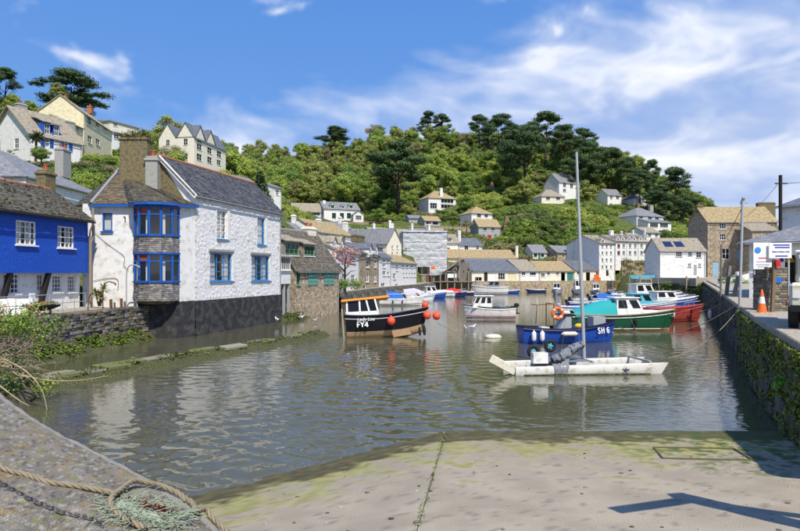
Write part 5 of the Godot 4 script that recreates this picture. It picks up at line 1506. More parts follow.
# pieces of a hull, split by height: bottom below y1, topsides, rail, inner floor
func hull(t: Node3D, L: float, B: float, depth: float, tops: Material, bottom: Material, rail: Material, o := {}):
	var rows := hull_rows(L, B, depth, o)
	var split: int = o.get("split", 3)     # columns from the keel that count as bottom
	var lo := []
	var left := []
	var right := []
	for r in rows:
		lo.append(r.slice(7 - split, 8 + split))
		left.append(r.slice(0, 8 - split))
		right.append(r.slice(7 + split, 15))
	var mb := MB.new()
	mb.grid(lo)
	put(mb, "bottom", bottom, t)
	mb = MB.new()
	mb.grid(left); mb.grid(right)
	# transom
	var r0: Array = rows[0]
	var c: Vector3 = r0[0].lerp(r0[14], .5)
	for j in 14: mb.tri(c, r0[j + 1], r0[j])
	put(mb, "topsides", tops, t)
	var rl := MB.new()
	for k in [0, 14]:
		var pts := []
		for r in rows: pts.append(r[k] + Vector3(0, .01, 0))
		rl.tube(pts, o.get("rail", .045), 6)
	rl.tube([r0[0], r0[14]], o.get("rail", .045), 6)
	put(rl, "gunwale", rail, t)
	if o.has("band"):
		var bd := MB.new()
		for k in [0, 14]:
			var pts := []
			for r in rows: pts.append(r[k].lerp(r[k + (1 if k == 0 else -1)], .8) * Vector3(1, 1, 1.015))
			bd.tube(pts, .03, 5)
		put(bd, "rubbing_strake", M[o.band], t)
	var fl := MB.new()
	var dk: float = o.get("deck", .45)
	var fr := [[], []]
	for i in rows.size():
		var r: Array = rows[i]
		var q := 1.0 - pow(dk, .6)
		fr[0].append(Vector3(r[0].x, lerpf(r[7].y, r[0].y, dk), r[0].z * (.45 + .5 * dk))); fr[1].append(Vector3(r[14].x, lerpf(r[7].y, r[14].y, dk), r[14].z * (.45 + .5 * dk)))
	for i in rows.size() - 1: fl.quad(fr[1][i], fr[1][i + 1], fr[0][i + 1], fr[0][i])
	put(fl, "cockpit_floor", o.get("floor", M.grey_paint), t)
	if o.has("foredeck"):
		var fd := MB.new()
		var n := rows.size()
		for i in range(int(n * o.foredeck), n - 1):
			var a: Vector3 = rows[i][0]
			var b: Vector3 = rows[i][14]
			var a1: Vector3 = rows[i + 1][0]
			var b1: Vector3 = rows[i + 1][14]
			var u := Vector3(0, .06, 0)
			var m0 := (a + b) * .5 + u
			var m1 := (a1 + b1) * .5 + u
			fd.quad(b, b1, m1, m0); fd.quad(m0, m1, a1, a)
		put(fd, "foredeck", o.get("deckmat", M.gel_white), t)
	return rows

# cabin with raked windscreen: x0..x1 along, half-width, foot and top
func cabin(t: Node3D, x0: float, x1: float, hw: float, y0: float, y1: float, wall: Material, roof: Material, panes := 3, rake := .25, called := "cabin"):
	var tx := x1 - rake * (y1 - y0)
	var tw := hw * .86
	var q := [Vector3(x0, y0, hw), Vector3(x1, y0, hw), Vector3(tx, y1, tw), Vector3(x0 + .05, y1, tw)]
	var mb := MB.new()
	mb.quad(q[0], q[1], q[2], q[3])
	var n := [q[0] * Vector3(1, 1, -1), q[1] * Vector3(1, 1, -1), q[2] * Vector3(1, 1, -1), q[3] * Vector3(1, 1, -1)]
	mb.quad(n[1], n[0], n[3], n[2])
	mb.quad(q[1], n[1], n[2], q[2])
	mb.quad(n[0], q[0], q[3], n[3])
	var c := put(mb, called, wall, t)
	var rf := MB.new()
	rf.bevel(Vector3((x0 + tx) * .5, y1 + .03, 0), Vector3(tx - x0 + .3, .08, tw * 2 + .2), .03)
	put(rf, called + "_roof", roof, t)
	# side lights and windscreen, standing a little proud
	for s in [1.0, -1.0]:
		for i in panes:
			var f0 := (i + .14) / panes
			var f1 := (i + .86) / panes
			var pn := MB.new()
			var a := Vector3(lerpf(x0, x1, f0), lerpf(y0, y1, .42), lerpf(hw, tw, .42) + .015)
			var b := Vector3(lerpf(x0, x1 - rake * .42 * (y1 - y0), f1), lerpf(y0, y1, .42), lerpf(hw, tw, .42) + .015)
			var d := Vector3(lerpf(x0 + .05, tx, f1), lerpf(y0, y1, .9), lerpf(hw, tw, .9) + .015)
			var e := Vector3(lerpf(x0 + .05, tx, f0), lerpf(y0, y1, .9), lerpf(hw, tw, .9) + .015)
			if s < 0: pn.slab(b * Vector3(1, 1, -1), a * Vector3(1, 1, -1), e * Vector3(1, 1, -1), d * Vector3(1, 1, -1), .012)
			else: pn.slab(a, b, d, e, .012)
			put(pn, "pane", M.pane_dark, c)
	for s in [-1, 1]:
		var pn := MB.new()
		var f := func(u: float, v: float) -> Vector3: return Vector3(lerpf(x1, tx, v) + .015, lerpf(y0, y1, v), lerpf(hw, tw, v) * u)
		if s > 0: pn.slab(f.call(.92, .4), f.call(.06, .4), f.call(.06, .9), f.call(.92, .9), .012)
		else: pn.slab(f.call(-.06, .4), f.call(-.92, .4), f.call(-.92, .9), f.call(-.06, .9), .012)
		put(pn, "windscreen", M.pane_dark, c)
	return c

func fender(t: Node3D, at: Vector3, mt: Material, r := .13, long := .5, called := "fender"):
	var mb := MB.new()
	mb.lathe([Vector2(.02, -long * .5), Vector2(r, -long * .32), Vector2(r, long * .32), Vector2(.03, long * .5), Vector2(.025, long * .5 + .06)], 10)
	put(mb, called, mt, t, at)

func ball_fender(t: Node3D, at: Vector3, r := .28, called := "buoy_fender"):
	var mb := MB.new()
	mb.ball(Vector3.ZERO, Vector3(r, r * 1.05, r), 14, 10)
	mb.lathe([Vector2(r * .3, r * .9), Vector2(r * .2, r * 1.3), Vector2(.01, r * 1.35)], 8)
	put(mb, called, M.buoy, t, at)

func outboard(t: Node3D, at: Vector3, mt: Material = null):
	var mb := MB.new()
	mb.bevel(at + Vector3(-.1, .42, 0), Vector3(.42, .36, .3), .09)
	mb.box(at + Vector3(-.12, .0, 0), Vector3(.14, .6, .1))
	mb.box(at + Vector3(-.2, -.3, 0), Vector3(.3, .12, .08))
	put(mb, "outboard_motor", mt if mt else M.black, t)

# a canvas cover stretched over hoops, x0..x1
func cover(t: Node3D, x0: float, x1: float, hw: float, y0: float, peak: Array, mt: Material, called := "cover"):
	var rows := []
	for i in 9:
		var f := i / 8.0
		var k: float = peak[mini(int(f * (peak.size() - 1)), peak.size() - 2)]
		var k2: float = peak[mini(int(f * (peak.size() - 1)) + 1, peak.size() - 1)]
		var pk := lerpf(k, k2, f * (peak.size() - 1) - mini(int(f * (peak.size() - 1)), peak.size() - 2))
		var row := []
		for j in 11:
			var s := (j - 5) / 5.0
			row.append(Vector3(lerpf(x0, x1, f), y0 + pk * pow(maxf(1.0 - s * s, 0), .6) * (1.0 - .06 * absf(sin(f * 12.0))), -s * hw))
		rows.append(row)
	var mb := MB.new()
	mb.grid(rows)
	put(mb, called, mt, t)

func text(t: Node3D, words: String, at: Vector3, size: float, mt: Material, b := Basis(), skew := 0.0, bold := true):
	var tm := TextMesh.new()
	var f := SystemFont.new()
	f.font_names = PackedStringArray(["Droid Sans"])
	f.font_weight = 700 if bold else 400
	tm.font = f
	tm.text = words
	tm.font_size = 64
	tm.pixel_size = size / 48.0
	tm.depth = .012
	var bb := b
	if skew != 0: bb = b * Basis(Vector3(1, 0, 0), Vector3(skew, 1, 0), Vector3(0, 0, 1))
	return put(tm, "lettering", mt, t, at, bb)

func boat(called: String, label: String, at: Vector3, turn_deg: float, heel := 0.0, pitch := 0.0, group := "") -> Node3D:
	var t := thing(called, label, "boat", at, 0.0, group)
	t.basis = Basis(Vector3.UP, deg_to_rad(turn_deg)) * Basis(Vector3.RIGHT, deg_to_rad(heel)) * Basis(Vector3.BACK, deg_to_rad(pitch))
	return t

func make_boats():
	black_boat()
	white_cabin_boat()
	blue_workboat()
	catamaran()
	green_boat()
	right_boats()
	far_boats()

func black_boat():
	# aground, heeled towards the camera, stern to the left
	var L := 4.9
	var t := boat("fishing_boat", "black fishing boat lettered FY4 with orange-roofed wheelhouse, aground by the left bank", Vector3(-3.35, -.25, -39.6), 6.0, -9.0, 2.5)
	var rows: Array = hull(t, L, 2.1, 1.45, M.hull_black, M.antifoul_tan, M.hull_black, {"transom": .86, "sheer": .42, "rake": .3, "full": 2.6, "rocker": .25, "deadrise": 1.25, "flare": .5, "split": 3, "band": "lilac_cover", "deck": .7, "rail": .06})
	# bilge keel
	var bk := MB.new()
	bk.slab(Vector3(2.9, .05, .62), Vector3(4.1, .2, .5), Vector3(3.9, .5, .62), Vector3(2.8, .42, .78), .07)
	put(bk, "bilge_keel", M.antifoul_tan, t)
	# wheelhouse: white posts and dark lights under an orange roof
	var x0 := -.05
	var x1 := 2.1
	var hb := MB.new()
	hb.box(Vector3(1.0, 1.62, .0), Vector3(2.1, .32, 1.55))
	var wh := put(hb, "wheelhouse", M.white_clean, t)
	for s in [-1, 1]:
		for x in [.05, .85, 1.45, 2.0]:
			var pm := MB.new()
			pm.bar(Vector3(x, 1.7, s * .74), Vector3(x + (.0 if x < 1 else -.18), 2.55, s * .68), .14, .1)
			put(pm, "post", M.white_clean, wh)
		for q in [[.12, .78], [.92, 1.3], [1.5, 1.85]]:
			var pn := MB.new()
			var k: float = s
			pn.box(Vector3((q[0] + q[1]) * .5 - .03, 2.14, k * .70), Vector3(q[1] - q[0], .66, .02))
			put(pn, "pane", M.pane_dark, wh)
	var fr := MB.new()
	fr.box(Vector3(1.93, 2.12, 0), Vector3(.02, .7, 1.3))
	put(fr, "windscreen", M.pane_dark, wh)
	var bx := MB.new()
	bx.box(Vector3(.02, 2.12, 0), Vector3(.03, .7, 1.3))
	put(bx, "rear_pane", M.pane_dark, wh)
	var rf := MB.new()
	var rr := []
	for i in 9:
		var f := i / 8.0
		var row := []
		for j in 7:
			var s := (j - 3) / 3.0
			row.append(Vector3(lerpf(-.3, 2.75, f), 2.62 + .18 * f - .06 * s * s, -s * lerpf(.92, .72, f)))
		rr.append(row)
	rf.grid(rr)
	var r2 := []
	for row in rr: r2.append(row.map(func(p): return p + Vector3(0, -.13, 0)))
	rf.grid(r2, true)
	for k in [0, 6]:
		for i in 8: rf.quad(r2[i][k], r2[i + 1][k], rr[i + 1][k], rr[i][k])
	rf.quad(r2[8][0], r2[8][6], rr[8][6], rr[8][0])
	for j in 6: rf.quad(r2[0][j], r2[0][j + 1], rr[0][j + 1], rr[0][j])
	put(rf, "wheelhouse_roof", M.orange_roof, t)
	var b := Basis(Vector3.RIGHT, -.10)
	text(t, "FY4", Vector3(.95, .93, 1.03), .34, M.white_clean, b)
	text(t, "Lady Lou", Vector3(1.2, 1.24, 1.13), .21, M.white_clean, b, .3, false)
	for p in [Vector3(2.75, 1.05, 1.25), Vector3(5.15, 1.35, .55), Vector3(5.8, 1.3, .3)]: ball_fender(t, p, .26)
	var st := MB.new()
	st.bar(Vector3(-.2, -.6, .7), Vector3(-.28, 2.0, .7), .1)
	put(st, "stern_post", M.pale_wood, t)
	var pl := MB.new()
	pl.ball(Vector3(4.9, .4, .55), Vector3(.12, .35, .12), 8, 6)
	pl.ball(Vector3(4.6, .35, .6), Vector3(.1, .3, .1), 8, 6)
	put(pl, "tyre_fender", M.rubber, t)

func white_cabin_boat():
	var t := boat("motor_boat", "white open boat with three-pane cuddy and red-and-blue waterline on middle water", Vector3(10.1, .1, -54.6), 176.0)
	hull(t, 4.3, 1.75, .95, M.gel_white, M.hull_blue, M.black, {"transom": .82, "sheer": .3, "rake": .25, "split": 1, "deck": .55, "deadrise": 1.3, "band": "gel_white", "foredeck": .62})
	var wl := MB.new()
	for s in [-1, 1]:
		var pts := []
		for r in hull_rows(4.3, 1.75, .95, {"transom": .82, "sheer": .3, "rake": .25, "deadrise": 1.3}):
			pts.append(r[7 + s * 2].lerp(r[7 + s * 3], .2) * Vector3(1, 1, 1.03))
		wl.tube(pts, .022, 5)
	put(wl, "waterline_stripe", M.red, t)
	cabin(t, 2.0, 3.75, .68, .95, 1.95, M.gel_white, M.gel_white, 3, .35)
	fender(t, Vector3(1.9, .7, .92), M.blue_cover, .13, .3)
	fender(t, Vector3(.9, .6, .92), M.gel_white)
	fender(t, Vector3(.6, .6, .9), M.gel_white)
	var gl := MB.new()
	rng.seed = 2
	for k in 9: gl.bar(Vector3(rng.randf_range(.2, 1.8), .9, rng.randf_range(-.5, .5)), Vector3(rng.randf_range(.2, 1.8), 1.2, rng.randf_range(-.5, .5)), .05)
	put(gl, "fishing_gear", M.grey_paint, t)
	outboard(t, Vector3(-.05, .75, 0))

func blue_workboat():
	var t := boat("work_boat", "dark blue workboat lettered SH 6 with orange lifebuoy, moored behind the catamaran", Vector3(7.1, -.14, -36.3), 8.0)
	hull(t, 5.6, 2.0, 1.0, M.hull_blue, M.hull_blue, M.black, {"transom": .62, "sheer": .42, "rake": .2, "full": 3.0, "split": 1, "deck": .5, "deadrise": 1.3, "floor": M.grey_paint})
	var top := MB.new()
	for s in [-1, 1]:
		var pts := []
		for r in hull_rows(5.6, 2.0, 1.0, {"transom": .62, "sheer": .42, "rake": .2, "full": 3.0, "deadrise": 1.3}):
			pts.append(r[7 + s * 7].lerp(r[7 + s * 6], .5) * Vector3(1, 1, 1.02))
		top.tube(pts, .07, 6)
	put(top, "rubbing_strake", M.hull_navy, t)
	# console
	var cm := MB.new()
	cm.slab(Vector3(2.05, .8, .45), Vector3(2.9, .8, .45), Vector3(2.9, 1.75, .42), Vector3(2.62, 1.75, .42), .05)
	cm.slab(Vector3(2.9, .8, -.45), Vector3(2.05, .8, -.45), Vector3(2.62, 1.75, -.42), Vector3(2.9, 1.75, -.42), .05)
	cm.slab(Vector3(2.05, .8, -.45), Vector3(2.05, .8, .45), Vector3(2.62, 1.75, .42), Vector3(2.62, 1.75, -.42), .04)
	cm.box(Vector3(2.86, 1.28, 0), Vector3(.08, .94, .84))
	put(cm, "console", M.grey_paint, t)
	put(boxed(Vector3(.8, .05, 1.0)), "console_roof", M.black, t, Vector3(2.65, 1.8, 0))
	outboardish(t, Vector3(2.75, 1.9, 0))
	# gallows frame with lifebuoy
	var gf := MB.new()
	gf.tube([Vector3(1.75, .7, .6), Vector3(1.75, 2.45, .6), Vector3(1.75, 2.45, -.6), Vector3(1.75, .7, -.6)], .035, 6)
	gf.tube([Vector3(1.75, 2.45, .6), Vector3(.7, 2.4, .7), Vector3(.62, 1.3, .72)], .03, 6)
	gf.tube([Vector3(.7, 2.4, .7), Vector3(.35, 2.45, .7)], .03, 6)
	put(gf, "gallows_frame", M.rust, t)
	var ly := thing("lifebuoy", "orange lifebuoy hung on the frame of the blue workboat", "lifebuoy", t.transform * Vector3(2.0, 1.9, .55))
	ly.basis = t.basis
	var lm := MB.new()
	var ring := []
	for i in 25:
		var a := TAU * i / 24
		ring.append(Vector3(cos(a), sin(a), 0) * .3)
	lm.tube(ring, .1, 8, false)
	put(lm, "ring", M.orange, ly)
	for i in 4:
		var a := TAU * (i + .5) / 4
		var bd := MB.new()
		bd.tube([Vector3(cos(a - .12), sin(a - .12), 0) * .3, Vector3(cos(a + .12), sin(a + .12), 0) * .3], .105, 8)
		put(bd, "band", M.white_clean, ly)
	put(boxed(Vector3(.75, .62, .8)), "fish_bin", M.grey_paint, t, Vector3(4.6, 1.35, .1))
	put(boxed(Vector3(.5, .3, .5)), "crate", M.gel_white, t, Vector3(1.3, .95, .2))
	var yb := MB.new()
	yb.ball(Vector3(3.4, 1.12, .3), Vector3(.26, .16, .2), 10, 6)
	put(yb, "yellow_float", M.yellow, t)
	for q in [[.45, .62], [.95, .62]]: fender(t, Vector3(q[0], q[1], .86), M.gel_white, .14, .62)
	var fm := MB.new()
	fm.lathe([Vector2(.02, -.5), Vector2(.13, -.35), Vector2(.13, .35), Vector2(.02, .5)], 10, Vector3(2.5, .75, 1.1), Basis(Vector3.BACK, PI / 2))
	put(fm, "fender", M.gel_cream, t)
	var tb := Basis(Vector3.UP, .40) * Basis(Vector3.RIGHT, -.12)
	text(t, "SH 6", Vector3(4.75, .88, .71), .36, M.white_clean, tb)

func outboardish(t: Node3D, at: Vector3):
	var mb := MB.new()
	mb.bevel(at, Vector3(.4, .18, .35), .04)
	put(mb, "radar_box", M.gel_white, t)

func catamaran():
	var t := boat("sailing_catamaran", "white beach catamaran with tall bare mast in the middle of the harbour", Vector3(4.55, -.16, -25.9), 4.0, -1.5)
	for s in [1, -1]:
		var h := Node3D.new()
		h.name = "float_hull"
		t.add_child(h, true)
		h.position = Vector3(0, 0, s * 1.05)
		var rows := []
		for i in 23:
			var f := i / 22.0
			var half := .17 * (lerpf(.55, 1.0, minf(f / .4, 1.0)) if f < .4 else pow(maxf(1.0 - pow((f - .4) / .6, 2.2), 0), .7)) + .006
			var sh := .46 + .12 * f
			var row := []
			for q in [[-.7, 1.0], [-1.0, .93], [-1.0, .5], [-.6, .16], [0.0, .0], [.6, .16], [1.0, .5], [1.0, .93], [.7, 1.0]]:
				row.append(Vector3(f * 6.0 + .35 * f * q[1], sh * q[1] + .06 * f * (1.0 - q[1]), half * q[0]))
			rows.append(row)
		var mb := MB.new()
		mb.grid(rows)
		for i in 22: mb.quad(rows[i][8], rows[i + 1][8], rows[i + 1][0], rows[i][0])
		for j in 7: mb.tri(rows[0][8], rows[0][j + 1], rows[0][j])
		put(mb, "hull_shell", M.gel_dirty, h)
		var bt := MB.new()
		bt.box(Vector3(2.9, .15, s * .0 + .168), Vector3(5.2, .05, .01))
		put(bt, "waterline_stripe", M.weed_rock, h)
		var rd := MB.new()
		if s > 0:
			rd.bevel(Vector3(-.5, .55, .0), Vector3(1.15, .34, .06), .025, Basis(Vector3.BACK, -.5))
			rd.bar(Vector3(.05, .5, 0), Vector3(-.2, .55, 0), .08)
			put(rd, "rudder", M.gel_cream, h)
	var bm := MB.new()
	for x in [1.3, 3.22, 5.6]: bm.tube([Vector3(x, .62, -1.05), Vector3(x, .62, 1.05)], .05, 8)
	put(bm, "crossbeam", M.galv, t)
	var tr := MB.new()
	tr.slab(Vector3(1.35, .63, .88), Vector3(3.2, .63, .88), Vector3(3.2, .63, -.88), Vector3(1.35, .63, -.88), .015)
	put(tr, "trampoline", M.grey_cover, t)
	var ms := MB.new()
	ms.tube([Vector3(3.22, .66, 0), Vector3(3.1, 5.0, 0), Vector3(2.97, 9.4, 0)], [.08, .075, .05], 10)
	put(ms, "mast", M.galv, t)
	M.galv.metallic = .2
	var st := MB.new()
	for e in [Vector3(2.6, .7, 1.1), Vector3(2.6, .7, -1.1), Vector3(6.0, .75, 0)]: st.tube([Vector3(3.05, 6.9, 0), e], .008, 4)
	st.tube([Vector3(5.9, .7, 1.05), Vector3(6.0, .78, 0), Vector3(5.9, .7, -1.05)], .01, 4)
	put(st, "stay", M.metal, t)
	# boom wrapped in its grey sail cover
	var bo := MB.new()
	var crease := FastNoiseLite.new()
	crease.seed = 12; crease.frequency = 2.6
	var path := smooth([Vector3(1.55, .72, .9), Vector3(2.0, .86, .72), Vector3(2.6, 1.12, .45), Vector3(3.05, 1.28, .32)], 9)
	var cr := []
	for i in path.size():
		var f := float(i) / (path.size() - 1)
		var row := []
		for k in 16:
			var a := TAU * k / 16
			var rr := (.07 + .15 * pow(sin(PI * clampf(f * .8 + .1, 0, 1)), .6)) * (1.0 + .75 * crease.get_noise_3d(cos(a) * .6, f * 3.0, sin(a) * .6))
			row.append(path[i] + Vector3(-.25 * sin(a), sin(a) * .8, cos(a) * 1.35) * rr)
		cr.append(row)
	bo.grid(cr, false, true)
	for i in [7, 15, 24]:
		var tie := MB.new()
		var ring := []
		for k in 17: ring.append(path[i] + (cr[i][k % 16] - path[i]) * 1.05)
		tie.tube(ring, .014, 4, false)
		put(tie, "sail_tie", M.black, t)
	put(bo, "sail_bundle", M.grey_cover, t)
	var cv := MB.new()
	var dr := []
	for i in 9:
		var f := i / 8.0
		var row := []
		for k in 9:
			var g := k / 8.0
			var p: Vector3 = path[int(4 + 14 * g)].lerp(Vector3(1.55 + g * .6, .56, 1.0), minf(f * 1.5, 1.0))
			if f > .66: p = Vector3(1.55 + g * .6 - .1 * (f - .66), .56 - (f - .66) * 1.1, 1.24)
			row.append(p + Vector3(.05 * sin(k * 1.9 + i), .03 * sin(k * 2.7), .03 * sin(k * 2.3 + i * .8)))
		dr.append(row)
	cv.grid(dr, true)
	put(cv, "sail_cover", M.grey_cover, t)
	put(boxed(Vector3(.6, .42, .4)), "white_locker", M.gel_white, t, Vector3(1.0, .82, 1.0))
	# launching trolley wheels
	for p in [Vector3(.95, 1.0, .3), Vector3(1.7, 1.22, .2)]:
		var wm := MB.new()
		var ring := []
		for i in 17:
			var a := TAU * i / 16
			ring.append(Vector3(cos(a), sin(a), 0) * .2)
		wm.tube(ring, .075, 6, false)
		var w := put(wm, "trolley_wheel", M.rubber, t, p, Basis(Vector3.UP, .2))
		var hb := MB.new()
		for i in 5:
			var a := TAU * i / 5
			hb.bar(Vector3.ZERO, Vector3(cos(a), sin(a), 0) * .15, .05, .06)
		hb.ball(Vector3.ZERO, Vector3(.06, .06, .06), 6, 4)
		put(hb, "hub", M.hull_teal, w)
	var ax := MB.new()
	ax.tube([Vector3(.95, 1.0, .3), Vector3(1.1, .68, -.6)], .025, 5)
	ax.tube([Vector3(1.7, 1.22, .2), Vector3(1.9, .68, -.7)], .025, 5)
	put(ax, "trolley_axle", M.galv, t)
	var sm := MB.new()
	for i in 5:
		var a := TAU * i / 5 + .3
		sm.bar(Vector3(4.5, .33, 1.225), Vector3(4.5 + cos(a) * .16, .33 + sin(a) * .1, 1.222), .03, .012)
	put(sm, "star_mark", M.hull_navy, t)

func green_boat():
	var t := boat("cabin_boat", "dark green boat with white cabin and teal canvas cover beside the quay", Vector3(12.2, -.15, -44.6), 2.0)
	hull(t, 7.3, 2.3, 1.25, M.hull_green, M.antifoul_tan, M.pale_wood, {"transom": .85, "sheer": .35, "rake": .3, "split": 2, "deck": .7, "deadrise": 1.3, "foredeck": .45, "band": "gel_white", "rail": .06})
	cabin(t, 3.1, 5.2, .85, 1.25, 2.45, M.gel_white, M.gel_white, 2, .45)
	var fc := MB.new()
	fc.bevel(Vector3(5.6, 1.42, 0), Vector3(1.5, .3, 1.2), .12)
	put(fc, "foredeck_coaming", M.gel_white, t)
	cover(t, .1, 3.1, 1.1, 1.2, [.35, .75, 1.1, 1.2], M.teal_cover)
	fender(t, Vector3(4.3, .75, 1.2), M.black, .12, .6)
	var wl := MB.new()
	wl.box(Vector3(3.4, .34, 1.12), Vector3(5.4, .05, .03))
	put(wl, "waterline_stripe", M.gel_cream, t)

func simple_boat(called: String, label: String, at: Vector3, turn: float, L: float, tops: String, o := {}) -> Node3D:
	var t := boat(called, label, at, turn, o.get("heel", 0.0))
	var B: float = L * .36
	var dp: float = o.get("depth", .16 * L + .1)
	hull(t, L, B, dp, M[tops], M[o.get("bottom", tops)], M[o.get("rail", "gel_white")], {"transom": .84, "sheer": .06 * L, "rake": .35, "split": 2, "deck": .65, "deadrise": 1.35, "foredeck": o.get("fore", .55), "band": o.get("band", "gel_white"), "deckmat": M[o.get("deckmat", "gel_white")]})
	if o.has("cabin"):
		var c: Array = o.cabin
		cabin(t, L * c[0], L * c[1], B * .36, dp, dp + c[2], M[c[3] if c.size() > 3 else "gel_white"], M[c[4] if c.size() > 4 else "gel_white"], c[5] if c.size() > 5 else 2, .5)
	if o.has("cover"):
		var c: Array = o.cover
		cover(t, L * c[0], L * c[1], B * .47, dp * .98, c[2], M[c[3]])
	# fittings: bow rail, cleats, fenders, whip aerial
	if L > 4.5:
		var pr := MB.new()
		var tip := L * 1.02
		pr.tube(smooth([Vector3(L * .7, dp + .45, B * .33), Vector3(L * .88, dp + .55, B * .2), Vector3(tip, dp + .62, 0), Vector3(L * .88, dp + .55, -B * .2), Vector3(L * .7, dp + .45, -B * .33)], 4), .018, 5)
		for q in [[.72, .32], [.88, .2], [.72, -.32], [.88, -.2]]: pr.tube([Vector3(L * q[0], dp, B * q[1]), Vector3(L * q[0], dp + .5, B * q[1])], .015, 4)
		put(pr, "bow_rail", M.galv, t)
		for x in [.3, .52]: fender(t, Vector3(L * x, dp * .6, B * .5), M.gel_cream if tops != "gel_white" else M.hull_navy, .09, .42)
	if o.has("cabin"):
		var an := MB.new()
		an.tube([Vector3(L * .45, dp + .8, .1), Vector3(L * .42, dp + 2.6, .1)], .012, 4)
		put(an, "aerial", M.white_clean, t)
	var wl := MB.new()
	for k in [4, 10]:
		var pts := []
		for rw in hull_rows(L, B, dp, {"transom": .84, "sheer": .06 * L, "rake": .35, "deadrise": 1.35}): pts.append(rw[k] * Vector3(1, 1, 1.02))
		wl.tube(pts, .025, 4)
	put(wl, "weed_line", M.weed_rock, t)
	if o.has("motor"): outboard(t, Vector3(-.05, dp * .7, 0), M[o.motor])
	if o.has("screen"):
		var w := MB.new()
		w.slab(Vector3(L * .62, dp + .02, B * .36), Vector3(L * .68, dp + .02, 0), Vector3(L * .58, dp + .5, 0), Vector3(L * .54, dp + .45, B * .33), .02)
		w.slab(Vector3(L * .68, dp + .02, 0), Vector3(L * .62, dp + .02, -B * .36), Vector3(L * .54, dp + .45, -B * .33), Vector3(L * .58, dp + .5, 0), .02)
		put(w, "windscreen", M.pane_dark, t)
	return t

func right_boats():
	var t := simple_boat("open_boat", "dark red open boat with red topsides between green boat and quay wall", Vector3(19.8, -.15, -52.5), 4.0, 5.7, "hull_red", {"rail": "hull_red", "band": "hull_red", "fore": .25, "deckmat": "hull_red", "depth": 1.25})
	fender(t, Vector3(6.4, .75, .5), M.gel_white, .16, .8)
	simple_boat("cabin_boat", "white boat with pale turquoise cabin and blue stripe behind the red boat", Vector3(18.6, -.15, -58.5), 2.0, 7.2, "gel_white", {"cabin": [.42, .72, 1.0, "hull_teal", "hull_teal"], "band": "hull_blue", "deckmat": "hull_teal"})
	simple_boat("cabin_boat", "small white-cabin boat with blue stripe left of the turquoise-cabin boat", Vector3(16.9, -.15, -55.0), 2.0, 4.6, "gel_white", {"cabin": [.4, .75, .95], "band": "hull_blue", "depth": .95})
	simple_boat("motor_boat", "royal blue motor boat with white cabin near the quay's far end", Vector3(25.0, -.15, -67.5), 8.0, 7.6, "hull_blue", {"cabin": [.35, .68, .95], "depth": 1.25, "screen": true})
	simple_boat("motor_boat", "navy and white sports boat with dark windscreen behind the royal blue boat", Vector3(26.5, -.15, -73.0), 4.0, 7.2, "hull_navy", {"cabin": [.45, .75, .8], "band": "gel_white", "screen": true})
	simple_boat("cabin_cruiser", "white cabin cruiser with raised flybridge in front of the white cottage", Vector3(28.0, -.15, -80.0), 16.0, 7.5, "gel_white", {"cabin": [.3, .7, 1.5], "depth": 1.3, "band": "hull_navy"})
	simple_boat("dinghy", "white dinghy with black outboard moored left of the turquoise-cabin boat", Vector3(20.5, -.12, -66.0), -4.0, 4.0, "gel_white", {"motor": "black", "fore": .7})
	simple_boat("dinghy", "blue dinghy with outboard moored among the right-hand boats", Vector3(19.5, -.12, -72.0), 6.0, 4.4, "hull_blue", {"motor": "black", "fore": .7})
	simple_boat("dinghy", "white and blue dinghy at the outer end of the right-hand boats", Vector3(16.5, -.12, -64.0), 0.0, 4.0, "gel_white", {"motor": "grey_paint", "fore": .7, "band": "hull_blue"})
	simple_boat("motor_boat", "white motor boat with blue hull stripe nearest the timber ladder", Vector3(31.5, -.15, -84.0), 10.0, 6.5, "gel_white", {"screen": true, "band": "hull_blue", "motor": "black"})
	simple_boat("motor_boat", "blue-covered boat moored beneath the white cottage", Vector3(35.0, -.15, -90.0), 10.0, 6.2, "hull_navy", {"cover": [.05, .55, [.3, .5, .4], "blue_cover"], "band": "gel_white"})
	simple_boat("dinghy", "grey dinghy with cocked outboard at the left end of right-hand moorings", Vector3(22.0, -.1, -80.0), 20.0, 4.2, "grey_paint", {"motor": "black", "fore": .7})
	simple_boat("motor_boat", "white speedboat with blue canopy behind the turquoise-cabin boat", Vector3(24.0, -.1, -78.0), 8.0, 5.2, "gel_white", {"cover": [.1, .6, [.5, .8, .5], "blue_cover"], "motor": "black", "band": "hull_blue"})
	simple_boat("motor_boat", "white speedboat with raised windscreen left of the flybridge cruiser", Vector3(26.8, -.1, -88.0), 12.0, 5.4, "gel_white", {"screen": true, "motor": "black", "band": "red"})
	simple_boat("dinghy", "pale blue dinghy nearest the weedy rock point", Vector3(31.0, -.1, -97.0), 30.0, 4.0, "hull_teal", {"motor": "grey_paint", "fore": .7})
	simple_boat("motor_boat", "white cuddy boat moored under the left timber ladder", Vector3(35.5, -.1, -98.0), 14.0, 5.0, "gel_white", {"cabin": [.4, .7, .8], "band": "hull_navy"})

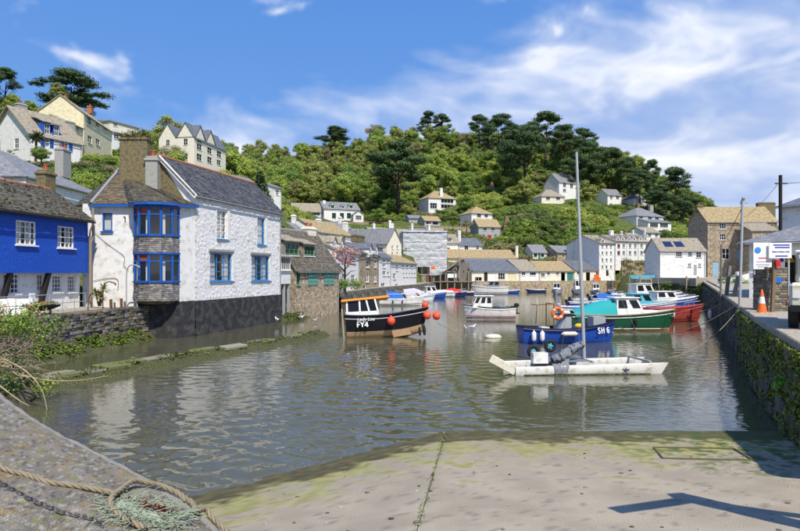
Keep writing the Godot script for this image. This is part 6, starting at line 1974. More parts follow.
func far_boats():
	var g := [
		["motor_boat", "white boat under blue and white cover behind the black fishing boat", Vector3(-2.6, -.1, -78), 6.0, 5.4, "gel_white", {"cover": [.05, .55, [.4, .6, .5], "blue_cover"], "screen": true}],
		["motor_boat", "second white boat by the left bank with blue stripe and windscreen", Vector3(-.6, -.1, -86), 4.0, 5.2, "gel_white", {"screen": true, "band": "hull_blue", "motor": "black"}],
		["motor_boat", "pale blue boat with blue side cover between white cabin boat and left bank", Vector3(.6, -.1, -92), 172.0, 6.0, "grey_paint", {"cover": [.1, .6, [.3, .5, .3], "blue_cover"], "band": "hull_blue"}],
		["cabin_boat", "small white-cabin boat with blue rail moored below the long white house", Vector3(2.4, -.1, -100), 10.0, 5.0, "hull_blue", {"cabin": [.35, .75, 1.1], "band": "gel_white"}],
		["motor_boat", "white boat with lilac canopy in the far left cluster", Vector3(4.2, -.1, -94.5), 184.0, 4.9, "gel_white", {"cover": [.1, .75, [.5, 1.1, .9], "lilac_cover"], "bottom": "hull_navy"}],
		["motor_boat", "navy boat with bright red canopy in far left cluster", Vector3(6.6, -.1, -107), 8.0, 4.8, "hull_navy", {"cover": [.2, .8, [.5, .8, .5], "red_cover"], "rail": "gel_white"}],
		["motor_boat", "white boat with navy cover band right of the red-canopied boat", Vector3(9.3, -.1, -106), 180.0, 5.0, "gel_white", {"cover": [.05, .9, [.3, .5, .3], "gel_white"], "band": "hull_navy"}],
		["dinghy", "navy blue dinghy tied beside the big white cruiser", Vector3(13.9, -.1, -117), 180.0, 3.4, "hull_navy", {"fore": .8}],
		["cabin_cruiser", "white cabin cruiser with dark canopy below the fish market", Vector3(20.6, -.1, -119), 178.0, 6.4, "gel_white", {"cabin": [.25, .62, 1.0, "grey_cover", "grey_cover"], "depth": 1.5, "band": "hull_navy"}],
		["dinghy", "little bright blue dinghy right of the big white cruiser", Vector3(20.4, -.1, -125), 0.0, 3.6, "hull_blue", {"motor": "red"}],
		["dinghy", "dark dinghy below the net loft wall", Vector3(30.6, -.1, -131), 180.0, 3.8, "hull_navy", {"motor": "black"}],
		["fishing_boat", "grey-blue fishing boat with white cabin in front of the brown-roofed store", Vector3(31.0, -.1, -121.5), 250.0, 5.0, "grey_paint", {"cabin": [.3, .6, 1.3], "rail": "hull_blue"}],
		["fishing_boat", "white fishing boat with large wheelhouse left of the mast", Vector3(34.5, -.1, -122), 265.0, 5.2, "gel_white", {"cabin": [.2, .75, 2.0], "rail": "gel_white", "bottom": "red"}],
		["fishing_boat", "small white fishing boat with low cabin just right of the mast", Vector3(37.8, -.1, -121), 262.0, 4.8, "grey_paint", {"cabin": [.3, .65, 1.2]}],
		["fishing_boat", "yellow and blue fishing boat moored at the weedy rock", Vector3(44.6, -.1, -131), 20.0, 5.0, "hull_blue", {"cabin": [.3, .6, 1.4, "yellow", "yellow"], "rail": "yellow", "band": "yellow"}],
		["motor_boat", "white punt in front of the yellow and blue fishing boat", Vector3(41.6, -.1, -122), 260.0, 4.4, "gel_white", {"fore": .7}],
	]
	for q in g: simple_boat(q[0], q[1], q[2], q[3], q[4], q[5], q[6])

# ---------------------------------------------------------------- trees and plants
func leaf(mb: MB, p: Vector3, nrm: Vector3, s: float, r: RandomNumberGenerator):
	var x := nrm.cross(Vector3(r.randf() - .5, r.randf() - .5, r.randf() - .5)).normalized()
	if x.length() < .5: x = Vector3.RIGHT
	var y := nrm.cross(x).normalized()
	var i := mb.v.size()
	var l := s * r.randf_range(.7, 1.3)
	mb.v.append_array(PackedVector3Array([p - x * l * .5, p - y * l * .34 + nrm * l * .1, p + x * l * .5, p + y * l * .34 + nrm * l * .1]))
	for k in 4:
		mb.n.append(nrm); mb.c.append(mb.tint)
	mb.ix.append_array(PackedInt32Array([i, i + 2, i + 1, i, i + 3, i + 2]))

# leaves spread through clumps; clump = [centre, radii]
func crown(clumps: Array, count: int, size: float, tones: Array, seed: int) -> ArrayMesh:
	var r := RandomNumberGenerator.new()
	r.seed = seed
	var mb := MB.new()
	var area := 0.0
	for q in clumps: area += q[1].x * q[1].z + q[1].x * q[1].y
	for q in clumps:
		var tone: Color = tones[r.randi() % tones.size()]
		var n := int(count * (q[1].x * q[1].z + q[1].x * q[1].y) / area)
		for k in n:
			var d := Vector3(r.randfn(), r.randfn(), r.randfn()).normalized()
			var rad := pow(r.randf(), .28) * (1.0 + .2 * r.randfn())
			var p: Vector3 = q[0] + d * q[1] * rad
			mb.tint = tone * r.randf_range(.87, 1.14)
			mb.tint.a = 1.0
			var nn := (d + Vector3(r.randfn(), r.randfn(), r.randfn()) * .32 + Vector3(0, .2, 0)).normalized()
			leaf(mb, p, nn, size, r)
	return mb.made()

func limbs(h: float, spread: float, rad: float, seed: int, n := 5, lean := 0.0) -> ArrayMesh:
	var r := RandomNumberGenerator.new()
	r.seed = seed
	var mb := MB.new()
	var top := Vector3(lean, h * .72, 0)
	mb.tube([Vector3(0, -1.5, 0), Vector3(lean * .2, h * .25, .1), Vector3(lean * .6, h * .5, -.1), top], [rad * 1.35, rad, rad * .75, rad * .35], 7)
	for k in n:
		var a := TAU * k / n + r.randf()
		var y := h * r.randf_range(.3, .62)
		var b := Vector3(lean * y / h, y, 0)
		var e := b + Vector3(cos(a) * spread, h * r.randf_range(.12, .3), sin(a) * spread) * r.randf_range(.6, .95)
		mb.tube([b, b.lerp(e, .5) + Vector3(0, .3, 0), e], [rad * .5, rad * .32, rad * .1], 5)
	return mb.made()

func round_clumps(R: float, H: float, n: int, seed: int) -> Array:
	var r := RandomNumberGenerator.new()
	r.seed = seed
	var out := []
	for k in n:
		var d := Vector3(r.randfn(), r.randfn(), r.randfn()).normalized()
		var f := pow(r.randf(), .4)
		var p := Vector3(d.x * R * .72 * f, H * .58 + d.y * H * .34 * f, d.z * R * .72 * f)
		var s := R * r.randf_range(.16, .34)
		out.append([p, Vector3(s, s * r.randf_range(.6, .85), s)])
	return out

func pine_clumps(R: float, H: float, seed: int, low := .35) -> Array:
	var r := RandomNumberGenerator.new()
	r.seed = seed
	var out := []
	for k in 46:
		var f := r.randf()
		var y := H * lerpf(low, .97, pow(f, .75))
		var wd := R * (sin(PI * clampf(lerpf(.22, .98, f), 0, 1)) * .85 + .12)
		var a := r.randf() * TAU
		var s := R * r.randf_range(.15, .3)
		out.append([Vector3(cos(a) * wd * r.randf_range(.3, .9), y, sin(a) * wd * r.randf_range(.3, .9)), Vector3(s, s * r.randf_range(.34, .6), s)])
	out.append([Vector3(0, H * .93, 0), Vector3(R * .3, R * .16, R * .3)])
	return out

const FRESH := [Color(0.250, 0.342, 0.053), Color(0.313, 0.389, 0.067), Color(0.213, 0.307, 0.061)]
const OLIVE := [Color(0.252, 0.292, 0.069), Color(0.207, 0.255, 0.058), Color(0.284, 0.312, 0.087)]
const MID := [Color(0.172, 0.269, 0.051), Color(0.203, 0.299, 0.057), Color(0.140, 0.224, 0.043)]
const BROWN := [Color(.28, .255, .12), Color(.24, .225, .10), Color(.31, .28, .15)]
const DARK := [Color(0.056, 0.101, 0.037), Color(0.073, 0.124, 0.044), Color(0.046, 0.082, 0.034)]
const SHRUB := [Color(.09, .14, .025), Color(.13, .18, .03), Color(.06, .095, .02), Color(.15, .17, .05)]

var crowns := {}
func make_prototypes():
	for k in 4: crowns["fresh%d" % k] = [crown(round_clumps(4.6, 9.0, 44, 100 + k), 7000, .38, FRESH, 200 + k), limbs(9.0, 3.0, .28, 300 + k)]
	for k in 4: crowns["olive%d" % k] = [crown(round_clumps(4.4, 9.0, 40, 110 + k), 6000, .36, OLIVE, 210 + k), limbs(9.0, 3.0, .28, 310 + k)]
	for k in 3: crowns["mid%d" % k] = [crown(round_clumps(4.8, 9.5, 44, 120 + k), 7000, .38, MID, 220 + k), limbs(9.5, 3.0, .3, 320 + k)]
	for k in 2: crowns["brown%d" % k] = [crown(round_clumps(4.4, 9.0, 36, 130 + k), 3600, .3, BROWN, 230 + k), limbs(9.0, 3.4, .26, 330 + k, 9)]
	for k in 5: crowns["pine%d" % k] = [crown(pine_clumps(5.6, 15.0, 140 + k), 14000, .33, DARK, 240 + k), limbs(15.0, 4.0, .25, 340 + k, 8, .5)]

func tree(called: String, label: String, kind: String, at: Vector3, s: Vector3, turn: float, group := "") -> Node3D:
	var t := thing(called, label, "tree", at, turn, group)
	var pine := kind.begins_with("pine")
	put(crowns[kind][0], "crown", M.needle if pine else M.leaf, t, Vector3.ZERO, Basis.from_scale(s))
	put(crowns[kind][1], "trunk", M.bark, t, Vector3.ZERO, Basis.from_scale(s))
	return t

func clear_of(x: float, z: float, more := 0.0) -> bool:
	for f in FEET:
		var dx: float = x - f[0]
		var dz: float = z - f[1]
		if dx * dx + dz * dz < (f[2] + more) * (f[2] + more): return false
	return true

# whether a tree of that height at x, z would stand before a house of the front row (kept low there)
func blocks(x: float, z: float, top: float) -> bool:
	for f in FEET:
		if z > f[1] - 2.0 and z - f[1] < 55.0:
			var k: float = z / f[1]
			var dx: float = x - f[0] * k
			if absf(dx) < f[2] * k + 2.0 and (top - 4.1) > (hill(f[0], f[1]) + .5 - 4.1) * k: return true
	return false

func make_plants():
	make_prototypes()
	var r := RandomNumberGenerator.new()
	r.seed = 2024
	# the dark pines, each by itself: x, z, height, width, label
	var k := 0
	for q in PINES:
		var sy: float = q[2] / 15.0
		var sx: float = q[3] / 11.2
		tree("pine_tree", q[4], "pine%d" % (k % 5), Vector3(q[0], hill(q[0], q[1]) - .5, q[1]), Vector3(sx, sy, sx), r.randf() * TAU, "")
		k += 1
	for q in DARK_WOOD:
		var sy: float = q[2] / 15.0
		var sx: float = q[3] / 11.2
		tree("pine_tree", "dark pine in the stand on the right-hand hilltop", "pine%d" % (k % 5), Vector3(q[0], hill(q[0], q[1]) - .5, q[1]), Vector3(sx, sy, sx), r.randf() * TAU, "pines on the right-hand hilltop")
		k += 1
	# the wood: broadleaf trees in their spring colours
	var kinds := ["fresh", "olive", "mid", "brown"]
	var said := {"fresh": "bright spring-green broadleaf tree in the wood", "olive": "olive-green budding tree in the wood", "mid": "mid-green leafy tree in the wood", "brown": "bare brownish tree not yet in leaf"}
	var patch := FastNoiseLite.new()
	patch.seed = 51; patch.frequency = .02
	var placed := []
	var tries := 0
	while placed.size() < 285 and tries < 9000:
		tries += 1
		var D := r.randf_range(165, 330)
		var kx := r.randf_range(-.30, .40)
		if r.randf() < .16:
			D = r.randf_range(95, 230)
			kx = r.randf_range(-.385, -.24)
		var x := kx * D
		var z := -D
		var h := hill(x, z)
		if h < 14.0 and kx > -.25: continue
		var open := kx > .11 and kx < .37 and D < 240.0      # the steep scrub above the harbour has few trees
		if open and r.randf() < .88: continue
		if not clear_of(x, z, 4.0): continue
		var sc := r.randf_range(.75, 1.25)
		if D < 150: sc *= .62
		if blocks(x, z, h + 9.0 * sc): continue
		var near := false
		for p in placed:
			if (p.x - x) * (p.x - x) + (p.y - z) * (p.y - z) < 30.0 * sc: near = true
		if near: continue
		placed.append(Vector2(x, z))
		var n := patch.get_noise_2d(x, z) * 1.1 + r.randfn(0, .16)
		var kd: String = kinds[0] if n > .22 else kinds[1] if n > -.12 else kinds[2] if n > -.42 else kinds[3]
		var cnt: int = {"fresh": 4, "olive": 4, "mid": 3, "brown": 2}[kd]
		var zone: String = " left of the middle of hillside" if kx < -.17 else " between the villa and huge middle pine" if kx < -.02 else " right of the huge middle pine" if kx < .1 else " on the right-hand hill"
		if kx < -.24: zone = " on the slope behind the slate roof"
		var lb: String = said[kd] + zone
		tree("broadleaf_tree", lb, "%s%d" % [kd, r.randi() % cnt], Vector3(x, h - .6, z), Vector3(sc, sc * r.randf_range(.85, 1.2), sc), r.randf() * TAU, lb)
	scrub()
	for q in GARDEN:
		var t := tree(q[0], q[1], q[2], Vector3(q[3], q[4], q[5]), Vector3.ONE * q[6] * Vector3(1, q[7], 1), r.randf() * TAU)
	blossom_tree()
	spiky_tree()
	bank_shrub()
	cordyline(Vector3(-18.15, 2.1, -37.4), .75, "spiky green cordyline in front of the white bay house wall")
	palm(Vector3(-46.7, 19.2, -79.5))

# bushes, brambles and grass that cover the slopes as one mass
func scrub():
	var protos := []
	for k in 5:
		var cl := []
		var r := RandomNumberGenerator.new()
		r.seed = 900 + k
		for i in 7: cl.append([Vector3(r.randfn() * .6, .35 + r.randf() * .55, r.randfn() * .6), Vector3(.55, .42, .55) * r.randf_range(.7, 1.2)])
		protos.append(crown(cl, 700, .2, [Color(1, 1, 1)], 950 + k))
	var r := RandomNumberGenerator.new()
	r.seed = 77
	var spots := [[], [], [], [], []]
	var tone := FastNoiseLite.new()
	tone.seed = 8; tone.frequency = .035; tone.fractal_octaves = 3
	var tries := 0
	var n := 0
	while n < 17000 and tries < 75000:
		tries += 1
		var D := r.randf_range(60, 330)
		var kx := r.randf_range(-.68, .5)
		if D > 190 and r.randf() < .35: D = r.randf_range(60, 200)
		var x := kx * D
		var z := -D
		var h := hill(x, z)
		if h < 4.6 or shore(x, z) < 9.0: continue
		if not clear_of(x, z, .3): continue
		var s := r.randf_range(.5, 1.55) * (1.2 if D > 150 else .8)
		if D < 120: s *= .75
		if blocks(x, z, h + 1.3 * s):
			s *= .5
			if blocks(x, z, h + 1.3 * s): continue
		var t := tone.get_noise_2d(x, z) * 1.2 + r.randfn(0, .1)
		var c: Color
		if t > .28: c = Color(.31, .36, .07)
		elif t > .05: c = Color(.22, .31, .05)
		elif t > -.25: c = Color(.16, .24, .042)
		elif t > -.5: c = Color(.10, .155, .035)
		else: c = Color(.26, .24, .11)
		c = c * r.randf_range(.8, 1.2)
		c.a = 1.0
		spots[r.randi() % 5].append([Transform3D(Basis(Vector3.UP, r.randf() * TAU) * Basis.from_scale(Vector3(s, s * r.randf_range(.6, 1.1), s)), Vector3(x, h - .15, z)), c])
		n += 1
	for k in 5:
		var mm := MultiMesh.new()
		mm.transform_format = MultiMesh.TRANSFORM_3D
		mm.use_colors = true
		mm.mesh = protos[k]
		mm.instance_count = spots[k].size()
		for i in spots[k].size():
			mm.set_instance_transform(i, spots[k][i][0])
			mm.set_instance_color(i, spots[k][i][1])
		var o := MultiMeshInstance3D.new()
		o.multimesh = mm
		o.material_override = M.leaf
		o.name = numbered("undergrowth")
		add_child(o, true)
		o.set_meta("kind", "stuff")
		tag(o, "tangled green undergrowth and brambles covering the hillsides", "undergrowth", "undergrowth on the hillsides")

func blossom_tree():
	var cl := []
	rng.seed = 5
	for i in 12: cl.append([Vector3(rng.randfn() * 1.2, 3.1 + rng.randf() * 1.6, rng.randfn() * 1.0), Vector3(.8, .5, .8)])
	var t := thing("blossom_tree", "pink blossom tree on the left bank by the white waterfront house", "tree", Vector3(-6.0, 2.0, -67.5))
	put(crown(cl, 700, .2, [Color(.52, .26, .28), Color(.44, .20, .20), Color(.30, .12, .10)], 7), "crown", M.leaf, t)
	put(limbs(5.0, 2.0, .13, 8, 8), "trunk", M.bark, t)
	cl = []
	for i in 6: cl.append([Vector3(rng.randfn() * 1.1, .6 + rng.randf() * .5, rng.randfn() * .6), Vector3(.7, .5, .7)])
	var b := thing("hedge", "clipped green hedge under the pink blossom tree", "hedge", Vector3(-6.3, 2.0, -66.0))
	put(crown(cl, 1500, .16, MID, 9), "foliage", M.leaf, b)
	put(limbs(1.2, .5, .05, 3, 4), "stem", M.bark, b)

func spiky_tree():
	var t := thing("monkey_puzzle_tree", "dark spiky conifer with drooping branches behind the white rubble house", "tree", Vector3(-20.3, 9.0, -90.0))
	var r := RandomNumberGenerator.new()
	r.seed = 66
	var mb := MB.new()
	var tr := MB.new()
	tr.tube([Vector3(0, -3, 0), Vector3(0, 9.5, 0)], [.3, .06], 7)
	for i in 60:
		var y := lerpf(2.5, 9.4, i / 59.0)
		var a := i * 2.4
		var len := lerpf(3.6, .5, i / 59.0) * r.randf_range(.8, 1.15)
		var pts := []
		for k in 6: pts.append(Vector3(cos(a) * len * k / 5, y + .5 * sin(k * .7) - .05 * k * k * .6, sin(a) * len * k / 5))
		tr.tube(pts, .03, 4)
		for k in 60:
			var f := r.randf() * 4.99
			var p: Vector3 = pts[int(f)].lerp(pts[int(f) + 1], f - int(f))
			mb.tint = DARK[r.randi() % 3] * r.randf_range(.8, 1.3)
			mb.tint.a = 1.0
			leaf(mb, p + Vector3(r.randfn(), r.randfn() * .7, r.randfn()) * .13, Vector3(r.randfn(), 1.0, r.randfn()).normalized(), .34, r)
	put(mb, "crown", M.needle, t)
	put(tr, "trunk", M.bark, t)

func bank_shrub():
	var t := thing("bank_shrub", "leafy shrub with pale bare branches hanging over the water at left", "shrub", Vector3(-11.5, .6, -19.6))
	var r := RandomNumberGenerator.new()
	r.seed = 14
	var cl := []
	for i in 22: cl.append([Vector3(-1.0 + r.randfn() * .75, 1.5 + r.randf() * .85, r.randfn() * 1.0), Vector3(.48, .4, .48) * r.randf_range(.7, 1.2)])
	for i in 6: cl.append([Vector3(-.4 + r.randfn() * .5, -.2 + r.randf() * .6, .2 + r.randfn() * .6), Vector3(.4, .3, .4)])
	put(crown(cl, 5000, .085, [Color(.17, .26, .035), Color(.26, .33, .06), Color(.30, .28, .10), Color(.11, .17, .03)], 15), "foliage", M.leaf, t)
	var fl := MB.new()
	for i in 40:
		fl.ball(Vector3(-1.0 + r.randfn() * .7, 2.1 + r.randf() * .5, .6 + r.randf() * .4), Vector3.ONE * .035, 5, 4)
	put(fl, "flowers", M.pink, t)
	var br := MB.new()
	for i in 60:
		var p := Vector3(-.9 + r.randfn() * .35, .9 + r.randfn() * .35, r.randfn() * .4)
		var d := Vector3(r.randf_range(.4, 1.3), r.randf_range(-.35, .75), r.randf_range(-.3, .6)).normalized()
		var pts := [p]
		var rad := [r.randf_range(.01, .026)]
		var n := r.randi_range(5, 10)
		for k in n:
			d = (d + Vector3(r.randfn() * .22, r.randfn() * .2 - .04, r.randfn() * .22)).normalized()
			p = p + d * .22
			pts.append(p)
			rad.append(rad[0] * (1.0 - (k + 1.0) / (n + 1.5)))
		br.tube(pts, rad, 5)
	# the long boughs that reach down to the ledge
	for q in [[Vector3(-.8, .9, .5), Vector3(.2, .55, .9), Vector3(.75, 0, 1.0), Vector3(.95, -.75, 1.0), Vector3(1.15, -1.0, 1.1)], [Vector3(-.8, .5, .3), Vector3(.4, .2, .4), Vector3(1.4, .15, .3), Vector3(2.3, .25, .0)], [Vector3(-.9, .3, .8), Vector3(.0, -.2, 1.1), Vector3(.5, -.45, 1.2)]]:
		var s := smooth(q, 6)
		var rr := []
		for i in s.size(): rr.append(lerpf(.028, .008, float(i) / s.size()))
		br.tube(s, rr, 6)
	put(br, "branches", M.pale_twig, t)

func cordyline(at: Vector3, s: float, label: String):
	var t := thing("cordyline", label, "plant", at)
	var r := RandomNumberGenerator.new()
	r.seed = 3
	var tr := MB.new()
	var lf := MB.new()
	for q in [[Vector3(0, 0, 0), Vector3(-.25, 1.0, 0)], [Vector3(.1, 0, 0), Vector3(.4, 1.3, .1)], [Vector3(.1, 0, .1), Vector3(.2, .75, .2)]]:
		tr.tube([q[0] * s, q[1] * s], [.06, .045], 6)
		for k in 70:
			var a := r.randf() * TAU
			var el := r.randf_range(-.5, 1.35)
			var d := Vector3(cos(a) * cos(el), sin(el), sin(a) * cos(el))
			var p0: Vector3 = q[1] * s
			var p1 := p0 + d * .38 * s
			var p2 := p1 + (d + Vector3(0, -.55, 0)).normalized() * .32 * s
			var sd := d.cross(Vector3.UP).normalized() * .028
			lf.tint = [Color(.14, .22, .05), Color(.20, .26, .08), Color(.28, .26, .10)][r.randi() % 3]
			lf.quad(p0 - sd, p0 + sd, p1 + sd, p1 - sd)
			lf.quad(p1 - sd, p1 + sd, p2 + sd * .2, p2 - sd * .2)
	put(lf, "leaves", M.leaf, t)
	put(tr, "stem", M.bark, t)

func palm(at: Vector3):
	var t := thing("palm_tree", "small dark palm in front of the blue-shuttered villa", "tree", at)
	var r := RandomNumberGenerator.new()
	r.seed = 4
	var tr := MB.new()
	tr.tube([Vector3(0, -1, 0), Vector3(.1, 2.2, 0)], [.16, .13], 6)
	var lf := MB.new()
	for k in 46:
		var a := r.randf() * TAU
		var el := r.randf_range(-.5, 1.2)
		var d := Vector3(cos(a) * cos(el), sin(el), sin(a) * cos(el))
		var p0 := Vector3(.1, 2.2, 0)
		for i in 9:
			var tip := p0 + d * .75 + Vector3(r.randfn(), r.randfn() - .3, r.randfn()) * .28
			var sd := Vector3(r.randfn(), r.randfn(), r.randfn()).normalized() * .035
			lf.tint = [Color(.04, .06, .02), Color(.07, .08, .03), Color(.03, .045, .02)][r.randi() % 3]
			lf.quad(p0 + d * .3 - sd, p0 + d * .3 + sd, tip + sd, tip - sd)
	put(lf, "fronds", M.needle, t)
	put(tr, "trunk", M.bark, t)

var PINES := [[-69.8,-132.0,13.2,17.0,"broad dark pine standing behind the yellow villa"],
[-79.8,-125.0,10.5,8.1,"dark pine cut off by the left edge of picture"],
[-0.7,-214.0,26.6,24.9,"huge dark pine in the middle of the hillside wood"],
[-31.5,-300.0,16.0,19.4,"dark round pine on the skyline left of the big hillside pine"],
[14.5,-320.0,17.0,13.4,"dark pine on the central skyline, left one of a pair"],
[21.7,-320.0,16.0,12.4,"dark pine on the central skyline, right one of a pair"],
[45.0,-225.0,27.6,24.0,"massive dark pine left of the mast on the slope"],
[72.0,-235.0,22.4,16.7,"tall dark pine with open trunk right of the mast"],
[95.1,-235.0,19.7,9.1,"slender flat-topped pine standing apart on the right-hand hill"],
[95.0,-215.0,20.5,15.3,"dark pine at the right end of hill above the warehouse"]]
var DARK_WOOD := [[44.4,-275.0,24.4,19.5],[62.0,-265.0,24.4,19.7],[67.9,-255.0,21.4,16.5],[81.3,-240.0,20.1,13.9],[86.4,-235.0,17.8,12.9],[87.1,-225.0,14.5,10.9],[90.2,-215.0,12.8,11.1],[64.9,-230.0,18.5,12.6],[109.9,-235.0,14.4,11.4],[45.2,-250.0,18.1,14.5],[87.6,-205.0,9.3,8.6],[98.1,-215.0,10.4,9.0],[79.3,-270.0,17.4,17.4],[38.7,-300.0,20.3,14.5]]
var GARDEN := [["garden_tree","round dark green bush below the blue-shuttered villa","mid0",-43.9,17.5,-76.0,0.30,0.8],
["garden_tree","low green bush at the left edge under the villa","olive1",-46.8,16.9,-74.0,0.27,0.8],
["garden_tree","bright yellow-green shrub above the blue-shuttered villa","fresh0",-68.5,32.7,-110.0,0.35,1.0],
["garden_tree","second yellow-green shrub on the left hilltop","fresh1",-66.8,32.5,-112.0,0.32,1.0],
["garden_tree","grey budding tree left of the yellow villa","olive2",-69.0,38.2,-125.0,0.49,1.0],
["garden_tree","green hedge bush below the yellow villa","fresh2",-41.4,18.8,-85.0,0.21,0.7],
["garden_tree","dark hedge bush right of yellow villa's terrace","mid1",-41.8,19.3,-90.0,0.26,0.7],
["garden_tree","ivy mass behind the big mossy chimney","mid2",-45.9,26.0,-112.0,0.44,1.0],
["garden_tree","hedge on the bank above the slate roof, left part","fresh3",-35.8,18.8,-100.0,0.29,0.6],
["garden_tree","hedge on the bank above slate roof, middle part","mid0",-30.8,17.2,-98.0,0.26,0.6],
["garden_tree","hedge on the bank above the slate roof, right part","olive0",-27.2,16.0,-98.0,0.26,0.6],
["garden_tree","dark red-leaved tree beside the white hip-roofed house","brown0",19.2,15.9,-178.0,0.51,0.9],
["garden_tree","bright green tree behind the hillside villa","fresh0",-20.1,27.7,-215.0,1.16,1.0],
["garden_tree","olive bush below the bungalow","olive3",-26.1,18.9,-180.0,0.45,0.8],
["garden_tree","green bush right of the hillside villa","mid1",-6.7,19.7,-190.0,0.61,0.8]]

# ---------------------------------------------------------------- quays, walls and everything on them
func make_quays():
	# left bank, far quay and right-hand quay
	var H := HARBOUR
	var left := []
	for i in range(9, 17): left.append(H[i])
	quay_strip(left, -9.0, 2.05, "left_quay", M.concrete)
	var far := []
	for i in range(16, 22): far.append(H[i])
	quay_strip(far, -9.0, 2.3, "far_quay", M.concrete)
	var rt := []
	for i in range(21, 26): rt.append(H[i])
	quay_strip(rt, -10.0, 2.45, "inner_quay", M.tarmac)
	# road on the right-hand quay
	var rq := []
	for i in range(25, 32): rq.append(H[i])
	var road := MB.new()
	for i in rq.size() - 1:
		var a: Vector2 = rq[i]
		var b: Vector2 = rq[i + 1]
		var ya := 3.2 if i == 0 else 2.5
		var yb := 2.5
		road.quad(Vector3(a.x + .5, ya, a.y), Vector3(b.x + .5, yb, b.y), Vector3(b.x + 60, yb, b.y), Vector3(a.x + 60, ya, a.y))
	structure(road, "quay_road", M.tarmac)
	var yd := MB.new()
	yd.slab(Vector3(44.6, 3.3, -93.5), Vector3(110, 3.3, -93.5), Vector3(110, 3.3, -126), Vector3(43.0, 3.3, -117.5), 1.2)
	structure(yd, "paved_yard", M.tarmac)
	# terrace in front of the blue house
	var tr := MB.new()
	tr.slab(Vector3(-21.5, 2.0, -20), Vector3(-18.0, 2.0, -27), Vector3(-17.2, 2.0, -37.5), Vector3(-21.5, 2.0, -40), 1.0)
	structure(tr, "terrace", M.concrete)
	var cores := [
		["harbour_wall", "stone quay wall below the waterfront terrace on the left bank", range(9, 17), 2.05, M.rubble_grey],
		["harbour_wall", "pale stone wall of the far quay below the fish market", range(16, 22), 2.3, M.rubble_far],
		["harbour_wall", "weedy rubble wall below the white cottage", range(21, 26), 2.45, M.weed_rock]]
	for c in cores:
		var t := thing(c[0], c[1], "wall")
		var mb := MB.new()
		var pts := []
		for i in c[2]: pts.append(H[i])
		for i in pts.size() - 1:
			var a := Vector3(pts[i].x, -2.3, pts[i].y)
			var b := Vector3(pts[i + 1].x, -2.3, pts[i + 1].y)
			var ax := (b - a).normalized()
			face(mb, a, ax, ax.cross(Vector3.UP), a.distance_to(b), 2.3 + c[3] - .03, [], .1, .18, .5)
		put(mb, "wall_face", c[4], t)
	var iv := []
	var ri := RandomNumberGenerator.new()
	ri.seed = 71
	for i in range(21, 25):
		for k in 16:
			var p := Vector2(H[i]).lerp(H[i + 1], ri.randf())
			iv.append([Vector3(p.x, ri.randf_range(.9, 2.7), p.y + .2), Vector3(.9, .5, .5) * ri.randf_range(.5, 1.1)])
	var ig := put(crown(iv, 9000, .16, [Color(.16, .22, .04), Color(.10, .15, .03), Color(.24, .24, .07)], 72), "wall_ivy", M.leaf)
	ig.set_meta("kind", "stuff")
	tag(ig, "green ivy and weed trailing over the wall below the white cottage", "ivy")
	# right-hand quay wall in stones
	var t := thing("quay_wall", "dark mossy stone quay wall along the right side of harbour", "wall")
	var near := [H[30], H[29], H[28], H[27]]
	var fart := [H[27], H[26], H[25]]
	stone_courses(t, near, -1.3, 2.3, -1.0, Vector2(.62, .36), [Color(.15, .14, .11), Color(.20, .19, .14), Color(.10, .10, .08), Color(.18, .20, .08)], 300, 5)
	stone_courses(t, fart, -1.3, 2.3, -1.0, Vector2(.9, .42), [Color(.15, .15, .12), Color(.10, .10, .085)], 0, 6)
	# coping stones along its top
	rng.seed = 61
	for seg in [near, fart.slice(0, 2), fart.slice(1, 3)]:
		for i in seg.size() - 1:
			var a: Vector2 = seg[i]
			var b: Vector2 = seg[i + 1]
			var d := (b - a).normalized()
			var s := 0.0
			while s < a.distance_to(b):
				var w := rng.randf_range(1.1, 1.7)
				var m := a + d * (s + w * .5) + Vector2(-d.y, d.x) * .27
				var mb := MB.new()
				mb.bevel(Vector3.ZERO, Vector3(w - .02, .24, .68), .03)
				put(mb, "coping_stone", M.coping, t, Vector3(m.x, 2.41 + rng.randf_range(-.01, .01) + (.35 * s / a.distance_to(b) if seg == fart.slice(1, 3) else 0.0), m.y), frame_basis(a, b))
				s += w
	# moss and weed hanging on the wall
	var ws := MB.new()
	var r := RandomNumberGenerator.new()
	r.seed = 31
	for k in 24000:
		var f := r.randf()
		var i := 0 if r.randf() < .3 else 1 if r.randf() < .6 else 2
		var a: Vector2 = near[i]
		var b: Vector2 = near[i + 1]
		var p := a.lerp(b, f)
		var n2 := (b - a).normalized()
		var o := Vector3(n2.y, 0, -n2.x)
		var y := r.randf_range(-.1, 2.35)
		if blot.get_noise_2d(f * 14.0 + i * 30.0, y * 2.0) + (y - 1.2) * .18 < .02: continue
		ws.tint = [Color(.15, .23, .03), Color(.22, .28, .04), Color(.09, .12, .02), Color(.28, .29, .06)][r.randi() % 4]
		var nn := (o + Vector3(r.randfn(), r.randfn(), r.randfn()) * .5).normalized()
		leaf(ws, Vector3(p.x, y, p.y) + o * (.12 + r.randf() * .1), nn, .09, r)
	var wo := put(ws, "wall_moss", M.leaf, t)
	wo.set_meta("kind", "stuff")
	var pl := thing("wall_plant", "bright green leafy plant growing from the quay wall at right", "plant", Vector3(9.35, 1.35, -15.0))
	var cl := []
	for i in 7: cl.append([Vector3(r.randfn() * .22, r.randfn() * .16, r.randfn() * .3), Vector3(.2, .15, .2)])
	put(crown(cl, 500, .11, [Color(.11, .30, .03), Color(.16, .36, .05)], 21), "foliage", M.leaf, pl)
	put(limbs(.5, .2, .015, 2, 4), "stem", M.bark, pl)

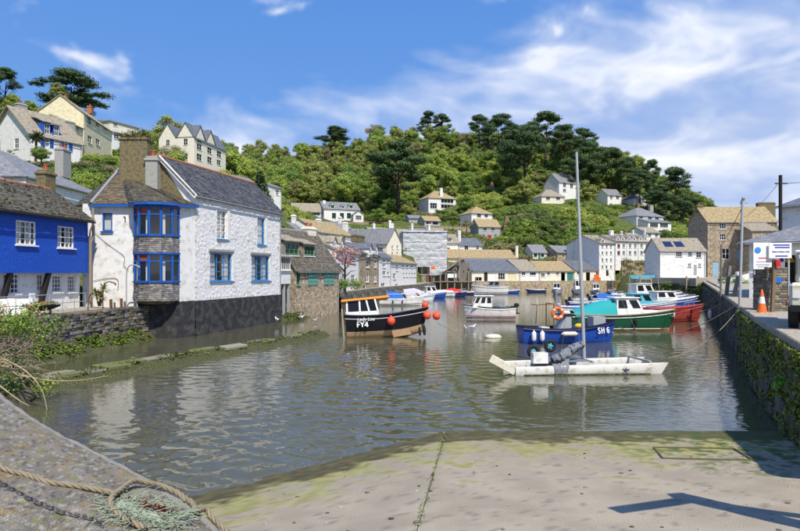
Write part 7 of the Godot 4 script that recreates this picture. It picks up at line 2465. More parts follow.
func make_left_shore():
	# retaining wall below the blue house
	var t := thing("retaining_wall", "old slate-stone retaining wall with moss below the blue house", "wall")
	var pts := [Vector2(-17.2, -26), Vector2(-16.8, -31.5), Vector2(-16.35, -37.4), Vector2(-15.9, -38.9)]
	stone_courses(t, pts, .1, 2.05, -1.0 if false else 1.0, Vector2(.4, .15), [Color(.22, .21, .19), Color(.30, .28, .25), Color(.14, .135, .13), Color(.36, .32, .26), Color(.26, .21, .15), Color(.17, .18, .10)], 0, 15)
	# weedy foot of the bank
	var rb := MB.new()
	var r := RandomNumberGenerator.new()
	r.seed = 25
	var rows := []
	for i in 90:
		var f := i / 89.0
		var a := Vector2(-16.2, -24).lerp(Vector2(-15.2, -38.0), minf(f / .62, 1.0))
		if f > .62: a = Vector2(-15.2, -38.0).lerp(Vector2(-8.2, -57), (f - .62) / .38)
		var out := Vector2(.97, .2)
		var row := []
		for j in 8:
			var g := j / 7.0
			var p := a + out * (g * 1.25 - .85 + blot.get_noise_1d(f * 22.0) * .35)
			row.append(Vector3(p.x, lerpf(.72 if f < .62 else .5, -.35, pow(g, .8)) + blot.get_noise_2d(p.x * 1.6, p.y * 1.6) * .22, p.y))
		rows.append(row)
	rb.grid(rows, true)
	var bank := structure(rb, "muddy_bank", M.weed_rock)
	var gs := MB.new()
	for k in 5200:
		var i := r.randi() % 88
		var p: Vector3 = rows[i][r.randi() % 5].lerp(rows[i + 1][r.randi() % 4], r.randf())
		if blot.get_noise_2d(p.x * .5 + 7.0, p.z * .5) < .0: continue
		gs.tint = [Color(.10, .16, .02), Color(.14, .19, .03), Color(.06, .10, .015)][r.randi() % 3]
		leaf(gs, p + Vector3(0, .06, 0), Vector3(r.randfn() * .5 + .4, 1, r.randfn() * .5).normalized(), .17, r)
	var go := put(gs, "bank_weed", M.leaf)
	go.set_meta("kind", "stuff")
	tag(go, "bright green weed growing along the foot of the left bank", "weed")
	# low mole of slabs running out across the water
	var ml := thing("stone_mole", "low weedy stone ledge running across the water before the white houses", "ledge")
	var path := smooth([Vector3(-13.6, 0, -21.6), Vector3(-12.2, 0, -24.2), Vector3(-10.6, 0, -28.0), Vector3(-8.4, 0, -33.0), Vector3(-6.6, 0, -37.5), Vector3(-5.2, 0, -41.0)], 10)
	var foot := []
	for i in path.size():
		var d: Vector3 = (path[mini(i + 1, path.size() - 1)] - path[maxi(i - 1, 0)]).normalized()
		var o := Vector3(-d.z, 0, d.x)
		var row := []
		for j in 11:
			var s := (j - 5) / 5.0
			var p: Vector3 = path[i] + o * s * (1.15 + .25 * blot.get_noise_1d(i * 3.0))
			p.y = .27 - .72 * s * s + blot.get_noise_2d(p.x * 2.2, p.z * 2.2) * .16
			row.append(p)
		foot.append(row)
	var fm := MB.new()
	fm.grid(foot)
	put(fm, "rock_footing", M.weed_rock, ml)
	var s := 0.0
	var idx := 0.0
	while idx < path.size() - 3:
		var i := int(idx)
		var a: Vector3 = path[i]
		var b: Vector3 = path[mini(i + 3, path.size() - 1)]
		var len := a.distance_to(b)
		var d := (b - a).normalized()
		for side in [-.22, .28]:
			if r.randf() < .15 + idx / path.size() * .8: continue
			var mb := MB.new()
			var far := clampf(1.0 - idx / path.size(), .2, 1.0)
			mb.tint = [Color(.34, .30, .22), Color(.26, .24, .17), Color(.20, .22, .09), Color(.40, .37, .29)][r.randi() % 4]
			mb.bevel(Vector3.ZERO, Vector3(r.randf_range(.4, .62), .18, len * r.randf_range(.8, .98)), .035)
			var mid: Vector3 = a.lerp(b, .5) + Vector3(-d.z, 0, d.x) * (side - .2)
			put(mb, "slab", M.stone_piece, ml, Vector3(mid.x, .24 + r.randf_range(-.03, .03), mid.z), Basis(Vector3(-d.z, 0, d.x), Vector3.UP, -d).rotated(Vector3.UP, r.randf_range(-.1, .1)).rotated(d, r.randf_range(-.07, .07)))
		idx += 3.0
	var mg := MB.new()
	for k in 3600:
		var i := r.randi() % (foot.size() - 1)
		var p: Vector3 = foot[i][2 + r.randi() % 6].lerp(foot[i + 1][2 + r.randi() % 6], r.randf())
		if p.y < .02 or blot.get_noise_2d(p.x * .8, p.z * .8 + 9.0) < .05: continue
		mg.tint = [Color(.12, .17, .03), Color(.17, .19, .05), Color(.05, .05, .02)][r.randi() % 3]
		leaf(mg, p + Vector3(0, .1, 0), Vector3(r.randfn() * .4, 1, r.randfn() * .4).normalized(), .12, r)
	var mo := put(mg, "ledge_weed", M.leaf, ml)
	mo.set_meta("kind", "stuff")
	# rubble between the mole and the shoulder
	for k in 16:
		var mb := MB.new()
		mb.tint = [Color(.12, .11, .08), Color(.2, .18, .13), Color(.16, .17, .07)][k % 3]
		mb.bevel(Vector3.ZERO, Vector3(1, .7, .9), .16)
		var o := put(mb, "shore_rock", M.stone_piece, self, Vector3(-11.8 - r.randf() * 2.6, r.randf_range(-.1, .3), -18.2 - r.randf() * 3.0), Basis(Vector3(r.randf(), r.randf(), r.randf()).normalized(), r.randf() * 3.0).scaled(Vector3.ONE * r.randf_range(.35, .85)))
		tag(o, "dark rough rock at the water's edge below the leafy shrub", "rock", "rocks below the leafy shrub")
	# railing on the terrace
	var rl := thing("railing", "thin grey metal railing along the terrace before the blue house", "railing")
	var rp := [Vector3(-18.6, 2.0, -24), Vector3(-18.0, 2.0, -28.6), Vector3(-17.6, 2.0, -31.6), Vector3(-17.35, 2.0, -34.2)]
	for h in [.55, 1.0]:
		var mb := MB.new()
		mb.tube(rp.map(func(p): return p + Vector3(0, h, 0)), .022, 6)
		put(mb, "rail", M.galv, rl)
	for i in 9:
		var f := i / 8.0 * 2.999
		var p: Vector3 = rp[int(f)].lerp(rp[int(f) + 1], f - int(f))
		var mb := MB.new()
		mb.tube([p, p + Vector3(0, 1.0, 0)], .02, 6)
		put(mb, "post", M.galv, rl)
	# timber deck edge, planter trough, white garden table under a cloth
	var dk := thing("timber_deck", "weathered timber deck edge sticking out over the retaining wall", "deck", Vector3(-17.6, 1.82, -31.4))
	for i in 7:
		var mb := MB.new()
		mb.bevel(Vector3(.15 * i - .4, 0, 0), Vector3(.14, .1, 4.6), .015)
		put(mb, "plank", M.grey_wood, dk)
	for z in [-1.6, .4, 1.9]:
		var mb := MB.new()
		mb.bar(Vector3(.4, -.06, z), Vector3(.4, -1.5, z), .1)
		put(mb, "deck_post", M.rust, dk)
	var tg := thing("flower_trough", "dark trough of dry brown plants standing on the terrace railing", "trough", Vector3(-17.8, 2.5, -31.0))
	var tm := MB.new()
	var tro := []
	for i in 7:
		var f := i / 6.0
		var row := []
		for j in 9:
			var a := PI * j / 8.0
			row.append(Vector3(cos(a) * .32, -sin(a) * .3 * (.6 + .4 * sin(PI * f)), lerpf(-1.0, 1.0, f)))
		tro.append(row)
	tm.grid(tro, true)
	put(tm, "basin", M.black, tg)
	var cl := []
	for i in 12: cl.append([Vector3(r.randfn() * .06, .06, -.85 + i * .155), Vector3(.2, .14, .22)])
	put(crown(cl, 700, .08, [Color(.30, .22, .07), Color(.22, .20, .06), Color(.36, .26, .10)], 31), "foliage", M.leaf, tg)
	var leg := MB.new()
	leg.bar(Vector3(0, -.5, -.6), Vector3(0, -.2, -.6), .06); leg.bar(Vector3(0, -.5, .6), Vector3(0, -.2, .6), .06); leg.bar(Vector3(0, -.42, -.6), Vector3(0, -.42, .6), .05)
	put(leg, "stand", M.rust, tg)
	var ct := thing("garden_table", "white cloth-covered garden table and chairs before the blue house", "table", Vector3(-19.0, 2.0, -30.6))
	var cm := MB.new()
	var cr := []
	for i in 5:
		var row := []
		for j in 20:
			var a := TAU * j / 20
			var k: float = [.02, .75, .85, .9, 1.0][i]
			row.append(Vector3(cos(a) * k * 1.0, [.82, .8, .7, .4, .08][i] + .03 * sin(j * 2.5), sin(a) * k * .8))
		cr.append(row)
	cm.grid(cr, true, true)
	put(cm, "cloth", M.white_clean, ct)
	for q in [Vector3(-.2, 0, 1.3), Vector3(.3, 0, -1.3)]:
		var ch := MB.new()
		ch.bevel(q + Vector3(0, .45, 0), Vector3(.5, .06, .5), .02)
		ch.bevel(q + Vector3(-.22, .75, 0), Vector3(.06, .6, .5), .02)
		for sx in [-.2, .2]:
			for sz in [-.2, .2]: ch.bar(q + Vector3(sx, 0, sz), q + Vector3(sx, .44, sz), .05)
		put(ch, "chair", M.white_clean, ct)
	# davits: bent iron posts on the wall
	var k := 0
	for q in [[Vector3(-17.05, 1.2, -35.6), 2.4, .75, "bent iron davit post beside the cordyline on left wall"], [Vector3(-16.45, 2.0, -37.3), 2.6, .8, "tall hooked iron davit in front of the white bay house"], [Vector3(-16.1, 2.0, -38.0), .9, .6, "short hooked iron pipe beside the black plinth"], [Vector3(-17.1, .6, -34.0), 2.4, .7, "rusty bent iron davit at the end of the terrace railing"]]:
		var mb := MB.new()
		var p: Vector3 = q[0]
		mb.tube(smooth([p, p + Vector3(0, q[1] * .7, 0), p + Vector3(.08, q[1] * .92, 0), p + Vector3(q[2] * .45, q[1], .05), p + Vector3(q[2], q[1] * .96, .08)], 6), .035, 6)
		mb.ball(p + Vector3(q[2], q[1] * .96 - .05, .08), Vector3(.06, .07, .06), 6, 4)
		var o := put(mb, "davit", [M.rust, M.galv, M.galv, M.rust][k])
		tag(o, q[3], "davit")
		k += 1
	for q in [[Vector3(-16.55, 0, -35.5), "rusty timber and iron pile against the retaining wall"], [Vector3(-16.45, 0, -36.6), "grey iron ladder rail on the retaining wall"]]:
		var mb := MB.new()
		mb.bar(q[0] + Vector3(.1, -.2, 0), q[0] + Vector3(0, 2.6, 0), .12)
		mb.bar(q[0] + Vector3(.1, -.2, -.45), q[0] + Vector3(0, 2.4, -.45), .08)
		for i in 5: mb.bar(q[0] + Vector3(.06, .3 + i * .42, 0), q[0] + Vector3(.06, .3 + i * .42, -.45), .05)
		tag(put(mb, "wall_ladder", M.rust), q[1], "ladder")
	# gulls on the shore and the water
	var gl := [[Vector3(-7.0, .0, -51.0), "gull standing at the foot of the white rubble house", true], [Vector3(-9.6, .28, -48.3), "gull on the mud left of the stone cottage, leftmost of its flock", true], [Vector3(-8.5, .1, -53.5), "gull paddling below the glazed porch", false], [Vector3(4.6, .02, -43.8), "gull swimming right of the black fishing boat's buoys", false], [Vector3(5.2, .02, -44.6), "second gull swimming close behind the first on open water", false], [Vector3(-8.8, .15, -55.0), "gull on the mud closest to the stone cottage", true]]
	for q in gl: gull(q[0], q[1], q[2])
	var by := MB.new()
	by.lathe([Vector2(.02, -.3), Vector2(.3, -.2), Vector2(.42, .0), Vector2(.3, .2), Vector2(.05, .28)], 14)
	tag(put(by, "mooring_buoy", M.gel_cream, self, Vector3(5.9, .05, -39.3), Basis.from_scale(Vector3(1.35, .7, 1))), "cream mooring buoy floating left of the blue workboat", "buoy")
	ball_buoy(Vector3(3.1, .15, -77.0), "pink mooring buoy floating behind the black fishing boat's bow")

func ball_buoy(at: Vector3, label: String):
	var mb := MB.new()
	mb.ball(Vector3.ZERO, Vector3(.4, .4, .4), 12, 8)
	mb.lathe([Vector2(.12, .36), Vector2(.1, .52), Vector2(.01, .54)], 8)
	tag(put(mb, "mooring_buoy", M.buoy, self, at), label, "buoy")

func gull(at: Vector3, label: String, legs: bool):
	var t := thing("gull", label, "bird", at, fmod(at.x * 3.7, TAU))
	var mb := MB.new()
	var rows := []
	for q in [[-.30, .20, .01], [-.22, .20, .05], [-.08, .2, .095], [.06, .21, .1], [.15, .25, .07], [.19, .32, .045], [.22, .37, .05], [.26, .375, .04], [.29, .365, .012], [.34, .355, .004]]:
		var row := []
		for k in 10:
			var a := TAU * k / 10
			row.append(Vector3(q[0], q[1] + sin(a) * q[2], cos(a) * q[2]))
		rows.append(row)
	mb.grid(rows, true, true)
	put(mb, "body", M.feather, t)
	var wg := MB.new()
	for s in [-1, 1]:
		wg.ball(Vector3(-.1, .23, s * .085), Vector3(.2, .06, .025), 8, 6)
	put(wg, "wings", M.grey_paint, t)
	if legs:
		var lg := MB.new()
		for s in [-.03, .03]: lg.bar(Vector3(0, .0, s), Vector3(0, .14, s), .012)
		put(lg, "legs", M.pink, t)

func make_quay_things():
	# stone pillar with signboards
	var p := thing("stone_pillar", "square slate-stone pillar carrying the signboards on the quay", "pillar", Vector3(15.75, 2.5, -26.4), .12)
	var r := RandomNumberGenerator.new()
	r.seed = 91
	var tones := [Color(.26, .22, .15), Color(.36, .30, .20), Color(.18, .15, .12), Color(.44, .38, .28), Color(.22, .20, .18)]
	var y := 0.0
	while y < 1.78:
		var h := r.randf_range(.07, .15)
		for f in 4:
			var b := Basis(Vector3.UP, PI / 2 * f)
			var x := -.46
			while x < .44:
				var w := r.randf_range(.16, .4)
				if x + w > .38: w = .46 - x
				var mb := MB.new()
				mb.tint = tones[r.randi() % 5]
				mb.bevel(Vector3.ZERO, Vector3(w - .015, h - .014, .2), .018)
				put(mb, "stone", M.stone_piece, p, b * Vector3(x + w * .5, y + h * .5, .37 + r.randf_range(-.02, .02)), b)
				x += w
		y += h
	put(boxed(Vector3(.87, 1.76, .87)), "mortar_core", M.chimney_grey, p, Vector3(0, .88, 0))
	put(boxed(Vector3(.3, .22, .02)), "plaque", M.plaque_blue, p, Vector3(.0, 1.3, .5))
	var sb := thing("signboard", "white noticeboard with faint print above the stone pillar", "sign", Vector3(15.35, 4.28, -26.1), -.05)
	put(boxed(Vector3(.75, 1.12, .04)), "board", M.white_clean, sb, Vector3(-.1, .54, 0))
	var em := MB.new()
	em.lathe([Vector2(.001, 0), Vector2(.13, 0), Vector2(.13, .012), Vector2(.001, .012)], 20, Vector3(-.3, .78, .022), Basis(Vector3.RIGHT, PI / 2))
	put(em, "emblem", M.sky_blue, sb)
	for q in [[.45, .34, "red"], [.30, .5, "lilac_cover"], [.18, .55, "lilac_cover"], [.09, .4, "lilac_cover"]]:
		put(boxed(Vector3(q[1], .035, .008)), "print_line", M[q[2]], sb, Vector3(-.1, q[0], .026))
	for x in [-.4, .2]: put(boxed(Vector3(.05, 1.3, .05)), "post", M.galv, sb, Vector3(x, .4, -.06))
	var s2 := thing("signboard", "wide white signboard with blue lettering overlapping the noticeboard", "sign", Vector3(15.9, 4.72, -25.95), -.05)
	put(boxed(Vector3(.92, .64, .035)), "board", M.white_clean, s2, Vector3(0, .32, 0))
	text(s2, "Boats & Motor Craft", Vector3(.02, .27, .025), .055, M.print_blue)
	put(boxed(Vector3(.5, .05, .008)), "print_line", M.print_blue, s2, Vector3(.05, .09, .022))
	put(boxed(Vector3(.66, .05, .008)), "print_line", M.print_blue, s2, Vector3(.05, .55, .022))
	put(boxed(Vector3(.6, .05, .008)), "print_line", M.print_blue, s2, Vector3(.08, .45, .022))
	put(boxed(Vector3(.06, 2.2, .06)), "post", M.galv, s2, Vector3(.38, -.6, -.06))
	# leaning post with a red box
	var lp := thing("leaning_post", "brown timber post with red box leaning against the stone pillar", "post", Vector3(15.3, 2.5, -25.5))
	var mb := MB.new()
	mb.bar(Vector3.ZERO, Vector3(.28, 2.15, -.3), .13)
	put(mb, "post", M.wood, lp)
	put(boxed(Vector3(.18, .28, .18)), "red_box", M.red, lp, Vector3(.32, 2.0, -.18))
	# traffic cone
	var c := thing("traffic_cone", "orange and white traffic cone on the quay edge beside pillar", "cone", Vector3(14.35, 2.5, -24.6))
	put(boxed(Vector3(.42, .05, .42)), "base", M.orange, c, Vector3(0, .025, 0))
	for q in [[.05, .40, .185, .125, "orange"], [.40, .66, .125, .082, "white_clean"], [.66, .95, .082, .035, "orange"]]:
		var cm := MB.new()
		cm.lathe([Vector2(q[2], q[0]), Vector2(q[3], q[1]), Vector2(q[3] * .7, q[1])], 16)
		put(cm, "cone_band", M[q[4]], c)
	# mooring poles and lamp
	var pole := MB.new()
	pole.tube([Vector3(16.15, .6, -29.6), Vector3(16.35, 7.5, -29.6)], .065, 8)
	pole.bar(Vector3(16.35, 7.5, -29.6), Vector3(16.6, 7.45, -29.6), .08)
	pole.bar(Vector3(16.35, 7.4, -29.7), Vector3(16.35, 7.7, -29.5), .1)
	tag(put(pole, "mooring_pole", M.galv), "tall grey metal pole rising from the face of the quay wall", "pole")
	pole = MB.new()
	pole.tube([Vector3(24.0, .8, -46.5), Vector3(24.1, 6.2, -46.5)], .07, 8)
	tag(put(pole, "mooring_pole", M.grey_wood), "thinner grey pole at the far end of the quay wall", "pole")
	for q in [[Vector3(23.0, 1.2, -44.0), Vector3(23.6, 4.6, -44.4), "short timber fender pile left of the quay poles"], [Vector3(21.6, .6, -41.0), Vector3(22.5, 3.9, -41.2), "leaning timber fender pile on the quay wall"]]:
		pole = MB.new()
		pole.bar(q[0], q[1], .2)
		tag(put(pole, "fender_pile", M.grey_wood), q[2], "pile")
	pole = MB.new()
	pole.tube([Vector3(27.6, 2, -45), Vector3(27.6, 11.2, -45)], .12, 8)
	pole.bar(Vector3(27.2, 10.6, -45), Vector3(28.1, 10.6, -45), .08)
	tag(put(pole, "utility_pole", M.dark_wood), "dark timber utility pole above the shop roof", "pole")
	for q in [[Vector3(27.6, 10.8, -45), Vector3(44, 11.0, -82), "overhead cable from utility pole to stone warehouse"], [Vector3(27.6, 10.6, -45), Vector3(60, 14.0, -40), "overhead cable leaving the utility pole towards the right"], [Vector3(16.4, 7.4, -29.6), Vector3(42.0, 7.2, -83.5), "sagging string of bulbs between tall pole and warehouse"]]:
		var w := MB.new()
		var pts := []
		for i in 13:
			var f := i / 12.0
			pts.append(q[0].lerp(q[1], f) - Vector3(0, 1.2 * 4.0 * f * (1 - f) * .6, 0))
		w.tube(pts, .018, 4)
		tag(put(w, "overhead_cable", M.black), q[2], "cable")
	wheelie_bin(Vector3(15.55, 2.5, -24.8) + Vector3(1.15, 0, -1.0))
	# bright inflatables beside the shop
	var kk := 0
	for q in [["red", 1.5, 0.0, "upright red kayak leaning at the shop front"], ["plaque_blue", 1.3, .35, "upright blue kayak beside the red kayak"], ["yellow", 1.0, .7, "short yellow board beside the blue kayak"]]:
		var km := MB.new()
		var rows := []
		for i in 9:
			var f := i / 8.0
			var row := []
			for k in 8:
				var a := TAU * k / 8
				row.append(Vector3(cos(a) * .16 * sin(PI * clampf(f, .04, .96)), f * q[1], sin(a) * .08 * sin(PI * clampf(f, .04, .96))))
			rows.append(row)
		km.grid(rows, true, true)
		tag(put(km, "kayak", M[q[0]], self, Vector3(16.95 + q[2] * .8, 2.5, -27.2), Basis(Vector3.RIGHT, -.2)), q[3], "kayak")
		kk += 1
	var ws := thing("warning_sign", "yellow triangular warning sign on the shop wall", "sign", Vector3(24.6, 4.7, -39.2))
	var wm := MB.new()
	wm.slab3(Vector3(-.5, 0, 0), Vector3(.5, 0, 0), Vector3(0, .9, 0), .04)
	put(wm, "border", M.black, ws)
	wm = MB.new()
	wm.slab3(Vector3(-.38, .07, .01), Vector3(.38, .07, .01), Vector3(0, .75, .01), .02)
	put(wm, "plate", M.yellow, ws)
	put(boxed(Vector3(.1, .32, .01)), "mark", M.black, ws, Vector3(0, .34, .02))
	truck()
	ladders()
	mooring_lines()
	wrapped_building()
	market_staging()
	steps_and_people()
	rocks()
	shade_caster()

func wheelie_bin(at: Vector3):
	var t := thing("wheelie_bin", "dark green wheelie bin between the pillar and the white truck", "bin", at)
	var mb := MB.new()
	var rows := []
	for q in [[.0, .24, .22], [.9, .3, .3]]:
		rows.append([Vector3(-q[1], q[0], q[2]), Vector3(q[1], q[0], q[2]), Vector3(q[1], q[0], -q[2]), Vector3(-q[1], q[0], -q[2])])
	for k in 4: mb.quad(rows[0][k], rows[0][(k + 1) % 4], rows[1][(k + 1) % 4], rows[1][k])
	put(mb, "body", M.bin_green, t)
	mb = MB.new()
	mb.bevel(Vector3(0, .95, 0), Vector3(.68, .09, .68), .03)
	put(mb, "lid", M.bin_green, t)
	for s in [-.26, .26]:
		mb = MB.new()
		mb.lathe([Vector2(.01, -.03), Vector2(.1, -.03), Vector2(.1, .03), Vector2(.01, .03)], 12, Vector3(s, .1, -.24), Basis(Vector3.BACK, PI / 2))
		put(mb, "wheel", M.rubber, t)

func truck():
	# a boxy white four-by-four, only its tail in the picture
	var t := thing("off_road_car", "boxy cream off-road car parked at the right edge of quay", "car", Vector3(12.76, 2.5, -18.5), deg_to_rad(55))
	var body := MB.new()
	body.bevel(Vector3(0, .95, 0), Vector3(4.2, .75, 1.75), .08)
	body.bevel(Vector3(.75, 1.75, 0), Vector3(2.7, .95, 1.6), .1)
	put(body, "body", M.gel_cream, t)
	var rf := MB.new()
	rf.bevel(Vector3(.75, 2.24, 0), Vector3(2.75, .08, 1.62), .03)
	put(rf, "roof", M.gel_white, t)
	for s in [-1, 1]:
		for q in [[-.25, .7], [.8, .8], [1.65, .6]]:
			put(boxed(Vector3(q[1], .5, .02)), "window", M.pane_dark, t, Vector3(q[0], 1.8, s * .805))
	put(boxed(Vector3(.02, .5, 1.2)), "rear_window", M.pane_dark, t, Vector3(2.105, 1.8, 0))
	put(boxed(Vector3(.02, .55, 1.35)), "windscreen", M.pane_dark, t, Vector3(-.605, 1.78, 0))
	for q in [Vector3(-1.35, .42, .8), Vector3(1.3, .42, .8), Vector3(-1.35, .42, -.8), Vector3(1.3, .42, -.8)]:
		var tm := MB.new()
		tm.lathe([Vector2(.24, -.12), Vector2(.40, -.12), Vector2(.43, -.06), Vector2(.43, .06), Vector2(.40, .12), Vector2(.24, .12)], 24, q, Basis(Vector3.RIGHT, PI / 2))
		var w := put(tm, "tyre", M.rubber, t)
		var rm := MB.new()
		rm.lathe([Vector2(.01, -.08), Vector2(.25, -.1), Vector2(.25, .1), Vector2(.01, .08)], 20, q, Basis(Vector3.RIGHT, PI / 2))
		put(rm, "rim", M.red, w)
	put(boxed(Vector3(.12, .18, 1.7)), "bumper", M.black, t, Vector3(2.15, .62, 0))
	put(boxed(Vector3(.12, .18, 1.7)), "bumper", M.black, t, Vector3(-2.15, .62, 0))
	for s in [-.7, .7]:
		put(boxed(Vector3(.04, .16, .12)), "tail_light", M.red, t, Vector3(2.11, 1.0, s))
		put(boxed(Vector3(.04, .18, .18)), "headlight", M.gel_white, t, Vector3(-2.11, 1.0, s))

func ladders():
	for q in [[Vector3(40.2, .6, -101.5), "pale timber ladder on the weedy wall left of the cottage door"], [Vector3(45.0, .6, -95.5), "pale timber ladder on the weedy wall near the warehouse"]]:
		var t := thing("timber_ladder", q[1], "ladder", q[0])
		for s in [-.9, .9]:
			var mb := MB.new()
			mb.box(Vector3(s, 1.4, 0), Vector3(.2, 3.2, .2))
			put(mb, "rail", M.pale_wood, t)
		for i in 4:
			var mb := MB.new()
			mb.box(Vector3(0, .4 + i * .7, .02), Vector3(1.8, .2, .14))
			put(mb, "rung", M.pale_wood, t)

func mooring_lines():
	var list := [
		[Vector3(19.0, 1.2, -44.4), Vector3(23.6, 2.6, -44.6), .3, "mooring line from the green boat's bow to the quay"],
		[Vector3(24.4, 1.2, -51.8), Vector3(24.2, 2.6, -46.8), .2, "mooring line from the red boat to the quay"],
		[Vector3(19.0, 1.1, -44.4), Vector3(20.8, 2.55, -38.8), .4, "second line from green boat drooping to the wall"],
		[Vector3(12.9, .9, -36.6), Vector3(17.4, 2.5, -32.0), .9, "long slack line from the blue workboat to the quay wall"],
		[Vector3(11.3, .5, -26.2), Vector3(16.6, 2.5, -30.2), .5, "slack line from the catamaran's bow to the quay wall"],
		[Vector3(2.4, .9, -39.9), Vector3(5.4, .0, -36.5), .2, "mooring line running from the black boat's bow into the water"],
		[Vector3(25.0, 2.5, -48.2), Vector3(30.5, .9, -62.0), .4, "mooring line from quay end to the boats behind"]]
	for q in list:
		var pts := []
		for i in 13:
			var f := i / 12.0
			pts.append(q[0].lerp(q[1], f) - Vector3(0, q[2] * 4.0 * f * (1 - f), 0))
		var mb := MB.new()
		mb.tint = Color(.9, .9, .9)
		mb.tube(pts, .02, 5)
		tag(put(mb, "mooring_line", M.rope), q[3], "rope")

func wrapped_building():
	# a house under repair, shrouded in white plastic on scaffolding
	var a := Vector2(.68, -139.0)
	var b := Vector2(10.6, -140.0)
	var t := thing("scaffolded_building", "building under repair wrapped in billowing white plastic sheets on scaffolding", "building", Vector3(a.x, 2.0, a.y))
	t.basis = frame_basis(a, b)
	var w := a.distance_to(b)
	var core := MB.new()
	core.box(Vector3(w * .5, 4.5, -5), Vector3(w - .6, 9.4, 7.6))
	put(core, "wall", M.rubble_far, t)
	for lv in 5:
		var y0 := 1.8 + lv * 1.95
		var rows := []
		for i in 7:
			var row := []
			for j in 41:
				var f := j / 40.0
				var x := f * w
				var bow := .18 * sin(f * 23.0 + lv * 1.7) + .1 * sin(f * 51.0 + i)
				row.append(Vector3(x, y0 + 2.0 * i / 6.0 - .3 * sin(f * PI) * (1.0 - i / 6.0) + .1 * blot.get_noise_2d(f * 6.0, lv * 3.0), .16 * sin(PI * i / 6.0) + blot.get_noise_3d(f * 7.0, i * .35, lv * 5.0) * .32))
			rows.append(row)
		var mb := MB.new()
		if lv == 1 or lv == 0:
			# lower sheets hang open in the middle
			var cut := []
			for rr in rows: cut.append(rr.slice(0, 14) if lv == 0 else rr)
			mb.grid(cut)
			if lv == 0:
				cut = []
				for rr in rows: cut.append(rr.slice(24, 41))
				mb.grid(cut)
		else: mb.grid(rows)
		put(mb, "plastic_sheet", M.plastic_sheet, t)
	for sx in [0.0, w]:
		var rows := []
		for i in 9:
			var row := []
			for j in 12: row.append(Vector3(sx, 1.8 + 9.7 * i / 8.0, -9.0 * j / 11.0) + Vector3(.15 * sin(j * 1.7 + i), 0, 0))
			rows.append(row)
		var mb := MB.new()
		mb.grid(rows, sx == 0.0)
		put(mb, "plastic_sheet", M.plastic_sheet, t)
	var top := MB.new()
	top.slab(Vector3(-.1, 11.4, .3), Vector3(w + .1, 11.4, .3), Vector3(w + .1, 12.3, -9), Vector3(-.1, 12.3, -9), .06)
	put(top, "temporary_roof", M.plastic_sheet, t)
	for i in 8:
		var mb := MB.new()
		mb.tube([Vector3(w * i / 7.0, -1, -.25), Vector3(w * i / 7.0, 12.0, -.25)], .05, 6)
		put(mb, "scaffold_pole", M.galv, t)
	for j in 6:
		var mb := MB.new()
		mb.tube([Vector3(-.3, 1.8 + j * 1.95, .5), Vector3(w + .3, 1.8 + j * 1.95, .5)], .045, 6)
		put(mb, "scaffold_ledger", M.galv, t)

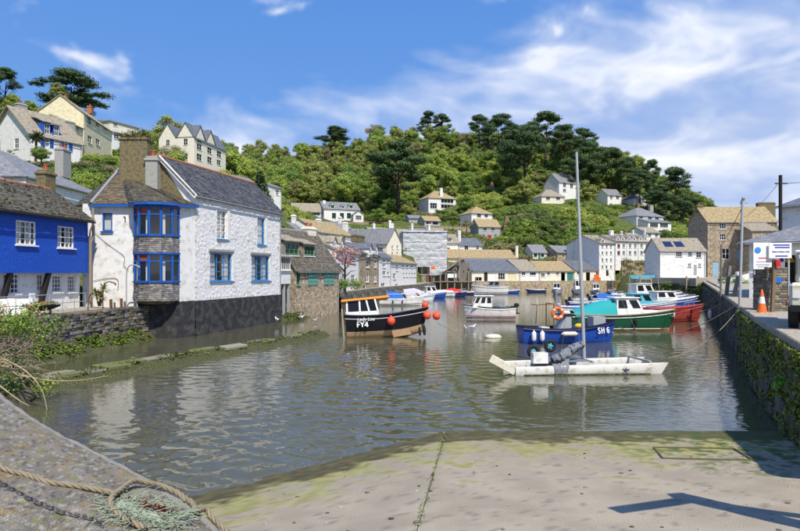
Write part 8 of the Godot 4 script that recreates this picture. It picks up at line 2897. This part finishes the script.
func market_staging():
	# open timber gable of the fish market and the staging on piles before it
	var t := thing("timber_gable", "open timber-framed gable end at the left of the fish market", "building", Vector3(9.9, 2.0, -137.5))
	var mb := MB.new()
	for q in [[Vector3(0, 2.4, 0), Vector3(4.0, 5.1, 0)], [Vector3(4.0, 5.1, 0), Vector3(6.2, 2.4, 0)], [Vector3(0, 2.4, 0), Vector3(6.2, 2.4, 0)], [Vector3(1.5, 2.4, 0), Vector3(4.0, 5.0, 0)], [Vector3(2.6, 0, 0), Vector3(2.6, 4, 0)], [Vector3(4.2, 0, 0), Vector3(4.2, 5, 0)], [Vector3(.2, 0, 0), Vector3(.2, 2.4, 0)], [Vector3(5.9, 0, 0), Vector3(5.9, 2.4, 0)]]:
		mb.bar(q[0], q[1], .28)
	put(mb, "timber_frame", M.grey_wood, t)
	mb = MB.new()
	mb.slab(Vector3(4.0, 5.35, .3), Vector3(4.0, 5.35, -9), Vector3(-.3, 2.4, -9), Vector3(-.3, 2.4, .3), .15)
	put(mb, "roof", M.lichen_grey, t)
	put(boxed(Vector3(5.6, 4.4, .3)), "back_wall", M.grey_wood, t, Vector3(3.0, 2.2, -3.0))
	put(boxed(Vector3(2.0, .9, .1)), "banner", M.white_clean, t, Vector3(1.6, 1.5, .1))
	var s := thing("timber_staging", "timber landing stage on piles below the fish market gable", "jetty", Vector3(6.8, 0, -133.0))
	for i in 10:
		mb = MB.new()
		mb.box(Vector3(i * .95 + .4, 2.2, -1.8), Vector3(.9, .14, 5.5))
		put(mb, "plank", M.grey_wood, s)
	for i in 7:
		mb = MB.new()
		mb.tube([Vector3(i * 1.5 + .3, -2, .7), Vector3(i * 1.5 + .3, 4.3 if i % 2 else 3.1, .7)], .15, 7)
		put(mb, "pile", M.pale_wood, s)
	var fl := MB.new()
	fl.tube([Vector3(0, 0, 0), Vector3(0, 3.4, 0)], .04, 6)
	fl.slab(Vector3(.02, 2.5, .02), Vector3(.8, 2.6, .02), Vector3(.8, 3.2, .02), Vector3(.02, 3.3, .02), .02)
	tag(put(fl, "orange_flag", M.orange, self, Vector3(6.7, 2.3, -132.5)), "small orange flag on a pole by the landing stage", "flag")
	mb = MB.new()
	mb.tube([Vector3(0, 0, 0), Vector3(0, 10.5, 0)], .06, 6)
	tag(put(mb, "flagpole", M.galv, self, Vector3(13.1, 2.2, -136.5)), "tall thin flagpole before the fish market gable", "pole")
	# goods at the shop
	var k := 0
	for q in [Vector3(46.2, 2.3, -146.5), Vector3(47.0, 2.3, -146.9), Vector3(46.5, 3.0, -146.7)]:
		mb = MB.new()
		mb.bevel(Vector3(0, .35, 0), Vector3(.9, .68, .7), .05)
		mb.box(Vector3(0, .7, 0), Vector3(.96, .06, .76))
		tag(put(mb, "fish_box", M.orange, self, q), ["orange fish box on the quay, left one of the pair on the ground", "orange fish box on the quay, right one of the pair on the ground", "orange fish box stacked on top of the pair at far quay"][k], "box")
		k += 1
	# ivy-clad wall and teal hoarding right of the tall white house
	var iv := thing("ivy_wall", "retaining wall overgrown with ivy below the white terrace", "wall", Vector3(50.5, 2.4, -141.0))
	put(boxed(Vector3(9.5, 4.6, .6)), "masonry", M.rubble_far, iv, Vector3(4.6, 2.2, 0))
	var cl := []
	var r := RandomNumberGenerator.new()
	r.seed = 19
	for i in 46: cl.append([Vector3(r.randf_range(-.2, 9.4), r.randf_range(.2, 4.8), .3), Vector3(.8, .6, .35) * r.randf_range(.5, 1.1)])
	put(crown(cl, 3600, .22, [Color(.20, .21, .06), Color(.13, .17, .04), Color(.25, .22, .09)], 20), "ivy", M.leaf, iv)
	var hd := thing("teal_hoarding", "long faded teal hoarding beside the weedy rock", "hoarding", Vector3(39.4, 2.5, -107.2), .08)
	put(boxed(Vector3(4.8, .62, .08)), "panel", M.hull_teal, hd, Vector3(2.4, .9, 0))
	for x in [.2, 1.6, 3.2, 4.6]: put(boxed(Vector3(.1, 1.3, .1)), "post", M.grey_wood, hd, Vector3(x, .6, -.1))

func steps_and_people():
	var t := thing("ramp_wall", "white ramp wall rising along the quay in front of the warehouse", "wall", Vector3(37.6, 2.5, -73.0))
	var mb := MB.new()
	var q := [Vector3(0, 0, 0), Vector3(7.4, 0, 0), Vector3(7.4, 2.2, 0), Vector3(5.4, 2.2, 0), Vector3(0, .7, 0)]
	mb.quad(q[0], q[1], q[3], q[4]); mb.tri(q[1], q[2], q[3])
	var k := Vector3(0, 0, -.4)
	mb.quad(q[4], q[3], q[3] + k, q[4] + k); mb.quad(q[3], q[2], q[2] + k, q[3] + k); mb.quad(q[4] + k, q[0] + k, q[0], q[4])
	put(mb, "wall_face", M.white, t)
	var cp := MB.new()
	cp.bar(q[4] + Vector3(0, .08, -.2), q[3] + Vector3(0, .08, -.2), .55, .14)
	put(cp, "coping", M.rubble_grey, t)
	var cl := []
	var r := RandomNumberGenerator.new()
	r.seed = 3
	for i in 12: cl.append([Vector3(r.randf_range(0, 3.0), r.randf_range(0, 1.0), .6), Vector3(.5, .4, .4)])
	for i in 10: cl.append([Vector3(r.randf_range(4.0, 6.8), r.randf_range(2.0, 2.8), -.8), Vector3(.5, .4, .4)])
	var sh := thing("quay_shrub", "green shrubs growing at the white ramp wall", "shrub", Vector3(37.6, 2.4, -73.0))
	put(crown(cl, 1800, .18, MID, 5), "foliage", M.leaf, sh)
	put(limbs(1.5, .5, .05, 5, 5), "stem", M.bark, sh)
	person(Vector3(37.0, 2.72, -68.0), "person in white top and dark blue trousers walking on the quay road", M.cloth_blue, M.white_clean, 2.6)
	person(Vector3(38.0, 2.72, -69.5), "person in dark clothes beside the walker in white", M.black, M.cloth_blue, 2.9)

# a figure meshed from tapered bones as one surface
func person(at: Vector3, label: String, lower: Material, upper: Material, turn: float):
	var t := thing("person", label, "person", at, turn)
	var hip := Vector3(0, .92, 0)
	var bones := [
		[hip, Vector3(0, 1.2, 0), .15, .15, 0], [Vector3(0, 1.2, 0), Vector3(0, 1.42, .0), .16, .13, 0], [Vector3(-.14, 1.42, 0), Vector3(.14, 1.42, 0), .08, .08, 0],
		[Vector3(.0, 1.45, 0), Vector3(0, 1.58, .01), .055, .05, 0], [Vector3(0, 1.62, .015), Vector3(0, 1.70, .005), .085, .095, 0],
		[Vector3(-.18, 1.41, 0), Vector3(-.24, 1.14, -.05), .055, .045, 0], [Vector3(-.24, 1.14, -.05), Vector3(-.24, .90, .06), .045, .032, 0], [Vector3(-.24, .90, .06), Vector3(-.24, .80, .09), .035, .02, 0],
		[Vector3(.18, 1.41, 0), Vector3(.24, 1.14, .03), .055, .045, 0], [Vector3(.24, 1.14, .03), Vector3(.24, .92, .14), .045, .032, 0], [Vector3(.24, .92, .14), Vector3(.24, .83, .19), .035, .02, 0],
		[Vector3(-.09, .9, 0), Vector3(-.1, .5, .12), .09, .065, 1], [Vector3(-.1, .5, .12), Vector3(-.1, .1, .02), .062, .042, 1], [Vector3(-.1, .05, .0), Vector3(-.1, .04, .16), .045, .035, 1],
		[Vector3(.09, .9, 0), Vector3(.1, .5, -.04), .09, .065, 1], [Vector3(.1, .5, -.04), Vector3(.1, .12, -.22), .062, .042, 1], [Vector3(.1, .07, -.24), Vector3(.1, .04, -.1), .045, .035, 1]]
	var c := .03
	var lo := Vector3(-.36, -.03, -.36)
	var n := Vector3i(24, 64, 24)
	var f := PackedFloat32Array()
	f.resize((n.x + 1) * (n.y + 1) * (n.z + 1))
	var id := func(x: int, y: int, z: int) -> int: return (x * (n.y + 1) + y) * (n.z + 1) + z
	for x in n.x + 1:
		for y in n.y + 1:
			for z in n.z + 1:
				var p := lo + Vector3(x, y, z) * c
				var d := 9.0
				for b in bones:
					var ba: Vector3 = b[1] - b[0]
					var h := clampf((p - b[0]).dot(ba) / maxf(ba.length_squared(), 1e-6), 0, 1)
					var e: float = (p - b[0] - ba * h).length() - lerpf(b[2], b[3], h)
					var k := clampf(.5 + .5 * (d - e) / .03, 0, 1)
					d = lerpf(d, e, k) - .03 * k * (1.0 - k)
				f[id.call(x, y, z)] = d
	var cell := {}
	var mb := MB.new()
	for x in n.x:
		for y in n.y:
			for z in n.z:
				var s := Vector3.ZERO
				var m := 0
				for e in [[0, 0, 0, 1, 0, 0], [0, 1, 0, 1, 1, 0], [0, 0, 1, 1, 0, 1], [0, 1, 1, 1, 1, 1], [0, 0, 0, 0, 1, 0], [1, 0, 0, 1, 1, 0], [0, 0, 1, 0, 1, 1], [1, 0, 1, 1, 1, 1], [0, 0, 0, 0, 0, 1], [1, 0, 0, 1, 0, 1], [0, 1, 0, 0, 1, 1], [1, 1, 0, 1, 1, 1]]:
					var a := f[id.call(x + e[0], y + e[1], z + e[2])]
					var b := f[id.call(x + e[3], y + e[4], z + e[5])]
					if (a < 0) != (b < 0):
						s += Vector3(x + e[0], y + e[1], z + e[2]).lerp(Vector3(x + e[3], y + e[4], z + e[5]), a / (a - b))
						m += 1
				if m:
					var p := lo + s / m * c
					var g := Vector3(f[id.call(x + 1, y, z)] - f[id.call(x, y, z)], f[id.call(x, y + 1, z)] - f[id.call(x, y, z)], f[id.call(x, y, z + 1)] - f[id.call(x, y, z)]).normalized()
					mb.tint = Color(.03, .04, .10) if p.y < .93 else Color(.75, .75, .75) if p.y < 1.5 and absf(p.x) < .3 and p.y > .95 else Color(.5, .3, .22)
					if p.y > 1.69 or (p.y > 1.6 and p.z < -.03): mb.tint = Color(.05, .035, .025)
					if upper == M.cloth_blue and p.y > .95 and p.y < 1.5: mb.tint = Color(.03, .035, .05)
					cell[Vector3i(x, y, z)] = mb.vert(p, g)
	for x in range(1, n.x):
		for y in range(1, n.y):
			for z in range(1, n.z):
				var a := f[id.call(x, y, z)]
				for q in [[Vector3i(1, 0, 0), Vector3i(0, 1, 0), Vector3i(0, 0, 1)], [Vector3i(0, 1, 0), Vector3i(0, 0, 1), Vector3i(1, 0, 0)], [Vector3i(0, 0, 1), Vector3i(1, 0, 0), Vector3i(0, 1, 0)]]:
					var o := Vector3i(x, y, z)
					var e: Vector3i = o + q[0]
					var b := f[id.call(e.x, e.y, e.z)]
					if (a < 0) == (b < 0): continue
					var i0: int = cell.get(o - q[1] - q[2], -1)
					var i1: int = cell.get(o - q[2], -1)
					var i2: int = cell.get(o, -1)
					var i3: int = cell.get(o - q[1], -1)
					if mini(mini(i0, i1), mini(i2, i3)) < 0: continue
					mb.ix.append_array(PackedInt32Array([i0, i2, i1, i0, i3, i2]) if a < 0 else PackedInt32Array([i0, i1, i2, i0, i2, i3]))
	put(mb, "body", M.slate_piece, t)

func rocks():
	# bare cliff faces in the scrub and the weedy point
	var r := RandomNumberGenerator.new()
	r.seed = 8
	for q in CLIFFS:
		var rows := []
		for i in 15:
			var row := []
			for j in 20:
				var u := Vector3(cos(TAU * j / 20), 0, sin(TAU * j / 20))
				var f := i / 14.0
				var rad: float = (1.0 - pow(f, 2.0)) * q[3] * (1.0 + .35 * hill_noise.get_noise_3d(u.x * 60 + q[0] * 7.0, f * 90, u.z * 60))
				row.append(Vector3(u.x * rad, f * q[4] - 2.0, u.z * rad * .7))
			rows.append(row)
		var mb := MB.new()
		mb.grid(rows, true, true)
		tag(put(mb, "rock_outcrop", M[q[6]], self, Vector3(q[0], q[1], q[2])), q[5], "rock")

# added post with arms, out of view, shaped for its shadow on the slipway
func shade_caster():
	var t := thing("shadow_post", "unseen timber post with two arms added to shadow the slipway", "shadow_caster", Vector3(6.3, 2.5, -6.3))
	var mb := MB.new()
	mb.bar(Vector3(0, -.2, 0), Vector3(-.66, 2.5, -.3), .3)
	put(mb, "post", M.grey_wood, t)
	mb = MB.new()
	mb.bar(Vector3(-.6, 2.25, -.3), Vector3(-2.0, 2.4, .4), .08, .3)
	put(mb, "arm", M.grey_wood, t)
	mb = MB.new()
	mb.bar(Vector3(-.5, 1.9, -.25), Vector3(.9, 1.6, .5), .08, .4)
	put(mb, "arm", M.grey_wood, t)

var CLIFFS := [[39.2,11.5,-176.0,3.7,8.8,"pale bare rock face in the scrub above the teal cottage","rock"],[47.1,12.6,-176.0,2.6,7.7,"brown rock face behind the small stone cottage","rock"],[31.1,13.1,-180.0,2.0,10.1,"grey rock buttress right of the grey slate house","rock"],[35.0,33.8,-236.0,1.9,7.3,"pinkish rock outcrop high on the scrub slope","rock"],[39.0,0.8,-106.5,2.2,5.4,"dark weedy rock point at the end of the inner quay","weed_rock"]]

func _ready():
	make_materials()
	make_light()
	make_ground()
	make_water()
	make_slip()
	make_shoulder()
	make_quays()
	make_left_shore()
	make_houses()
	make_left_bank()
	make_boats()
	make_quay_things()
	make_plants()

var ROPE := [[-4.592, -6.763], [-4.238, -6.678], [-3.993, -6.67], [-3.768, -6.636], [-3.465, -6.724], [-3.156, -6.764], [-2.976, -6.821], [-2.769, -6.858], [-2.599, -6.921], [-2.447, -6.848]]
var CHAIN := [[-4.308, -6.468], [-4.103, -6.34], [-3.785, -6.169], [-3.55, -6.08], [-3.246, -6.011], [-2.998, -6.056], [-2.852, -5.95]]
var LOOP := [[-2.536, -6.166], [-2.629, -6.198], [-2.79, -6.241], [-2.939, -6.348], [-3.034, -6.528, 0.02], [-3.061, -6.807, 0.03], [-3.069, -7.148, 0.03], [-2.976, -7.304, 0.0], [-2.851, -7.437], [-2.683, -7.465], [-2.528, -7.354], [-2.44, -7.291], [-2.339, -7.068, 0.02], [-2.259, -6.896, 0.03], [-2.244, -7.147, 0.02], [-2.133, -7.064], [-1.994, -6.957], [-1.912, -6.892], [-1.804, -6.805], [-1.723, -6.739]]
var NET := [-2.71, -6.481, 0.36, 0.3]
var FEET := [[-10.4,-61.3,5.6],[-9.1,-75.0,7.1],[-7.6,-86.4,6.8],[-4.7,-95.3,4.8],[-2.6,-109.1,11.5],[-6.0,-123.4,7.5],[-18.8,-97.8,6.7],[-15.0,-111.5,7.9],[-8.9,-136.0,5.0],[-0.6,-153.2,5.0],[-14.8,-138.4,5.0],[-5.5,-143.7,4.5],[11.2,-185.5,11.3],[-13.8,-191.5,12.9],[4.1,-194.4,3.5],[-19.1,-114.1,4.7],[-10.3,-127.5,4.5],[4.4,-163.7,4.5],[9.3,-169.7,4.5],[-37.9,-58.9,8.5],[-34.0,-47.7,5.5],[-52.4,-89.4,6.0],[-58.1,-111.5,8.6],[-55.1,-100.5,4.0],[-64.2,-138.2,5.5],[-59.8,-126.4,4.0],[-52.8,-158.9,9.7],[-34.1,-124.5,7.0],[-26.1,-122.2,4.0],[-20.5,-206.2,7.7],[-13.8,-199.4,3.5],[-31.0,-203.4,6.1],[12.8,-213.7,6.7],[9.0,-191.3,4.2],[23.4,-190.7,5.2],[24.7,-179.9,4.9],[16.3,-156.2,4.9],[11.5,-154.4,4.5],[18.8,-152.4,10.2],[20.5,-145.9,7.5],[27.7,-147.1,7.0],[35.2,-148.8,6.1],[43.1,-151.7,6.0],[35.5,-163.4,4.5],[41.1,-162.2,5.0],[47.3,-154.5,7.5],[51.7,-154.9,6.0],[55.3,-156.9,6.0],[58.9,-158.9,6.0],[74.9,-194.5,7.2],[76.2,-185.8,6.2],[87.5,-232.3,5.0],[77.5,-230.3,5.0],[60.0,-230.0,6.7],[52.5,-219.4,5.9],[66.7,-170.2,5.0],[50.2,-113.5,5.5],[64.1,-120.2,7.8],[64.8,-112.2,4.0],[28.3,-40.9,6.0],[34.4,-47.4,6.5]]
